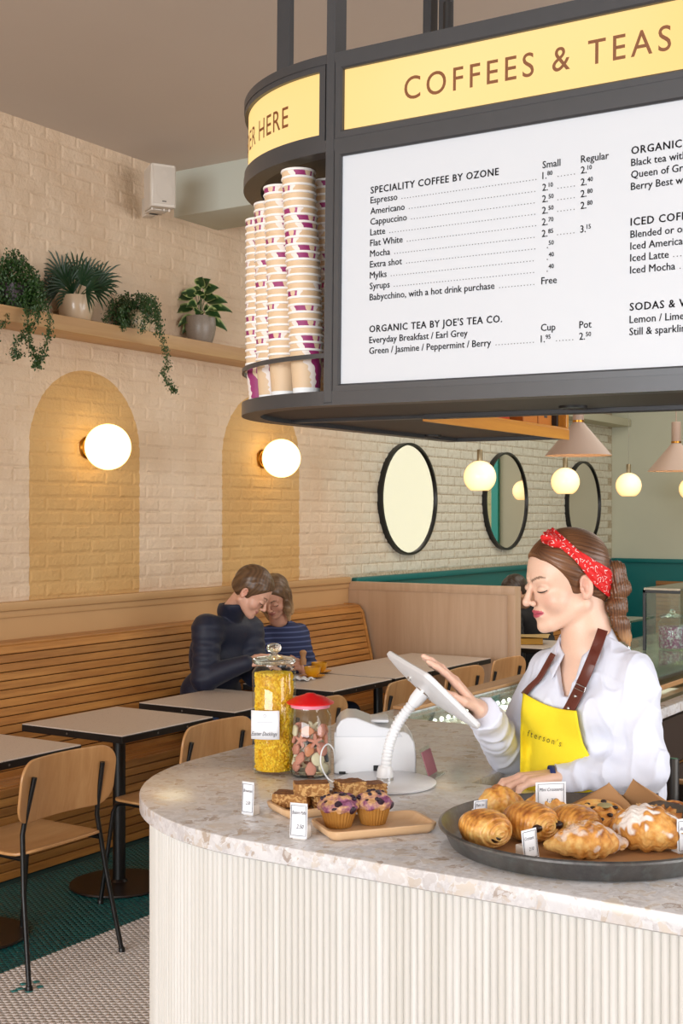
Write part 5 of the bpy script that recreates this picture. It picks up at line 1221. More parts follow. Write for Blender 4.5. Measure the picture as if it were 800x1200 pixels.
def flakes(t, L, W_, H, n, seed):
    rs = random.Random(seed); m = MB()
    for k in range(n):
        x, y = rs.gauss(0, L*.22), rs.gauss(0, W_*.2); z = H*(1-(x/(L*.62))**2*.8-(y/(W_*.7))**2*.7)+.0005; e = Euler((rs.uniform(-.5,.5), rs.uniform(-.5,.5), rs.uniform(0, 6))).to_matrix(); r = rs.uniform(.004, .0065)
        vs = [Vector((x, y, z))+e @ Vector((math.cos(a)*r, math.sin(a)*r*.6, dz)) for dz in (0, .0009) for a in [k2*PI/4 for k2 in range(8)]]; m.add(vs, [tuple(range(7, -1, -1)), tuple(range(8, 16))]+[(i, (i+1) % 8, 8+(i+1) % 8, 8+i) for i in range(8)])
    o = obj('almond_flakes', m, M['almond'], t, 0, weld=False); o['kind'] = 'stuff'
M['almond'] = plain('almond_flake', 'd2a878', .7)
t = pz('almond_croissant', 'almond croissant at the tray front rim, lightly dusted', 'croissant', 688, 1004, zb_, R_(4), crois(.135, .042, .016, 6, 6, .78), (-.08,-.06,-.004), (.08,.07,.08), mat='pastry_s', seed=6, sugar=.55, h1=.07); flakes(t, .135, .07, .062, 26, 3)
t = pz('almond_croissant', 'large almond croissant thickly dusted with icing sugar at the right', 'croissant', 757, 995, zb_, R_(-22), crois(.155, .050, .018, 8, 6, .85), (-.09,-.07,-.004), (.09,.08,.10), mat='pastry_s', seed=8, sugar=.95, h1=.08); flakes(t, .15, .08, .08, 30, 5)
def swirl(R0, H, seed):
    def f(q):
        r = np.sqrt(q[:, 0]**2+q[:, 1]**2); a = np.arctan2(q[:, 1], q[:, 0]); s1 = np.sqrt(np.maximum(r-R0*.93, 0)**2+0*r)
        g = np.cos((r/R0*2.6-a/(2*PI))*2*PI); top = H*(.82-.25*(r/R0)**3)+.0035*g+.0015*nz(q, 80, seed)
        d = np.maximum(r-R0+.004*np.sin(q[:, 2]*260)-.002*nz(q, 50, seed), q[:, 2]-top); return np.maximum(d, -(q[:, 2]-.0005))*.6
    return f
M['raisin'] = plain('raisin', '2a1712', .4)
t = pz('raisin_swirl', 'round raisin swirl pastry with cream filling in the centre of the tray', 'pastry', 702, 964, HT+.012, 0, swirl(.058, .036, 9), (-.07,-.07,-.004), (.07,.07,.05), seed=9, lo=(.36,.11,.02), mid=(.76,.33,.05), h1=.05)
t.rotation_euler = (R_(14), 0, YAW)
for k, (a, r) in enumerate(((.3,.6), (1.2,.75), (2.3,.55), (3.2,.8), (3.9,.45), (4.6,.72), (5.3,.5), (5.9,.8), (2.9,.25), (4.3,.85))):
    m = MB(); m.sphere((math.cos(a)*r*.055, math.sin(a)*r*.055, .0315-.006*r), .0052, 10, 8, (1.2, .9, .7)); obj('raisin', m, M['raisin'], t, 180)
m = MB(); m.sphere((.012, .012, .031), .013, 20, 10, (1.2, .8, .3)); obj('cream_filling', m, plain('grey_cream_filling', 'a39a6e', .5), t, 180)
t = pz('custard_tart', 'small dark edged tart at the far right of the tray', 'tart', 789, 958, HT+.012, 0, swirl(.042, .026, 12), (-.05,-.05,-.004), (.05,.05,.04), seed=12, lo=(.18,.05,.015), mid=(.62,.24,.05), h1=.03); t.rotation_euler = (R_(12), 0, YAW)
pz('custard_tart', 'small browned tart tucked behind the sugared almond croissant', 'tart', 790, 979, zb_, 1.0, swirl(.042, .034, 13), (-.05,-.05,-.004), (.05,.05,.05), seed=13, lo=(.18,.05,.015), mid=(.62,.24,.05), h1=.04)
price_card(645, 951, 37, 33, R_(10), [('Mini Croissants', -.38, .68, .17, .78), ('1.75', -.14, .30, .17, .30)], 'largest price card, standing at the back of the pastry tray', z=HT+.03, cw=15)
price_card(562, 958, 20, 19, R_(32), [('Pain au', -.36, .62, .24, .6), ('1.75', -.1, .2, .2, .3)], 'small price card leaning behind the leftmost pastry', z=HT+.03, cw=10)
price_card(622, 1009, 21, 36, R_(26), [('Croissant', -.36, .66, .15, .62), ('2.10', -.12, .3, .16, .3)], 'tilted price card at the front rim between two pastries', z=zb_, cw=19, tilt=R_(-6))
price_card(803, 1001, 24, 40, R_(20), [('Almond', -.36, .66, .15, .6)], 'price card cropped by the right edge beside the sugared croissant', z=zb_, cw=17)
# ================================================================ PLANTS ON THE SHELF
SZ = 2.708; SXP = -4.84
M['leaf'] = plain('leaf_green', '2c4a1c', .45, var=.35, bs=30); M['leafv'] = vcol('variegated_leaf', .4); M['leafd'] = plain('deep_palm_green', '1f3b22', .4, var=.25, bs=10); M['stem'] = plain('green_stem', '46552b', .6)
M['soil'] = plain('potting_soil', '20150e', .9, bump=.5, bs=120)
def pot(t, r0, r1, h, mat, belly=0):
    m = MB(); pr = [(0,0), (r0*.9,0), (r0,.006)]+[(r0+(r1-r0)*k/8+belly*math.sin(PI*k/8), .006+(h-.006)*k/8) for k in range(1, 9)]+[(r1-.006, h), (r1-.008, h-.012), (0, h-.012)]
    m.lathe(pr, 36); o = obj('pot', m, mat, t, 50); m = MB(); m.lathe([(0,h-.0115), (r1-.008,h-.0115)], 24); obj('soil', m, M['soil'], t); return o
def shelfp(px): q = at_x(px, 360, SXP); return Vector((SXP, q.y, SZ))
# fan palm
c = shelfp(89); t = thing('potted_fan_palm', 'fan palm with spiky leaves in a cream pot on the shelf', 'plant', c)
s6 = 6.82/F; pot(t, .077, .092, .135, plain('cream_glazed_pot', 'cbb294', .25, coat=.3), .008)
rs = random.Random(5)
for k, (ex, ez, ry) in enumerate(((-.20,.27,.0), (-.12,.36,.05), (.0,.37,-.03), (.11,.34,.04), (.22,.30,.03), (.20,.20,.08), (-.17,.19,.06), (.07,.26,.10), (-.06,.24,.12), (.13,.17,.13), (-.02,.16,.08), (-.1,.3,-.05), (.16,.27,-.05))):
    base = Vector((0, 0, .12)); dirv = RIGHT*ex+UP*(ez-.12)-FWD*ry; tip0 = base+dirv*.52
    m = MB(); m.tube([base, base.lerp(tip0, .5)+UP*.01, tip0], .0022, 6); st_ = obj('frond', m, M['stem'], t)
    m = MB(); d_ = dirv.normalized(); side = d_.cross(-FWD+UP*.3).normalized(); nb = 13
    for j in range(nb):
        a = (j/(nb-1)-.5)*R_(150); v = (d_*math.cos(a)+side*math.sin(a)).normalized(); L = .155*(1-.25*abs(j/(nb-1)-.5)*2)*rs.uniform(.85, 1.1); wv = v.cross(-FWD).normalized()*.0055
        fold = -FWD*.003; pts = [tip0, tip0+v*L*.45, tip0+v*L*.8+Vector((0,0,-.006)), tip0+v*L+Vector((0,0,-.02))]; ws = [.5, 1, .75, .05]; vs = []
        for q, w_ in zip(pts, ws): vs += [q-wv*w_, q+fold*w_, q+wv*w_]
        m.add(vs, [(3*i+a_, 3*i+a_+1, 3*i+a_+4, 3*i+a_+3) for i in range(3) for a_ in (0, 1)])
    obj('fan_leaf', m, M['leafd'], st_, 60, weld=False)
# variegated plant
c = shelfp(235); t = thing('potted_variegated_plant', 'plant with pale edged pointed leaves in a speckled grey pot', 'plant', c)
pot(t, .068, .088, .165, plain('speckled_grey_pot', '8d8073', .35, var=.2, bs=120), .012)
def vleaf(base, tip, w, droop, up):
    v = tip-base; L = v.length; d_ = v.normalized(); side = d_.cross(up).normalized(); nrm = side.cross(d_).normalized(); nu, nv = 6, 10; V = []; C = []
    for j in range(nv+1):
        b = j/nv; wd = w*(math.sin(PI*min(1, b**.75)))**.8*(1-.1*b)+.0006
        for i in range(nu+1):
            a = i/nu*2-1; q = base+d_*L*b+side*wd*a+nrm*(.012*math.sin(PI*b)-.012*abs(a)*0+.010*(a*a))-UP*droop*b*b; V.append(q)
            e = abs(a) > .78+.15*math.sin(b*17+a*5); C.append((.42,.50,.18) if e else (.020,.062,.014))
    m = MB(); m.add(V, [(j*(nu+1)+i, j*(nu+1)+i+1, (j+1)*(nu+1)+i+1, (j+1)*(nu+1)+i) for j in range(nv) for i in range(nu)]); me = m.mesh('leaf'); smooth(me, 180)
    at = me.color_attributes.new('Col', 'FLOAT_COLOR', 'POINT'); at.data.foreach_set('color', [x for c_ in C for x in (*c_, 1)]); me.materials.append(M['leafv']); return link(bpy.data.objects.new('leaf', me))
rs = random.Random(3); lv = [(-.16,.28), (-.15,.20), (-.11,.13), (-.06,.33), (-.03,.24), (.02,.37), (.06,.36), (.03,.29), (.09,.27), (.14,.25), (.165,.20), (.11,.17), (.06,.20), (-.07,.22), (-.02,.18), (.10,.32), (-.10,.30), (-.09,.10), (.00,.31), (.13,.12)]
for k, (x, z) in enumerate(lv):
    x *= 1.18; z = .15+(z-.15)*1.22; f_ = rs.uniform(-.06, .10); tip = RIGHT*x+UP*z-FWD*f_; b0 = RIGHT*x*.25+UP*(.15+(z-.15)*.62+.02)-FWD*f_*.4
    m = MB(); m.tube([Vector((0,0,.15)), (Vector((0,0,.15))+b0)*.5+UP*.02, b0], .0018, 5); s_ = obj('stalk', m, M['stem'], t); lf = vleaf(b0, tip, rs.uniform(.034, .046), .03, (-FWD+UP*.7)); lf.parent = s_
# trailing plants
def leaves_along(pts, n, sz, seed, spread=.012):
    rs = random.Random(seed); m = MB(); pts = cr(pts, 6)
    for k in range(n):
        i = rs.randrange(len(pts)-1); q = pts[i].lerp(pts[i+1], rs.random())+Vector((rs.gauss(0, spread), rs.gauss(0, spread), rs.gauss(0, spread*.8)))
        e = Euler((rs.uniform(0, 6), rs.uniform(0, 6), rs.uniform(0, 6))).to_matrix(); r = sz*rs.uniform(.7, 1.2)
        m.add([q+e @ Vector(v) for v in ((-r,0,0), (0,-r*.55,r*.15), (r,0,0), (0,r*.55,r*.15))], [(0,1,2,3)])
    return m
def trail_plant(name, label, px, pot_fn, trails, bush, seed, sz=.0085, dark=None):
    c = shelfp(px); t = thing(name, label, 'plant', c); pot_fn(t); all_ = MB()
    for i, tr_ in enumerate(trails):
        pts = [P(a, b, dd)-c for a, b, dd in tr_]; pts[0] = Vector((pts[0].x, pts[0].y, pts[0].z)); m = MB(); m.tube(cr(pts, 6), .0016, 5); s_ = obj('trailing_stem', m, M['stem'], t)
        L = sum((b-a).length for a, b in zip(pts, pts[1:])); o = obj('stem_leaves', leaves_along(pts, int(L*900), sz, seed+i), M['leaf'], s_, 0, weld=False); o['kind'] = 'stuff'
    rs = random.Random(seed); m = MB()
    for cx_, cz_, rx, rz_, n in bush:
        for k in range(n):
            a, b = rs.uniform(0, 2*PI), rs.random()**.6; q = RIGHT*(cx_+rx*b*math.cos(a))+UP*(cz_+rz_*b*math.sin(a))+FWD*rs.uniform(-.10, .045)
            e = Euler((rs.uniform(0, 6), rs.uniform(0, 6), rs.uniform(0, 6))).to_matrix(); r = sz*rs.uniform(.8, 1.4); m.add([q+e @ Vector(v) for v in ((-r,0,0), (0,-r*.6,r*.15), (r,0,0), (0,r*.6,r*.15))], [(0,1,2,3)])
    o = obj('foliage', m, M['leaf'], t, 0, weld=False); o['kind'] = 'stuff'; return t
d1 = 6.35; potd = plain('dark_plum_pot', '3a2733', .5)
trail_plant('trailing_plant', 'trailing plant with dense small leaves at the left end of the shelf', 18, lambda t: pot(t, .07, .085, .13, potd), 
    [[(40,352,d1), (44,372,d1-.12), (30,388,d1-.13), (20,402,d1-.13), (16,416,d1-.12), (26,416,d1-.12)], [(44,345,d1), (56,368,d1-.12), (57,390,d1-.13), (52,410,d1-.13), (45,424,d1-.13), (42,430,d1-.12)], [(30,350,d1), (32,372,d1-.12), (33,395,d1-.13), (38,412,d1-.13), (43,422,d1-.13)], [(10,352,d1), (6,366,d1-.1), (4,380,d1-.12)], [(0,340,d1), (-4,366,d1-.1), (-6,400,d1-.12)]],
    [(.0,.13,.14,.12,2200), (.09,.07,.07,.10,1200), (-.1,.12,.1,.11,800), (.0,.25,.06,.05,260), (.03,.02,.10,.05,500)], 11)
d3 = 7.05
trail_plant('trailing_plant', 'trailing plant spilling from a cream pot between the palm and the pale edged plant', 162, lambda t: pot(t, .058, .062, .125, plain('cream_pot', 'cbb592', .3, coat=.2), .012),
    [[(166,345,d3), (180,362,d3-.15), (187,385,d3-.18), (192,405,d3-.2), (196,425,d3-.2), (192,440,d3-.2), (200,452,d3-.2), (205,459,d3-.2)], [(160,345,d3), (180,352,d3-.1), (185,372,d3-.16), (183,392,d3-.18)], [(150,345,d3), (134,352,d3-.1), (127,366,d3-.12), (124,378,d3-.12)], [(150,350,d3), (142,366,d3-.12), (146,385,d3-.14)], [(170,350,d3-.05), (170,375,d3-.13), (165,388,d3-.15)]],
    [(.0,.155,.10,.050,800), (-.08,.09,.07,.085,1000), (-.03,.06,.05,.05,250), (.07,.11,.05,.06,400)], 23, .0075)
# pots far along the shelf
for px, r, lb in ((693, .075, 'small pale pot on the far painted shelf behind the blush cone lamp'),):
    q = at_x(px, 490, SXP); t = thing('plant_pot', lb, 'pot', Vector((SXP, q.y, SZ)), 0); pot(t, r*.8, r, .13, plain('pale_far_pot', 'b3ab90', .5))
# ================================================================ PEOPLE
SKIN = lin('e6bfa8')[:3]
def frame(fw, up=UP):
    x = Vector(fw).normalized(); y = Vector(up).cross(x).normalized(); z = x.cross(y); return Matrix((x, y, z)).transposed()      # columns = axes
def npm(Rm): return np.array(Rm, dtype=np.float32)
def head_sdf(q, ears=True, male=False):
    """q in head frame: x face, y left, z up (metres)"""
    d = s_ell(q, (-.012,0,.036), (.091,.072,.083)); d = smin(d, s_ell(q, (.030,0,.034), (.054,.060,.060)), .02)
    d = smin(d, s_ell(q, (.033,0,-.024), (.050,.052,.064)), .02); ay = np.stack([q[:, 0], np.abs(q[:, 1]), q[:, 2]], 1)
    d = smin(d, s_cap(ay, (-.010,.050,-.048), (.056,.017,-.086), .020, .0155), .024); d = smin(d, s_sph(q, (.070,0,-.088), .0165 if not male else .019), .014)
    d = smin(d, s_ell(q, (.070,0,-.057), (.019,.024,.021)), .012); d = smin(d, s_sph(ay, (.050,.036,-.030), .0235), .016)
    d = smin(d, s_cap(ay, (.0815,.012,.022), (.067,.043,.021), .0055, .005), .02)
    d = smax(d, -s_ell(ay, (.098,.031,.003), (.014,.017,.0095)), .010)
    lid = s_ell(ay, (.0745,.0315,.002), (.0145,.0165,.0110)); d = smin(d, lid, .004)
    d = smin(d, s_cap(q, (.088,0,.010), (.1045,0,-.022), .0058, .0078), .008); d = smin(d, s_sph(q, (.1065,0,-.0270), .0088), .006); d = smin(d, s_sph(ay, (.0945,.0105,-.0305), .0070), .005)
    d = smax(d, -s_ell(ay, (.1005,.0055,-.0375), (.005,.003,.003)), .002)
    d = smin(d, s_ell(q, (.0835,0,-.0512), (.0072,.0215,.0046)), .004); d = smin(d, s_ell(q, (.0822,0,-.0620), (.0072,.0190,.0052)), .004)
    d = smax(d, -(s_cap(q, (.0915,-.018,-.0570), (.0915,.018,-.0570), .0012)-.0), .002); d = smax(d, -s_ell(q, (.094,0,-.0735), (.007,.02,.004)), .005)
    if ears:
        e = s_ell(ay, (-.014,.0735,-.006), (.0165,.0075,.0285)); e = smax(e, -s_ell(ay, (-.009,.0800,-.002), (.0100,.0085,.0185)), .004)
        d = smin(d, e, .004); d = smin(d, s_sph(ay, (-.008,.073,-.029), .0065), .004); d = smin(d, s_ell(ay, (-.001,.0745,-.010), (.004,.005,.007)), .003)
    return d
def head_color(q, lips=(.50,.09,.13), brow=(.13,.07,.04), skin=SKIN, browth=1.0):
    c = np.tile(np.array(skin, dtype=np.float32), (len(q), 1)); ay = np.stack([q[:, 0], np.abs(q[:, 1]), q[:, 2]], 1)
    def blend(m, col): nonlocal c; m = np.clip(m, 0, 1)[:, None]; c = c*(1-m)+np.array(col, dtype=np.float32)*m
    blend(.35*np.exp(-((ay[:, 0]-.066)**2+(ay[:, 1]-.040)**2+(ay[:, 2]+.028)**2)/.018**2), (.70,.26,.20)); blend(.25*np.exp(-((q[:, 0]-.108)**2+q[:, 1]**2+(q[:, 2]+.028)**2)/.010**2), (.72,.28,.22))
    blend(.30*(np.abs(ay[:, 1]-.076) < .012)*(np.abs(q[:, 0]+.012) < .02)*(np.abs(q[:, 2]+.006) < .03), (.72,.30,.22))
    yy = np.abs(q[:, 1])/.0235; z = q[:, 2]+.0565-.0034*yy**2; lipr = (np.abs(z) < .0095*(1-yy**2)**.5*(yy < 1) if False else (np.abs(z)/.0092)**2+yy**2 < 1) & (q[:, 0] > .062)
    blend(lipr*1., lips); blend(((np.abs(q[:, 2]+.0570-.0034*yy**2) < .0011) & (yy < .95) & (q[:, 0] > .07))*.7, (.16,.03,.04))
    t = (ay[:, 1]-.012)/.036; zb = .0215+.0080*np.sin(np.clip(t, 0, 1)*2.3); blend(((t > 0) & (t < 1) & (np.abs(ay[:, 2]-zb) < .0034*browth*(1-.5*np.clip(t, 0, 1))) & (q[:, 0] > .04))*.85, brow)
    blend(.45*np.exp(-((ay[:, 0]+.008)**2/.010**2+(ay[:, 1]-.074)**2/.006**2+(ay[:, 2]+.002)**2/.017**2)), (.45,.15,.09))  # ear hollow painted darker and redder, shade put into the skin colour
    blend(.35*np.exp(-((ay[:, 0]-.085)**2+(ay[:, 1]-.031)**2+(ay[:, 2]-.010)**2)/.008**2), (.50,.27,.20))
    return c
def hand_prims(W0, X, Z, left, s=1.0, curls=(.35,.45,.45), thumb=(.5, .3), spread=.05):
    """capsules for a hand: W0 wrist, X finger direction, Z back of hand; left hand thumb = X x Z"""
    X = Vector(X).normalized(); Z = (Vector(Z)-X*Vector(Z).dot(X)).normalized(); Y = (X.cross(Z) if left else Z.cross(X)); Wp = lambda x, y, z: Vector(W0)+(X*x+Y*y+Z*z)*s; caps = []
    kn = ((.088,.030), (.092,.010), (.088,-.010), (.080,-.028)); ln = ((.042,.026,.021), (.046,.030,.022), (.042,.028,.021), (.034,.021,.018))
    for (kx, ky), L_, i in zip(kn, ln, range(4)):
        K_ = Wp(kx, ky, .004-.003*abs(i-1.3)); caps.append((Wp(.0, ky*.55, 0), K_, .0135*s, .0105*s)); a = 0; q = K_; sp = spread*(1.5-i)
        for j in range(3):
            a += curls[j]*(1+.12*(i-1.5)); dv = (X*math.cos(a)-Z*math.sin(a)+Y*sp).normalized(); q2 = q+dv*L_[j]*s; r = (.0092-.0011*j-.0006*(i == 3))*s; caps.append((q, q2, r, r-.0010*s)); q = q2
    a0, a1 = thumb; q = Wp(.022, .020, -.004); q2 = q+(X*.72+Y*a0*1.3-Z*.25).normalized()*.040*s; q3 = q2+(X*.85+Y*a1-Z*.30).normalized()*.032*s; q4 = q3+(X*.95+Y*a1*.6-Z*.35).normalized()*.025*s
    caps += [(q, q2, .0145*s, .0110*s), (q2, q3, .0105*s, .0092*s), (q3, q4, .0090*s, .0072*s)]; return caps
def caps_sdf(p, caps, k=.006):
    d = None
    for a, b, ra, rb in caps: e = s_cap(p, a, b, ra, rb); d = e if d is None else smin(d, e, k)
    return d
def near(p, c, r, f, far=None):
    """evaluate f only near c; elsewhere a safe lower bound"""
    dist = np.linalg.norm(p-A(*c), axis=1); out = (dist-r+.03).astype(np.float32); out = np.maximum(out, .03); m = dist < r
    if m.any(): out[m] = f(p[m])
    return out
def lash_tubes(s, tow, k=1.0):
    """upper lash line laid on the lid surface"""
    out = []
    for (t0, t1, zz, r) in ((-8, 64, -.0030, .0017),):
        pts, rr = [], []
        for i in range(12):
            u = i/11; th = R_(t0+(t1-t0)*u); z = zz-.0016*math.sin(PI*u)+.0020*u*u; d = .045
            while d > 0 and float(head_sdf(np.array([(.064+math.cos(th)*d, s*(.0315+math.sin(th)*d), z)], dtype=np.float32), False)[0]) > 0: d -= .0004
            d += .0006; pts.append(tow(Vector((.064+math.cos(th)*d, s*(.0315+math.sin(th)*d), z)))); rr.append(r*k*(.35+.65*math.sin(PI*min(1, u*.8+.12))))
        m = MB(); m.tube(pts, rr, 6); out.append(m)
    return out
M['skin'] = vcol('skin', .42, bump=.08, bs=300, sss=.06, var=.05)
M['hair_w'] = vcol('brown_hair', .38, bump=.25, bs=60); M['cloth_w'] = plain('white_cotton', 'dde1f0', .75, sheen=.2, bump=.06, bs=500)
M['eye'] = plain('eye_white', 'e8e2dc', .15); M['iris'] = plain('dark_iris', '2a1a10', .1); M['lash'] = plain('dark_lash', '120c0a', .6)
def mesh_from(name, fn, lo, hi, h, mat, parent, colfn=None):
    V, Q = sdf_mesh(fn, lo, hi, h); me = np_mesh(name, V, Q, colfn(V.astype(np.float32)) if colfn else None); me.materials.append(mat)
    o = link(bpy.data.objects.new(name, me)); 
    if parent is not None: o.parent = parent; me.transform(Matrix.Translation(-parent.location))
    return o
def bbox(pts, m): a = np.array([tuple(p) for p in pts]); return a.min(0)-m, a.max(0)+m
# ---------------------------------------------------------------- the barista
def barista():
    floor_pt = P(700, 1000, 3.0); floor_pt.z = 0
    root = thing('person', 'woman in white shirt, yellow apron and red bandana headband at the tablet', 'person', floor_pt)
    HR = frame(-RIGHT*math.cos(R_(17))-FWD*math.sin(R_(17))-UP*math.tan(R_(9))); HS = 1.0
    HCt = P(633.5, 690, 2.93)-HR @ Vector((.080, .0315, .003)); hr = npm(HR); hc = A(*HCt)
    toh = lambda p: (p-hc) @ hr
    hw = lambda x, y, z: HCt+HR @ Vector((x, y, z))
    tdir = (-RIGHT*math.cos(R_(42))-FWD*math.sin(R_(42))).normalized(); tl = UP.cross(tdir); TRm = Matrix((tdir, tl, UP)).transposed(); tr_ = npm(TRm)
    U = P(690, 787, 2.98); C_ = P(696, 835, 3.0); Wa = P(702, 925, 2.99); NB = P(687, 758, 2.975); Hp = Vector((Wa.x, Wa.y, .93))
    SL = U+tl*.124-UP*.002; SRr = U-tl*.120-UP*.008
    EL = P(757, 901, 2.84); WL = P(668, 914, 2.865); WL.z = max(WL.z, HT+.034); ER = P(594, 880, 3.13); WR = P(568, 838, 2.925)
    ell = lambda p, c, r: s_ell(p, c, r, TRm)
    def torso(p):
        d = ell(p, C_+UP*.02, (.098, .138, .15)); d = smin(d, ell(p, Wa, (.088, .122, .13)), .06); d = smin(d, ell(p, Hp, (.11, .15, .11)), .06)
        d = smin(d, s_cap(p, SL-tl*.02-UP*.01, SRr+tl*.02-UP*.01, .040), .04); d = smin(d, s_cap(p, NB-UP*.012, SL-tl*.03+UP*.002, .036, .036), .03); d = smin(d, s_cap(p, NB-UP*.012, SRr+tl*.03+UP*.002, .036, .036), .03)
        for s in (-1, 1): d = smin(d, s_ell(p, C_+tdir*.078+tl*.066*s+UP*.022, (.052, .056, .052), TRm), .04)
        d = smin(d, s_cap(p, NB-UP*.02, U, .055, .06), .05); return d
    hL = hand_prims(P(654, 911, 2.865)+UP*.004, -RIGHT-FWD*.22-UP*.06, UP, True, .92, (.28,.62,.40), (.35,.2), .10)
    hR = hand_prims(P(560, 831, 2.925), -RIGHT*.62+UP*.72-FWD*.08, RIGHT*.72+UP*.62, False, .95, (.10,.15,.12), (.55,.35), .06)
    neckA = hw(-.022, 0, -.055)
    def skin(p):
        d = torso(p)+.012
        d = smin(d, s_cap(p, neckA, NB+tdir*-.005, .048, .052), .03); d = smin(d, s_cap(p, hw(-.035,0,-.02), NB-tdir*.02, .045, .05), .03)
        hd = near(p, HCt, .19, lambda q: head_sdf(toh(q))); d = smin(d, hd, .012)
        for a, b, ra, rb in ((SL, EL, .045, .038), (EL, P(654, 912, 2.865), .038, .023), (SRr, ER, .042, .036), (ER, P(560, 831, 2.925), .036, .023)): d = smin(d, s_cap(p, a, b, ra, rb), .02)
        d = smin(d, near(p, P(620, 915, 2.87), .17, lambda q: caps_sdf(q, hL)), .008); d = smin(d, near(p, P(530, 800, 2.9), .19, lambda q: caps_sdf(q, hR)), .008); return d
    lo, hi = bbox([hw(.12,.08,.13), hw(-.12,-.08,.13), SL, SRr, EL, P(575, 930, 2.85), P(495, 770, 2.88), WR, Hp-UP*.05, HCt], .09)
    def col(V):
        c = head_color(toh(V)); far_ = np.linalg.norm(V-hc, axis=1) > .16; c[far_] = SKIN; 
        for hh in (P(600, 918, 2.87), P(520, 795, 2.9)):
            m = np.clip(1-np.linalg.norm(V-A(*hh), axis=1)/.13, 0, 1)[:, None]*.35; c = c*(1-m)+np.array((.72,.34,.26))*m
        return c
    mesh_from('body', skin, lo, hi, .0023, M['skin'], root, col)
    # eyes, lashes
    for s in (1, -1):
        for m_ in lash_tubes(s, lambda v: HCt+HR @ v-root.location): obj('eyelash', m_, M['lash'], root, 180)
    # ---- hair
    T = np.array((-.112, 0, .030), dtype=np.float32); ax = np.array((-.93, 0, -.36), dtype=np.float32); ax /= np.linalg.norm(ax)
    def strand(q):
        v = q-T; r = v-(v @ ax)[:, None]*ax; return np.arctan2(r[:, 1], r[:, 2])
    def cap_hair(q):
        d = s_ell(q, (-.016,0,.040), (.0985,.0795,.089)); d = smin(d, s_ell(q, (.022,0,.046), (.060,.064,.056)), .02); d = smin(d, s_ell(q, (-.055,0,-.02), (.048,.052,.055)), .025)
        a = strand(q); d += .0004*np.sin(a*46+2*nz(q, 40, 3))+.0003*np.sin(a*83+1)
        cut = .847*q[:, 0]-.532*q[:, 2]-.0235+.010*np.clip((np.abs(q[:, 1])-.03)/.04, 0, 1)-.022*np.clip((.02-q[:, 2])/.07, 0, 1)**2
        d = smax(d, cut, .006); d = smax(d, -(q[:, 2]+.090+.25*q[:, 0]), .01)
        ay = np.stack([q[:, 0], np.abs(q[:, 1]), q[:, 2]], 1); d = smax(d, -(s_ell(ay, (-.010,.080,-.010), (.021,.017,.033))), .004); return d
    pt = [P(709, 664, 2.975), P(722, 668, 2.97), P(727, 690, 2.965), P(722, 712, 2.965), P(727, 730, 2.965), P(733, 746, 2.965), P(738, 757, 2.965)]
    def tail(p):
        rr = (.014, .020, .022, .0235, .019, .012, .003); d = None
        for a, b, r0, r1 in zip(pt, pt[1:], rr, rr[1:]): e = s_cap(p, a, b, r0, r1); d = e if d is None else smin(d, e, .008)
        pin = np.minimum(np.abs(p[:, 2]-P(722, 700, 2.97).z), np.abs(p[:, 2]-P(722, 721, 2.97).z)); d += .0042*np.exp(-(pin/.006)**2); d += .0012*np.sin((p @ A(*RIGHT))*900+(p[:, 2]*120))+.0006*nz(p, 400, 3); return d
    def hair(p): return smin(near(p, HCt, .19, lambda q: cap_hair(toh(q))), tail(p), .006)
    def hcol(V):
        q = toh(V); a = strand(q); n = .42+.12*np.sin(a*37+3*nz(V, 30, 5))+.10*np.sin(a*91+4*nz(V, 40, 6))+.25*nz(V, 60, 2); tz_ = (V @ A(*RIGHT)); isT = (tz_ > float(P(714, 700, 2.97) @ RIGHT)); n = np.where(isT, .5+.3*np.sin(tz_*1100+V[:, 2]*150)+.1*nz(V, 200, 4), n); n = np.clip(n, 0, 1)[:, None]
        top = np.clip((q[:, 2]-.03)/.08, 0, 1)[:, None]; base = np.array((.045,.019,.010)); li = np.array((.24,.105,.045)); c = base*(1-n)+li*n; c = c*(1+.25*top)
        e = np.clip((float(P(700, 735, 2.97).z)-V[:, 2])/.03, 0, 1)[:, None]*isT[:, None]; return c*(1-e)+np.array((.45,.24,.10))*e
    lo, hi = bbox([HCt+Vector((-.12,-.12,-.12)), HCt+Vector((.12,.12,.15)), *pt], .035)
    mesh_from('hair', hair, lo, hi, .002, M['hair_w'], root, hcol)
    m = MB(); a, b = P(707, 662, 2.975), P(714, 664, 2.972); m.tube([a-root.location, (a+b)/2-root.location, b-root.location], [.0165, .0185, .0165], 20); obj('hair_tie', m, M['lash'], root, 180)
    # ---- headband
    bn_ = (RIGHT*.655+UP*.755-FWD*.10).normalized(); bd = (RIGHT*.755-UP*.655).normalized(); b0 = P(683, 657, 2.93)
    def band(p):
        q = toh(p); a0 = s_ell(q, (-.016,0,.040), (.0985,.0795,.089)); a0 = smin(a0, s_ell(q, (.022,0,.046), (.060,.064,.056)), .02); a0 = smin(a0, s_ell(q, (-.055,0,-.02), (.048,.052,.055)), .025)
        al = (p-A(*b0)) @ A(*bd); off = (p-A(*b0)) @ A(*bn_); w = .0125+.17*np.clip(al+.02, 0, .08); th = .0030+.0014*np.sin(off*520+al*50)+.0008*nz(p, 160, 7)
        d = np.abs(a0-.0045)-th; d = smax(d, np.abs(off+.0*al)-w, .003); kn = None
        for (px, py, r, dd) in ((644, 632, .016, 2.93), (640, 630, .012, 2.91), (651, 636, .014, 2.92), (645, 629, .012, 2.96)): e = s_ell(p, P(px, py, dd), (r*1.25, r*1.1, r*.85)); kn = e if kn is None else smin(kn, e, .006)
        return smin(d, kn+.0012*nz(p, 260, 5), .006)
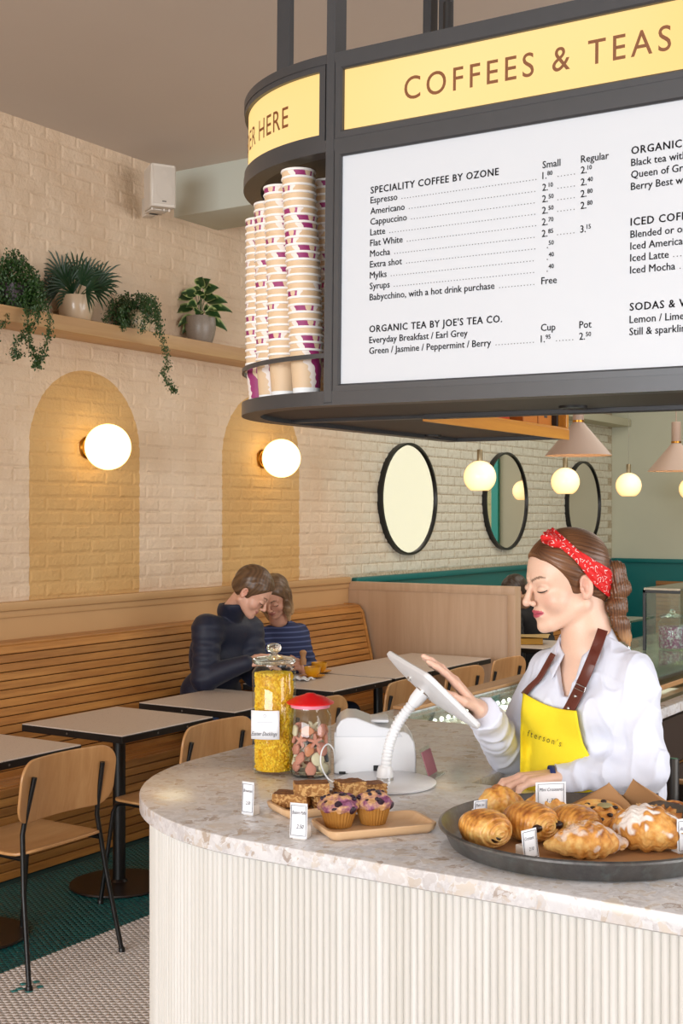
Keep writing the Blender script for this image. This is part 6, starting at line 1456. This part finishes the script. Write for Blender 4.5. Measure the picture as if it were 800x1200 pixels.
    tm = NT('red_bandana'); c = tm.pos(); v = tm.n('ShaderNodeTexVoronoi'); v.feature = 'DISTANCE_TO_EDGE'; v.inputs['Scale'].default_value = 62; tm.l(c, v.inputs['Vector']); nn_ = tm.noise(c, 70, 2)
    ring = tm.math('MULTIPLY', tm.math('LESS_THAN', tm.math('ABSOLUTE', tm.math('SUBTRACT', v.outputs['Distance'], .22)), .035), tm.math('GREATER_THAN', nn_, .50)); dv = tm.n('ShaderNodeTexVoronoi'); dv.inputs['Scale'].default_value = 105; tm.l(c, dv.inputs['Vector'])
    dot = tm.math('MULTIPLY', tm.math('LESS_THAN', dv.outputs['Distance'], .2), tm.math('LESS_THAN', nn_, .44)); tm.col(tm.mix(tm.math('MAXIMUM', ring, dot), 'd81818', 'f0dcd8')); tm.rough(.7)
    lo, hi = bbox([HCt+Vector((-.11,-.11,-.10)), HCt+Vector((.11,.11,.14)), P(640, 628, 2.93)], .025)
    mesh_from('headband', band, lo, hi, .002, tm.m, root)
    # ---- shirt
    def fold(p, a, b, fr, amp, ph=0):
        a = A(*a); b = A(*b); ab = b-a; L = float(np.linalg.norm(ab)); t = ((p-a) @ ab)/(L*L); e = nz(p, 22, int(fr)); return amp*np.sin(t*fr+e*2.4+ph)*np.clip(1.2-np.abs(t-.75)*1.6, 0, 1)
    def wr_(p, dr, sd):
        dr = A(*Vector(dr).normalized()); t = p @ dr; q = p-(t*.80)[:, None]*dr; e = 1-2*np.abs(nz(q, 62, sd)); return -e*np.abs(e)*.8
    zN = NB.z; zV = P(650, 820, 2.88).z
    def shirt_base(p):
        d = torso(p)-.007; d = smin(d, s_ell(p, Wa+UP*.03, (.115, .155, .15), TRm), .06)
        sl = s_cap(p, SL, EL, .050, .050)-.0025*nz(p, 38, 3); sl = smin(sl, s_cap(p, EL+UP*.004, P(655, 912, 2.865)+UP*.002, .042, .0285), .02); sr = s_cap(p, SRr, ER, .047, .045); sr = smin(sr, s_cap(p, ER, WR+(WR-ER).normalized()*.01, .047, .037), .03)
        sl += fold(p, SL, EL, 26, .0012)+fold(p, EL, WL, 34, .0014, 1)+.0062*wr_(p, (EL-SL).normalized()+tdir*.9, 3)+.0050*wr_(p, (WL-EL).normalized()+UP*1.2, 5); sr += fold(p, ER, WR, 30, .0018)+.0060*wr_(p, UP+RIGHT*.3, 8)
        d += .0026*nz(p, 30, 8)+.0055*wr_(p, UP*.9+tdir*.5, 9)
        d = smin(d, sl, .035); d = smin(d, sr, .014)
        return d
    def shirt(p):
        d = shirt_base(p); v = (p-A(*U)); x = v @ A(*tdir); y = v @ A(*tl)
        w = .008+.040*np.clip((p[:, 2]-zV)/(zN-zV), 0, 1.3); cut = np.maximum(np.maximum(np.abs(y+.004)-w, -(x-.02)), zV-p[:, 2])
        d = smax(d, -cut, .004); d = smax(d, -(s_cap(p, neckA, NB, .0525, .0545)), .004); d = np.maximum(d, -(torso(p)+.006))
        # cuffs end
        for Wp_, dr in ((P(651, 912, 2.865), -RIGHT), (P(561, 832, 2.925), (P(561, 832, 2.925)-ER).normalized())):
            c_ = (p-A(*Wp_)) @ A(*dr); nr = np.linalg.norm(p-A(*Wp_), axis=1) < .10; d = np.where(nr, smax(d, c_, .003), d)
        for hp in (): pass
        d = np.where(np.linalg.norm(p-A(*WL), axis=1) < .2, np.maximum(d, -(p[:, 2]-HT-.001)), d)
        return d
    lo, hi = bbox([SL, SRr, EL, ER, WR, P(645, 912, 2.86), Hp-UP*.04, NB+UP*.02, C_+tdir*.17, C_-tdir*.12], .07)
    mesh_from('shirt', shirt, lo, hi, .0032, M['cloth_w'], root)
    # collar: stand and two leaves, sheets hugging the neck
    def ring_pt(a, z, r): c = NB+(neckA-NB)*(z/(neckA.z-NB.z))-tdir*.004; return Vector((c.x, c.y, NB.z+z))+tdir*math.cos(a)*r*1.02+tl*math.sin(a)*r
    def ztop(an): return .006+.048*(.5-.5*math.cos(an))**1.0-.030*max(0, math.cos(an))**3
    for s in (1, -1):
        m = MB()
        def leaf(a, b, s=s):     # a from the back of the neck to the front point, b from the fold (top) to the edge (bottom)
            an = s*(PI-(PI-R_(24))*a); out = (tdir*math.cos(an)+tl*math.sin(an)); q = ring_pt(an, ztop(an), .0595); drop = .034+.020*a**3
            return q+out*(.003+.017*b)-UP*(drop*b)+tdir*(.020*a**4*b)-root.location
        m.grid(leaf, 28, 6); o = obj('collar_leaf', m, M['cloth_w'], root, 180); solid(o, .0026, 0)
    m = MB(); m.grid(lambda a, b: (lambda an: ring_pt(an, ztop(an)-.040*(1-b), .0575))(R_(24)+a*(2*PI-R_(48)))-root.location, 48, 3); o = obj('collar_stand', m, M['cloth_w'], root, 180); solid(o, .0022, 0)
    # ---- things draped on the shirt, laid on its surface
    eye = Vector((0, 0, HC))
    def drape(px, py, off, d0=2.60, base=None):
        base = base or shirt_base
        dv = P(px, py, 1.0)-eye; t = d0; best = (9, d0)
        for k in range(220):
            q = eye+dv*t; s_ = float(base(np.array([tuple(q)], dtype=np.float32))[0])-off
            if s_ < best[0]: best = (s_, t)
            if s_ < .0006: break
            t += max(s_*.8, .0006)
            if t > 3.2: t = best[1]; break
        return eye+dv*t
    def body_only(p): d = torso(p)-.007; return smin(d, s_ell(p, Wa+UP*.03, (.115, .155, .15), TRm), .06)
    ty = NT('yellow_canvas'); f = ty.noise(ty.coord(), 900, 2); ty.col(ty.mix(f, 'f2d512', 'ffe838')); ty.rough(.85); ty.bump(f, .2, .001)
    Lf = [(613, 812), (610.5, 835), (609.5, 865), (609.5, 895), (610, 918), (611, 940)]; Rt = [(675, 833), (678, 852), (683, 872), (692, 888), (704, 903), (712, 925)]
    def lerp2(T_, b): k = min(int(b*(len(T_)-1)), len(T_)-2); f_ = b*(len(T_)-1)-k; return (T_[k][0]*(1-f_)+T_[k+1][0]*f_, T_[k][1]*(1-f_)+T_[k+1][1]*f_)
    def apr(a, b):
        l_, r_ = lerp2(Lf, b), lerp2(Rt, b); sag = 5*math.sin(PI*a)*(1-b)**3; q = drape(l_[0]+(r_[0]-l_[0])*a, l_[1]+(r_[1]-l_[1])*a+sag, .015+.002*math.sin(a*9+b*7)*b, 2.60, body_only); return q-root.location
    m = MB(); m.grid(apr, 26, 26); o = obj('apron', m, ty.m, root, 180); solid(o, .0025, 0)
    lth = plain('brown_leather', '5f2b20', .4, bump=.15, bs=200)
    def strap(line, w, name, off=.0125):
        pts = cr([Vector((a, b, 0)) for a, b in line], 5); m = MB(); vs = []
        for i, q in enumerate(pts):
            tn = (pts[min(i+1, len(pts)-1)]-pts[max(i-1, 0)]).normalized(); nn2 = Vector((-tn.y, tn.x, 0))
            for s in (-1, 0, 1): r = q+nn2*w/2*s; vs.append(drape(r.x, r.y, off)-root.location)
        m.add(vs, [(i*3+j, i*3+j+1, i*3+j+4, i*3+j+3) for i in range(len(pts)-1) for j in (0, 1)]); o = obj(name, m, lth, root, 180); solid(o, .003, 0, .0006); return o
    s1 = strap([(665, 834), (673, 819), (681, 802), (688, 786), (696, 766), (702, 750), (706, 738)], 12.5, 'leather_strap')
    s2 = strap([(613, 814), (622, 804), (631, 795), (640, 780), (648, 766)], 6, 'leather_strap')
    for px, py in ((666, 830), (674, 816)):
        q = drape(px, py, .0155)-root.location; m = MB(); m.sphere(q, .0042, 14, 8); obj('rivet', m, M['chrome'], s1, 180)
    q0 = [drape(a, b, .017)-root.location for a, b in ((675, 801), (686, 806), (684, 811), (673, 806))]; m = MB(); m.tube(q0, .0014, 8, closed=True); obj('buckle', m, M['chrome'], s1)
    # lettering on the bib, laid on the cloth
    me = text_mesh("afterson's", .02, 0, 1.5); n = len(me.vertices); co = np.zeros(n*3, dtype=np.float32); me.vertices.foreach_get('co', co); co = co.reshape(-1, 3); w = co[:, 0].max()-co[:, 0].min()
    V = []
    for a, b, _ in co.tolist(): u = (a-co[:, 0].min())/w; V.append(drape(612.5+44*u+b*110, 861+14*u-b*440*1.15, .0225, 2.60, body_only)-root.location)
    me.vertices.foreach_set('co', np.array(V, dtype=np.float32).ravel()); me.update(); me.materials.clear(); me.materials.append(plain('apron_print', '2d2d14', .7)); o = link(bpy.data.objects.new('lettering', me)); o.parent = root
    # wrist band
    wl = P(647.5, 911.5, 2.865); m = MB(); m.tube([wl+RIGHT*.003-root.location, wl-RIGHT*.009-root.location], [.0262, .0255], 28, cap=False); o = obj('wristband', m, plain('navy_band', '1d2f6a', .5), root, 180); solid(o, .002, 1)
    m = MB(); m.sphere(P(646.5, 914, 2.838)-root.location, .006, 10, 8); obj('green_bead', m, plain('green_bead', '3fae4a', .4), o, 180)
    # trousers and shoes below the counter
    hipL, hipR = Hp+tl*.085-UP*.05, Hp-tl*.085-UP*.05; kL, kR = hipL+tdir*.02-UP*.42, hipR+tdir*.02-UP*.42; fL, fR = Vector((kL.x, kL.y, .09)), Vector((kR.x, kR.y, .09))
    def tro(p):
        d = s_ell(p, Hp-UP*.04, (.125, .165, .12), TRm)
        for h_, k_, f_ in ((hipL, kL, fL), (hipR, kR, fR)): d = smin(d, s_cap(p, h_, k_, .088, .062), .03); d = smin(d, s_cap(p, k_, f_, .062, .045), .02)
        return d
    lo, hi = bbox([Hp, fL, fR, hipL, hipR], .19); lo[2] = .05; mesh_from('trousers', tro, lo, hi, .009, plain('dark_trousers', '23252c', .8), root)
    for f_ in (fL, fR):
        fn = lambda p: smax(smin(s_ell(p, f_+tdir*.06-UP*.045, (.13, .045, .045), TRm), s_cap(p, f_, f_-UP*.04, .05), .03), -(p[:, 2]-.004), .006)
        lo, hi = bbox([f_, f_+tdir*.17], .09); lo[2] = 0; mesh_from('shoe', fn, lo, hi, .006, plain('black_shoe', '17171a', .5), root)
    return root
barista()
# ---------------------------------------------------------------- seated customers
def customer(label, spec):
    D = spec; d = D['d']; pv = {k: (P(*v) if not isinstance(v, Vector) else v) for k, v in D['j'].items()}
    root = thing('person', label, 'person', Vector((pv['pelvis'].x, pv['pelvis'].y, 0)))
    HR = frame(D['face']); hs = D.get('hs', 1.0); hc = pv['head']; hr = npm(HR); toh = lambda p: ((p-A(*hc)) @ hr)/hs
    td = D['torso'].normalized(); tl = UP.cross(td).normalized(); TRm = Matrix((td, tl, UP)).transposed(); b = D.get('b', 1.0); male = D.get('male', False)
    nb, ch, pe = pv['neck'], pv['chest'], pv['pelvis']; SLs, SRs = pv['sl'], pv['sr']
    hands = [hand_prims(pv[w], D[w+'_x'], D[w+'_z'], w == 'wl', 1.0, D.get('curl', (.5,.6,.4)), (.5,.3), .04) for w in ('wl', 'wr') if w in pv]
    def skin(p):
        q = near(p, hc, .21*hs, lambda r: head_sdf(toh(r), True, male)*hs); d_ = smin(q, s_cap(p, hc-HR @ Vector((.02,0,.06))*hs, nb, .05, .055), .02); d_ = smin(d_, s_ell(p, ch, (.10*b, .15*b, .18), TRm)+.02, .03)
        for h_ in hands: d_ = smin(d_, caps_sdf(p, h_, .008), .01)
        for a, e, w in (('sl', 'el', 'wl'), ('sr', 'er', 'wr')):
            if e in pv: d_ = smin(d_, s_cap(p, pv[a], pv[e], .04, .036), .02); d_ = smin(d_, s_cap(p, pv[e], pv[w], .036, .026), .02)
        return smin(d_, s_cap(p, ch, pe+UP*.1, .08), .05)
    pts = [hc+UP*.12, hc-UP*.12, nb, ch, pe, SLs, SRs]+[pv[k] for k in ('el', 'er', 'wl', 'wr') if k in pv]+[h_[k][1] for h_ in hands for k in (3, 6, 9, 12)]
    lo, hi = bbox(pts, .14)
    def hcol(V): c = head_color(toh(V), lips=D.get('lips', (.48,.18,.14)), brow=D.get('brow', (.12,.07,.04)), skin=D['skin'], browth=1.5); c[np.linalg.norm(V-A(*hc), axis=1) > .17*hs] = D['skin']; return c
    mesh_from('body', skin, lo, hi, .005, M['skin'], root, hcol)
    m = None
    def eyes():
        for s in (1, -1):
            for m_ in lash_tubes(s, lambda v: hc+HR @ v*hs-root.location): obj('eyelash', m_, M['lash'], root, 180)
    eyes()
    def hair(p):
        def f(r):
            q = toh(r); d_ = s_ell(q, (-.016,0,.042), (.100,.083,.092)); d_ = smin(d_, s_ell(q, (.022,0,.050), (.066,.068,.060)), .02); d_ = smin(d_, s_ell(q, (-.055,0,-.015), (.046,.058,.055)), .025)+.0018*nz(q, 150, 3)
            cut = .80*q[:, 0]-.60*q[:, 2]-D.get('hairline', .016)-.018*np.clip((-.0-q[:, 2])/.04, 0, 1); d_ = smax(d_, cut, .008)
            if male or not D.get('long'): d_ = smax(d_, -(q[:, 2]+.060+.3*q[:, 0]), .01); ay = np.stack([q[:, 0], np.abs(q[:, 1]), q[:, 2]], 1); d_ = smax(d_, -s_ell(ay, (-.010,.083,-.012), (.022,.018,.032)), .005)
            return d_*hs
        d_ = near(p, hc, .22*hs, f)
        if D.get('long'):
            def g(r):
                q = toh(r); e = None
                for s in (1, -1):
                    for (a, b_, r0, r1) in (((-.005, .066, .03), (.018, .070, -.06), .026, .024), ((.018, .070, -.06), (.012, .062, -.145), .024, .010), ((-.05, .045, .0), (-.055, .05, -.13), .038, .022)):
                        k_ = s_cap(q, (a[0], a[1]*s, a[2]), (b_[0], b_[1]*s, b_[2]), r0, r1); e = k_ if e is None else smin(e, k_, .02)
                return (e+.0022*np.sin(q[:, 0]*420+q[:, 1]*300)+.0015*nz(q, 120, 3))*hs
            d_ = smin(d_, near(p, hc-UP*.05, .26*hs, g), .01)
        return d_
    def hc_col(V):
        q = toh(V); n = np.clip(.5+.4*np.sin(q[:, 0]*300+q[:, 1]*240+nz(q, 60, 3)*2), 0, 1)[:, None]; c = np.array(D['hair'][0])*(1-n)+np.array(D['hair'][1])*n; e = np.clip((-.02-q[:, 2])/.10, 0, 1)[:, None]; return c*(1-e)+np.array(D['hair'][2])*e
    lo, hi = bbox([hc+Vector((-.13,-.13,-.2))*hs, hc+Vector((.13,.13,.15))*hs], .01); mesh_from('hair', hair, lo, hi, .004, M['hair_w'], root, hc_col)
    r_ = D.get('sleeve', .058)
    def top(p):
        d_ = s_ell(p, ch, (.125*b, .17*b, .20), TRm); d_ = smin(d_, s_ell(p, pe+UP*.12, (.14*b, .17*b, .16), TRm), .06); d_ = smin(d_, s_cap(p, SLs, SRs, r_*1.05), .06)
        for a, e, w in (('sl', 'el', 'wl'), ('sr', 'er', 'wr')):
            if e in pv: f1 = s_cap(p, pv[a], pv[e], r_*1.1, r_)+.003*np.sin((p @ A(*(pv[e]-pv[a]).normalized()))*110); d_ = smin(d_, f1, .03); d_ = smin(d_, s_cap(p, pv[e], pv[w], r_, r_*.62), .02)
        d_ += .004*nz(p, 22, 5); d_ = smax(d_, -s_cap(p, hc-HR @ Vector((.02,0,.06))*hs, nb, .056, .060), .006)
        if D.get('collar'): e = np.abs(s_cap(p, hc-HR @ Vector((.03,0,.095))*hs, nb, .066, .072))-.007; e = smax(e, (p[:, 2]-nb.z-.045), .006); d_ = smin(d_, smax(e, -(p[:, 2]-nb.z+.06), .01), .01)
        return d_
    lo, hi = bbox([nb+UP*.05, ch, pe, SLs, SRs]+[pv[k] for k in ('el', 'er', 'wl', 'wr') if k in pv], .13); mesh_from(D['topname'], top, lo, hi, .007, D['topmat'], root)
    fx = D.get('legs', Vector((1, 0, 0))); fy = UP.cross(fx)
    def legs(p):
        d_ = s_ell(p, pe, (.15*b, .18*b, .11), TRm)
        for s in (-1, 1): h0 = pe+fy*.09*s; k0 = Vector((h0.x, h0.y, .50))+fx*.40; f0 = Vector((k0.x, k0.y, .08))+fx*-.02; d_ = smin(d_, s_cap(p, h0, k0, .085, .062), .03); d_ = smin(d_, s_cap(p, k0, f0, .060, .045), .02)
        return d_
    lo, hi = bbox([pe, pe+fx*.5+fy*.12, pe+fx*.5-fy*.12], .15); lo[2] = .04; hi[2] = pe.z+.15; mesh_from('trousers', legs, lo, hi, .011, D['legmat'], root)
    for s in (-1, 1):
        h0 = pe+fy*.09*s+fx*.42; f0 = Vector((h0.x, h0.y, .05)); FM = Matrix((fx, fy, UP)).transposed(); lo, hi = bbox([f0, f0+fx*.14], .09); lo[2] = 0
        mesh_from('shoe', lambda p: smax(s_ell(p, f0+fx*.04, (.135, .047, .05), FM), -(p[:, 2]-.004), .006), lo, hi, .008, plain('dark_shoe', '1c1a1a', .6), root)
    return root
NAVY = plain('navy_quilted_jacket', '0d142c', .6, sheen=.08, bump=.25, bs=60)
man = customer('man in navy jacket bending his head over his hands on the bench', dict(d=7, male=True, hs=1.12, b=1.12, collar=True, sleeve=.072, face=RIGHT*.86-FWD*.15-UP*.72, torso=Vector((.9, -.1, .0)), skin=lin('d9a68e')[:3], topname='jacket', topmat=NAVY, legmat=plain('blue_jeans', '34507c', .8, bump=.2, bs=300), hairline=.020,
    hair=((.075,.038,.018), (.15,.08,.04), (.08,.04,.02)), curl=(.4,.5,.3), wl_x=RIGHT+UP*.15-FWD*.1, wl_z=UP*.8-FWD*.5, wr_x=RIGHT+UP*.2, wr_z=UP*.7-FWD*.6,
    j=dict(pelvis=P(247, 838, 7.25), chest=P(256, 768, 7.12), neck=P(271, 716, 7.05), head=P(294, 694, 6.98), sr=P(243, 738, 6.93), sl=P(292, 738, 7.2), er=P(240, 795, 6.88), wr=P(288, 777, 6.80), el=P(300, 790, 7.12), wl=P(306, 774, 6.98))))
ts = NT('navy_striped_knit'); _x, _y, _z = ts.sep(ts.pos()); st = ts.math('LESS_THAN', ts.math('FRACT', ts.math('MULTIPLY', _z, 34)), .3); ts.col(ts.mix(st, '1c2850', '4a5580')); ts.rough(.8)
wom = customer('woman with shoulder length fair tipped hair in navy striped top beside the man', dict(d=7.75, hs=1.06, b=.95, long=True, sleeve=.048, face=-RIGHT*.30-FWD*.80-UP*.50, torso=Vector((.85, -.45, .0)), skin=lin('cf9a82')[:3], topname='knit_top', topmat=ts.m, legmat=plain('dark_jeans', '20283c', .8), hairline=.018,
    hair=((.10,.055,.028), (.18,.10,.05), (.52,.33,.17)), curl=(.6,.7,.5), wl_x=-RIGHT*.2+UP*.5-FWD*.8, wl_z=RIGHT*.8+UP*.2, wr_x=-RIGHT*.9+UP*.2, wr_z=UP*.7-FWD*.5,
    j=dict(pelvis=P(336, 826, 7.85), chest=P(334, 765, 7.85), neck=P(326, 727, 7.82), head=P(322, 700, 7.75), sr=P(305, 745, 7.75), sl=P(350, 742, 7.95), er=P(308, 785, 7.6), wr=P(322, 776, 7.45), el=P(364, 785, 7.75), wl=P(354, 786, 7.58))))
customer('dark haired person in black coat half hidden behind the partition screen', dict(d=10, hs=1.0, b=1.0, sleeve=.058, face=-RIGHT*.95-FWD*.15-UP*.45, torso=Vector((.3, -.9, .0)), skin=lin('b98a6c')[:3], topname='coat', topmat=plain('black_coat', '141213', .8), legmat=plain('black_trousers', '121214', .8), hairline=.02,
    hair=((.03,.02,.015), (.07,.045,.03), (.16,.11,.07)), j=dict(pelvis=P(622, 790, 10.05), chest=P(620, 735, 10.05), neck=P(613, 708, 10.02), head=P(603, 693, 9.95), sr=P(602, 722, 9.9), sl=P(634, 722, 10.2), er=P(606, 755, 9.75), wr=P(596, 757, 9.5), el=P(642, 755, 10.0), wl=P(615, 760, 9.6)), legs=Vector((1,0,0)),
    wl_x=-RIGHT, wl_z=UP, wr_x=-RIGHT, wr_z=UP))
# ---------------------------------------------------------------- cups and small things on the far tables
YC = plain('yellow_glazed_china', 'd99a1c', .25, coat=.4)
def coffee(px, py, lb):
    p = at_z(px, py, .7505); t = thing('coffee_cup', lb, 'cup', p, YAW+1.2)
    m = MB(); m.lathe([(0,.001), (.035,.001), (.072,.012), (.074,.014), (.035,.006), (0,.006)], 32); s_ = obj('saucer', m, YC, t)
    m = MB(); m.lathe([(0,.007), (.026,.007), (.044,.030), (.050,.062), (.047,.062), (.040,.030), (.024,.012), (0,.011)], 32); obj('bowl', m, YC, t, 50)
    m = MB(); m.tube([(.046,0,.05), (.066,0,.050), (.070,0,.036), (.056,0,.024), (.040,0,.022)], .005, 8); obj('handle', m, YC, t, 180)
    m = MB(); m.lathe([(0,.052), (.0455,.052)], 24); obj('coffee', m, plain('milky_coffee', '9a6a42', .4), t, 0)
coffee(374, 788.5, 'yellow coffee cup on saucer, the farther one on the couple\'s table'); coffee(366, 794, 'yellow coffee cup on saucer, the nearer one on the couple\'s table')
p = at_z(352, 797, .7505); t = thing('paper_napkin', 'crumpled white napkin beside the nearer yellow coffee cup', 'napkin', p, 0)
mesh_n = MB(); mesh_n.grid(lambda a, b: Vector(((a-.5)*.14, (b-.5)*.10, .004+.012*abs(math.sin(a*9+b*4))*abs(math.sin(b*7+1)))), 18, 14); o = obj('sheet', mesh_n, M['paper'], t, 180); solid(o, .0008, 1)
q = P(355, 773, 7.5); t = thing('wooden_spoon_pot', 'small light brown wooden shaker held in the seated woman\'s hand', 'shaker', q-UP*.03, 0); m = MB(); m.lathe([(0,0), (.018,0), (.02,.03), (.014,.045), (.018,.06), (.022,.075), (.012,.085), (0,.087)], 20); obj('turned_body', m, plain('light_brown_wood', 'b98a5e', .5), t, 50)
p = at_z(622, 762, .7505); t = thing('cardboard_tray', 'yellowish cardboard carton lying on the table behind the screen', 'box', Vector((-3.9, 8.60, .7515)), .5)
m = MB(); m.rbox((-.11, -.09, 0), (.11, .09, .045), .003, 1); obj('carton', m, plain('yellow_carton', 'b8892a', .6), t)
t = thing('paper_bag', 'flat brown paper bag lying on the cardboard carton behind the screen', 'bag', Vector((-3.9, 8.60, .798)), .3)
m = MB(); m.grid(lambda a, b: Vector(((a-.5)*.32, (b-.5)*.2, .010+.008*math.sin(a*5)*math.sin(b*6))), 10, 8); o = obj('sheet', m, plain('brown_paper_bag', 'b79a63', .8), t, 180); solid(o, .006, 0)
# jar of pink sweets in the tall case
p = Vector(((TX0+TX1)/2, 5.02, 1.152)); t = thing('sweet_jar', 'round glass jar of pink and white sweets inside the tall glass case', 'jar', p); jr = .056
m = MB(); m.lathe([(0,.001), (jr-.004,.001), (jr,.008), (jr,.10), (jr-.012,.118), (jr-.014,.124)], 36); obj('glass_body', m, M['thinglass'], t, 60)
m = MB(); m.lathe([(0,.126), (jr-.006,.126), (jr-.004,.130), (.01,.142), (.012,.150), (.008,.157), (0,.158)], 30); obj('glass_lid', m, M['glass'], t, 60)
tp = NT('pink_white_sweets'); v = tp.n('ShaderNodeTexVoronoi'); v.inputs['Scale'].default_value = 130; tp.l(tp.coord(), v.inputs['Vector']); tp.col(tp.ramp(tp.sep(v.outputs['Color'])[0], ((.0, '8e2f63'), (.45, 'b0558a'), (.7, 'e6cfd6'), (1, '7a2a50')))); tp.rough(.6); tp.bump(v.outputs['Distance'], .8, .003)
m = MB(); m.lathe([(0,.004), (jr-.004,.004), (jr-.003,.088), (0,.092)], 36); o = obj('packed_sweets', m, tp.m, t, 60); o['kind'] = 'stuff'
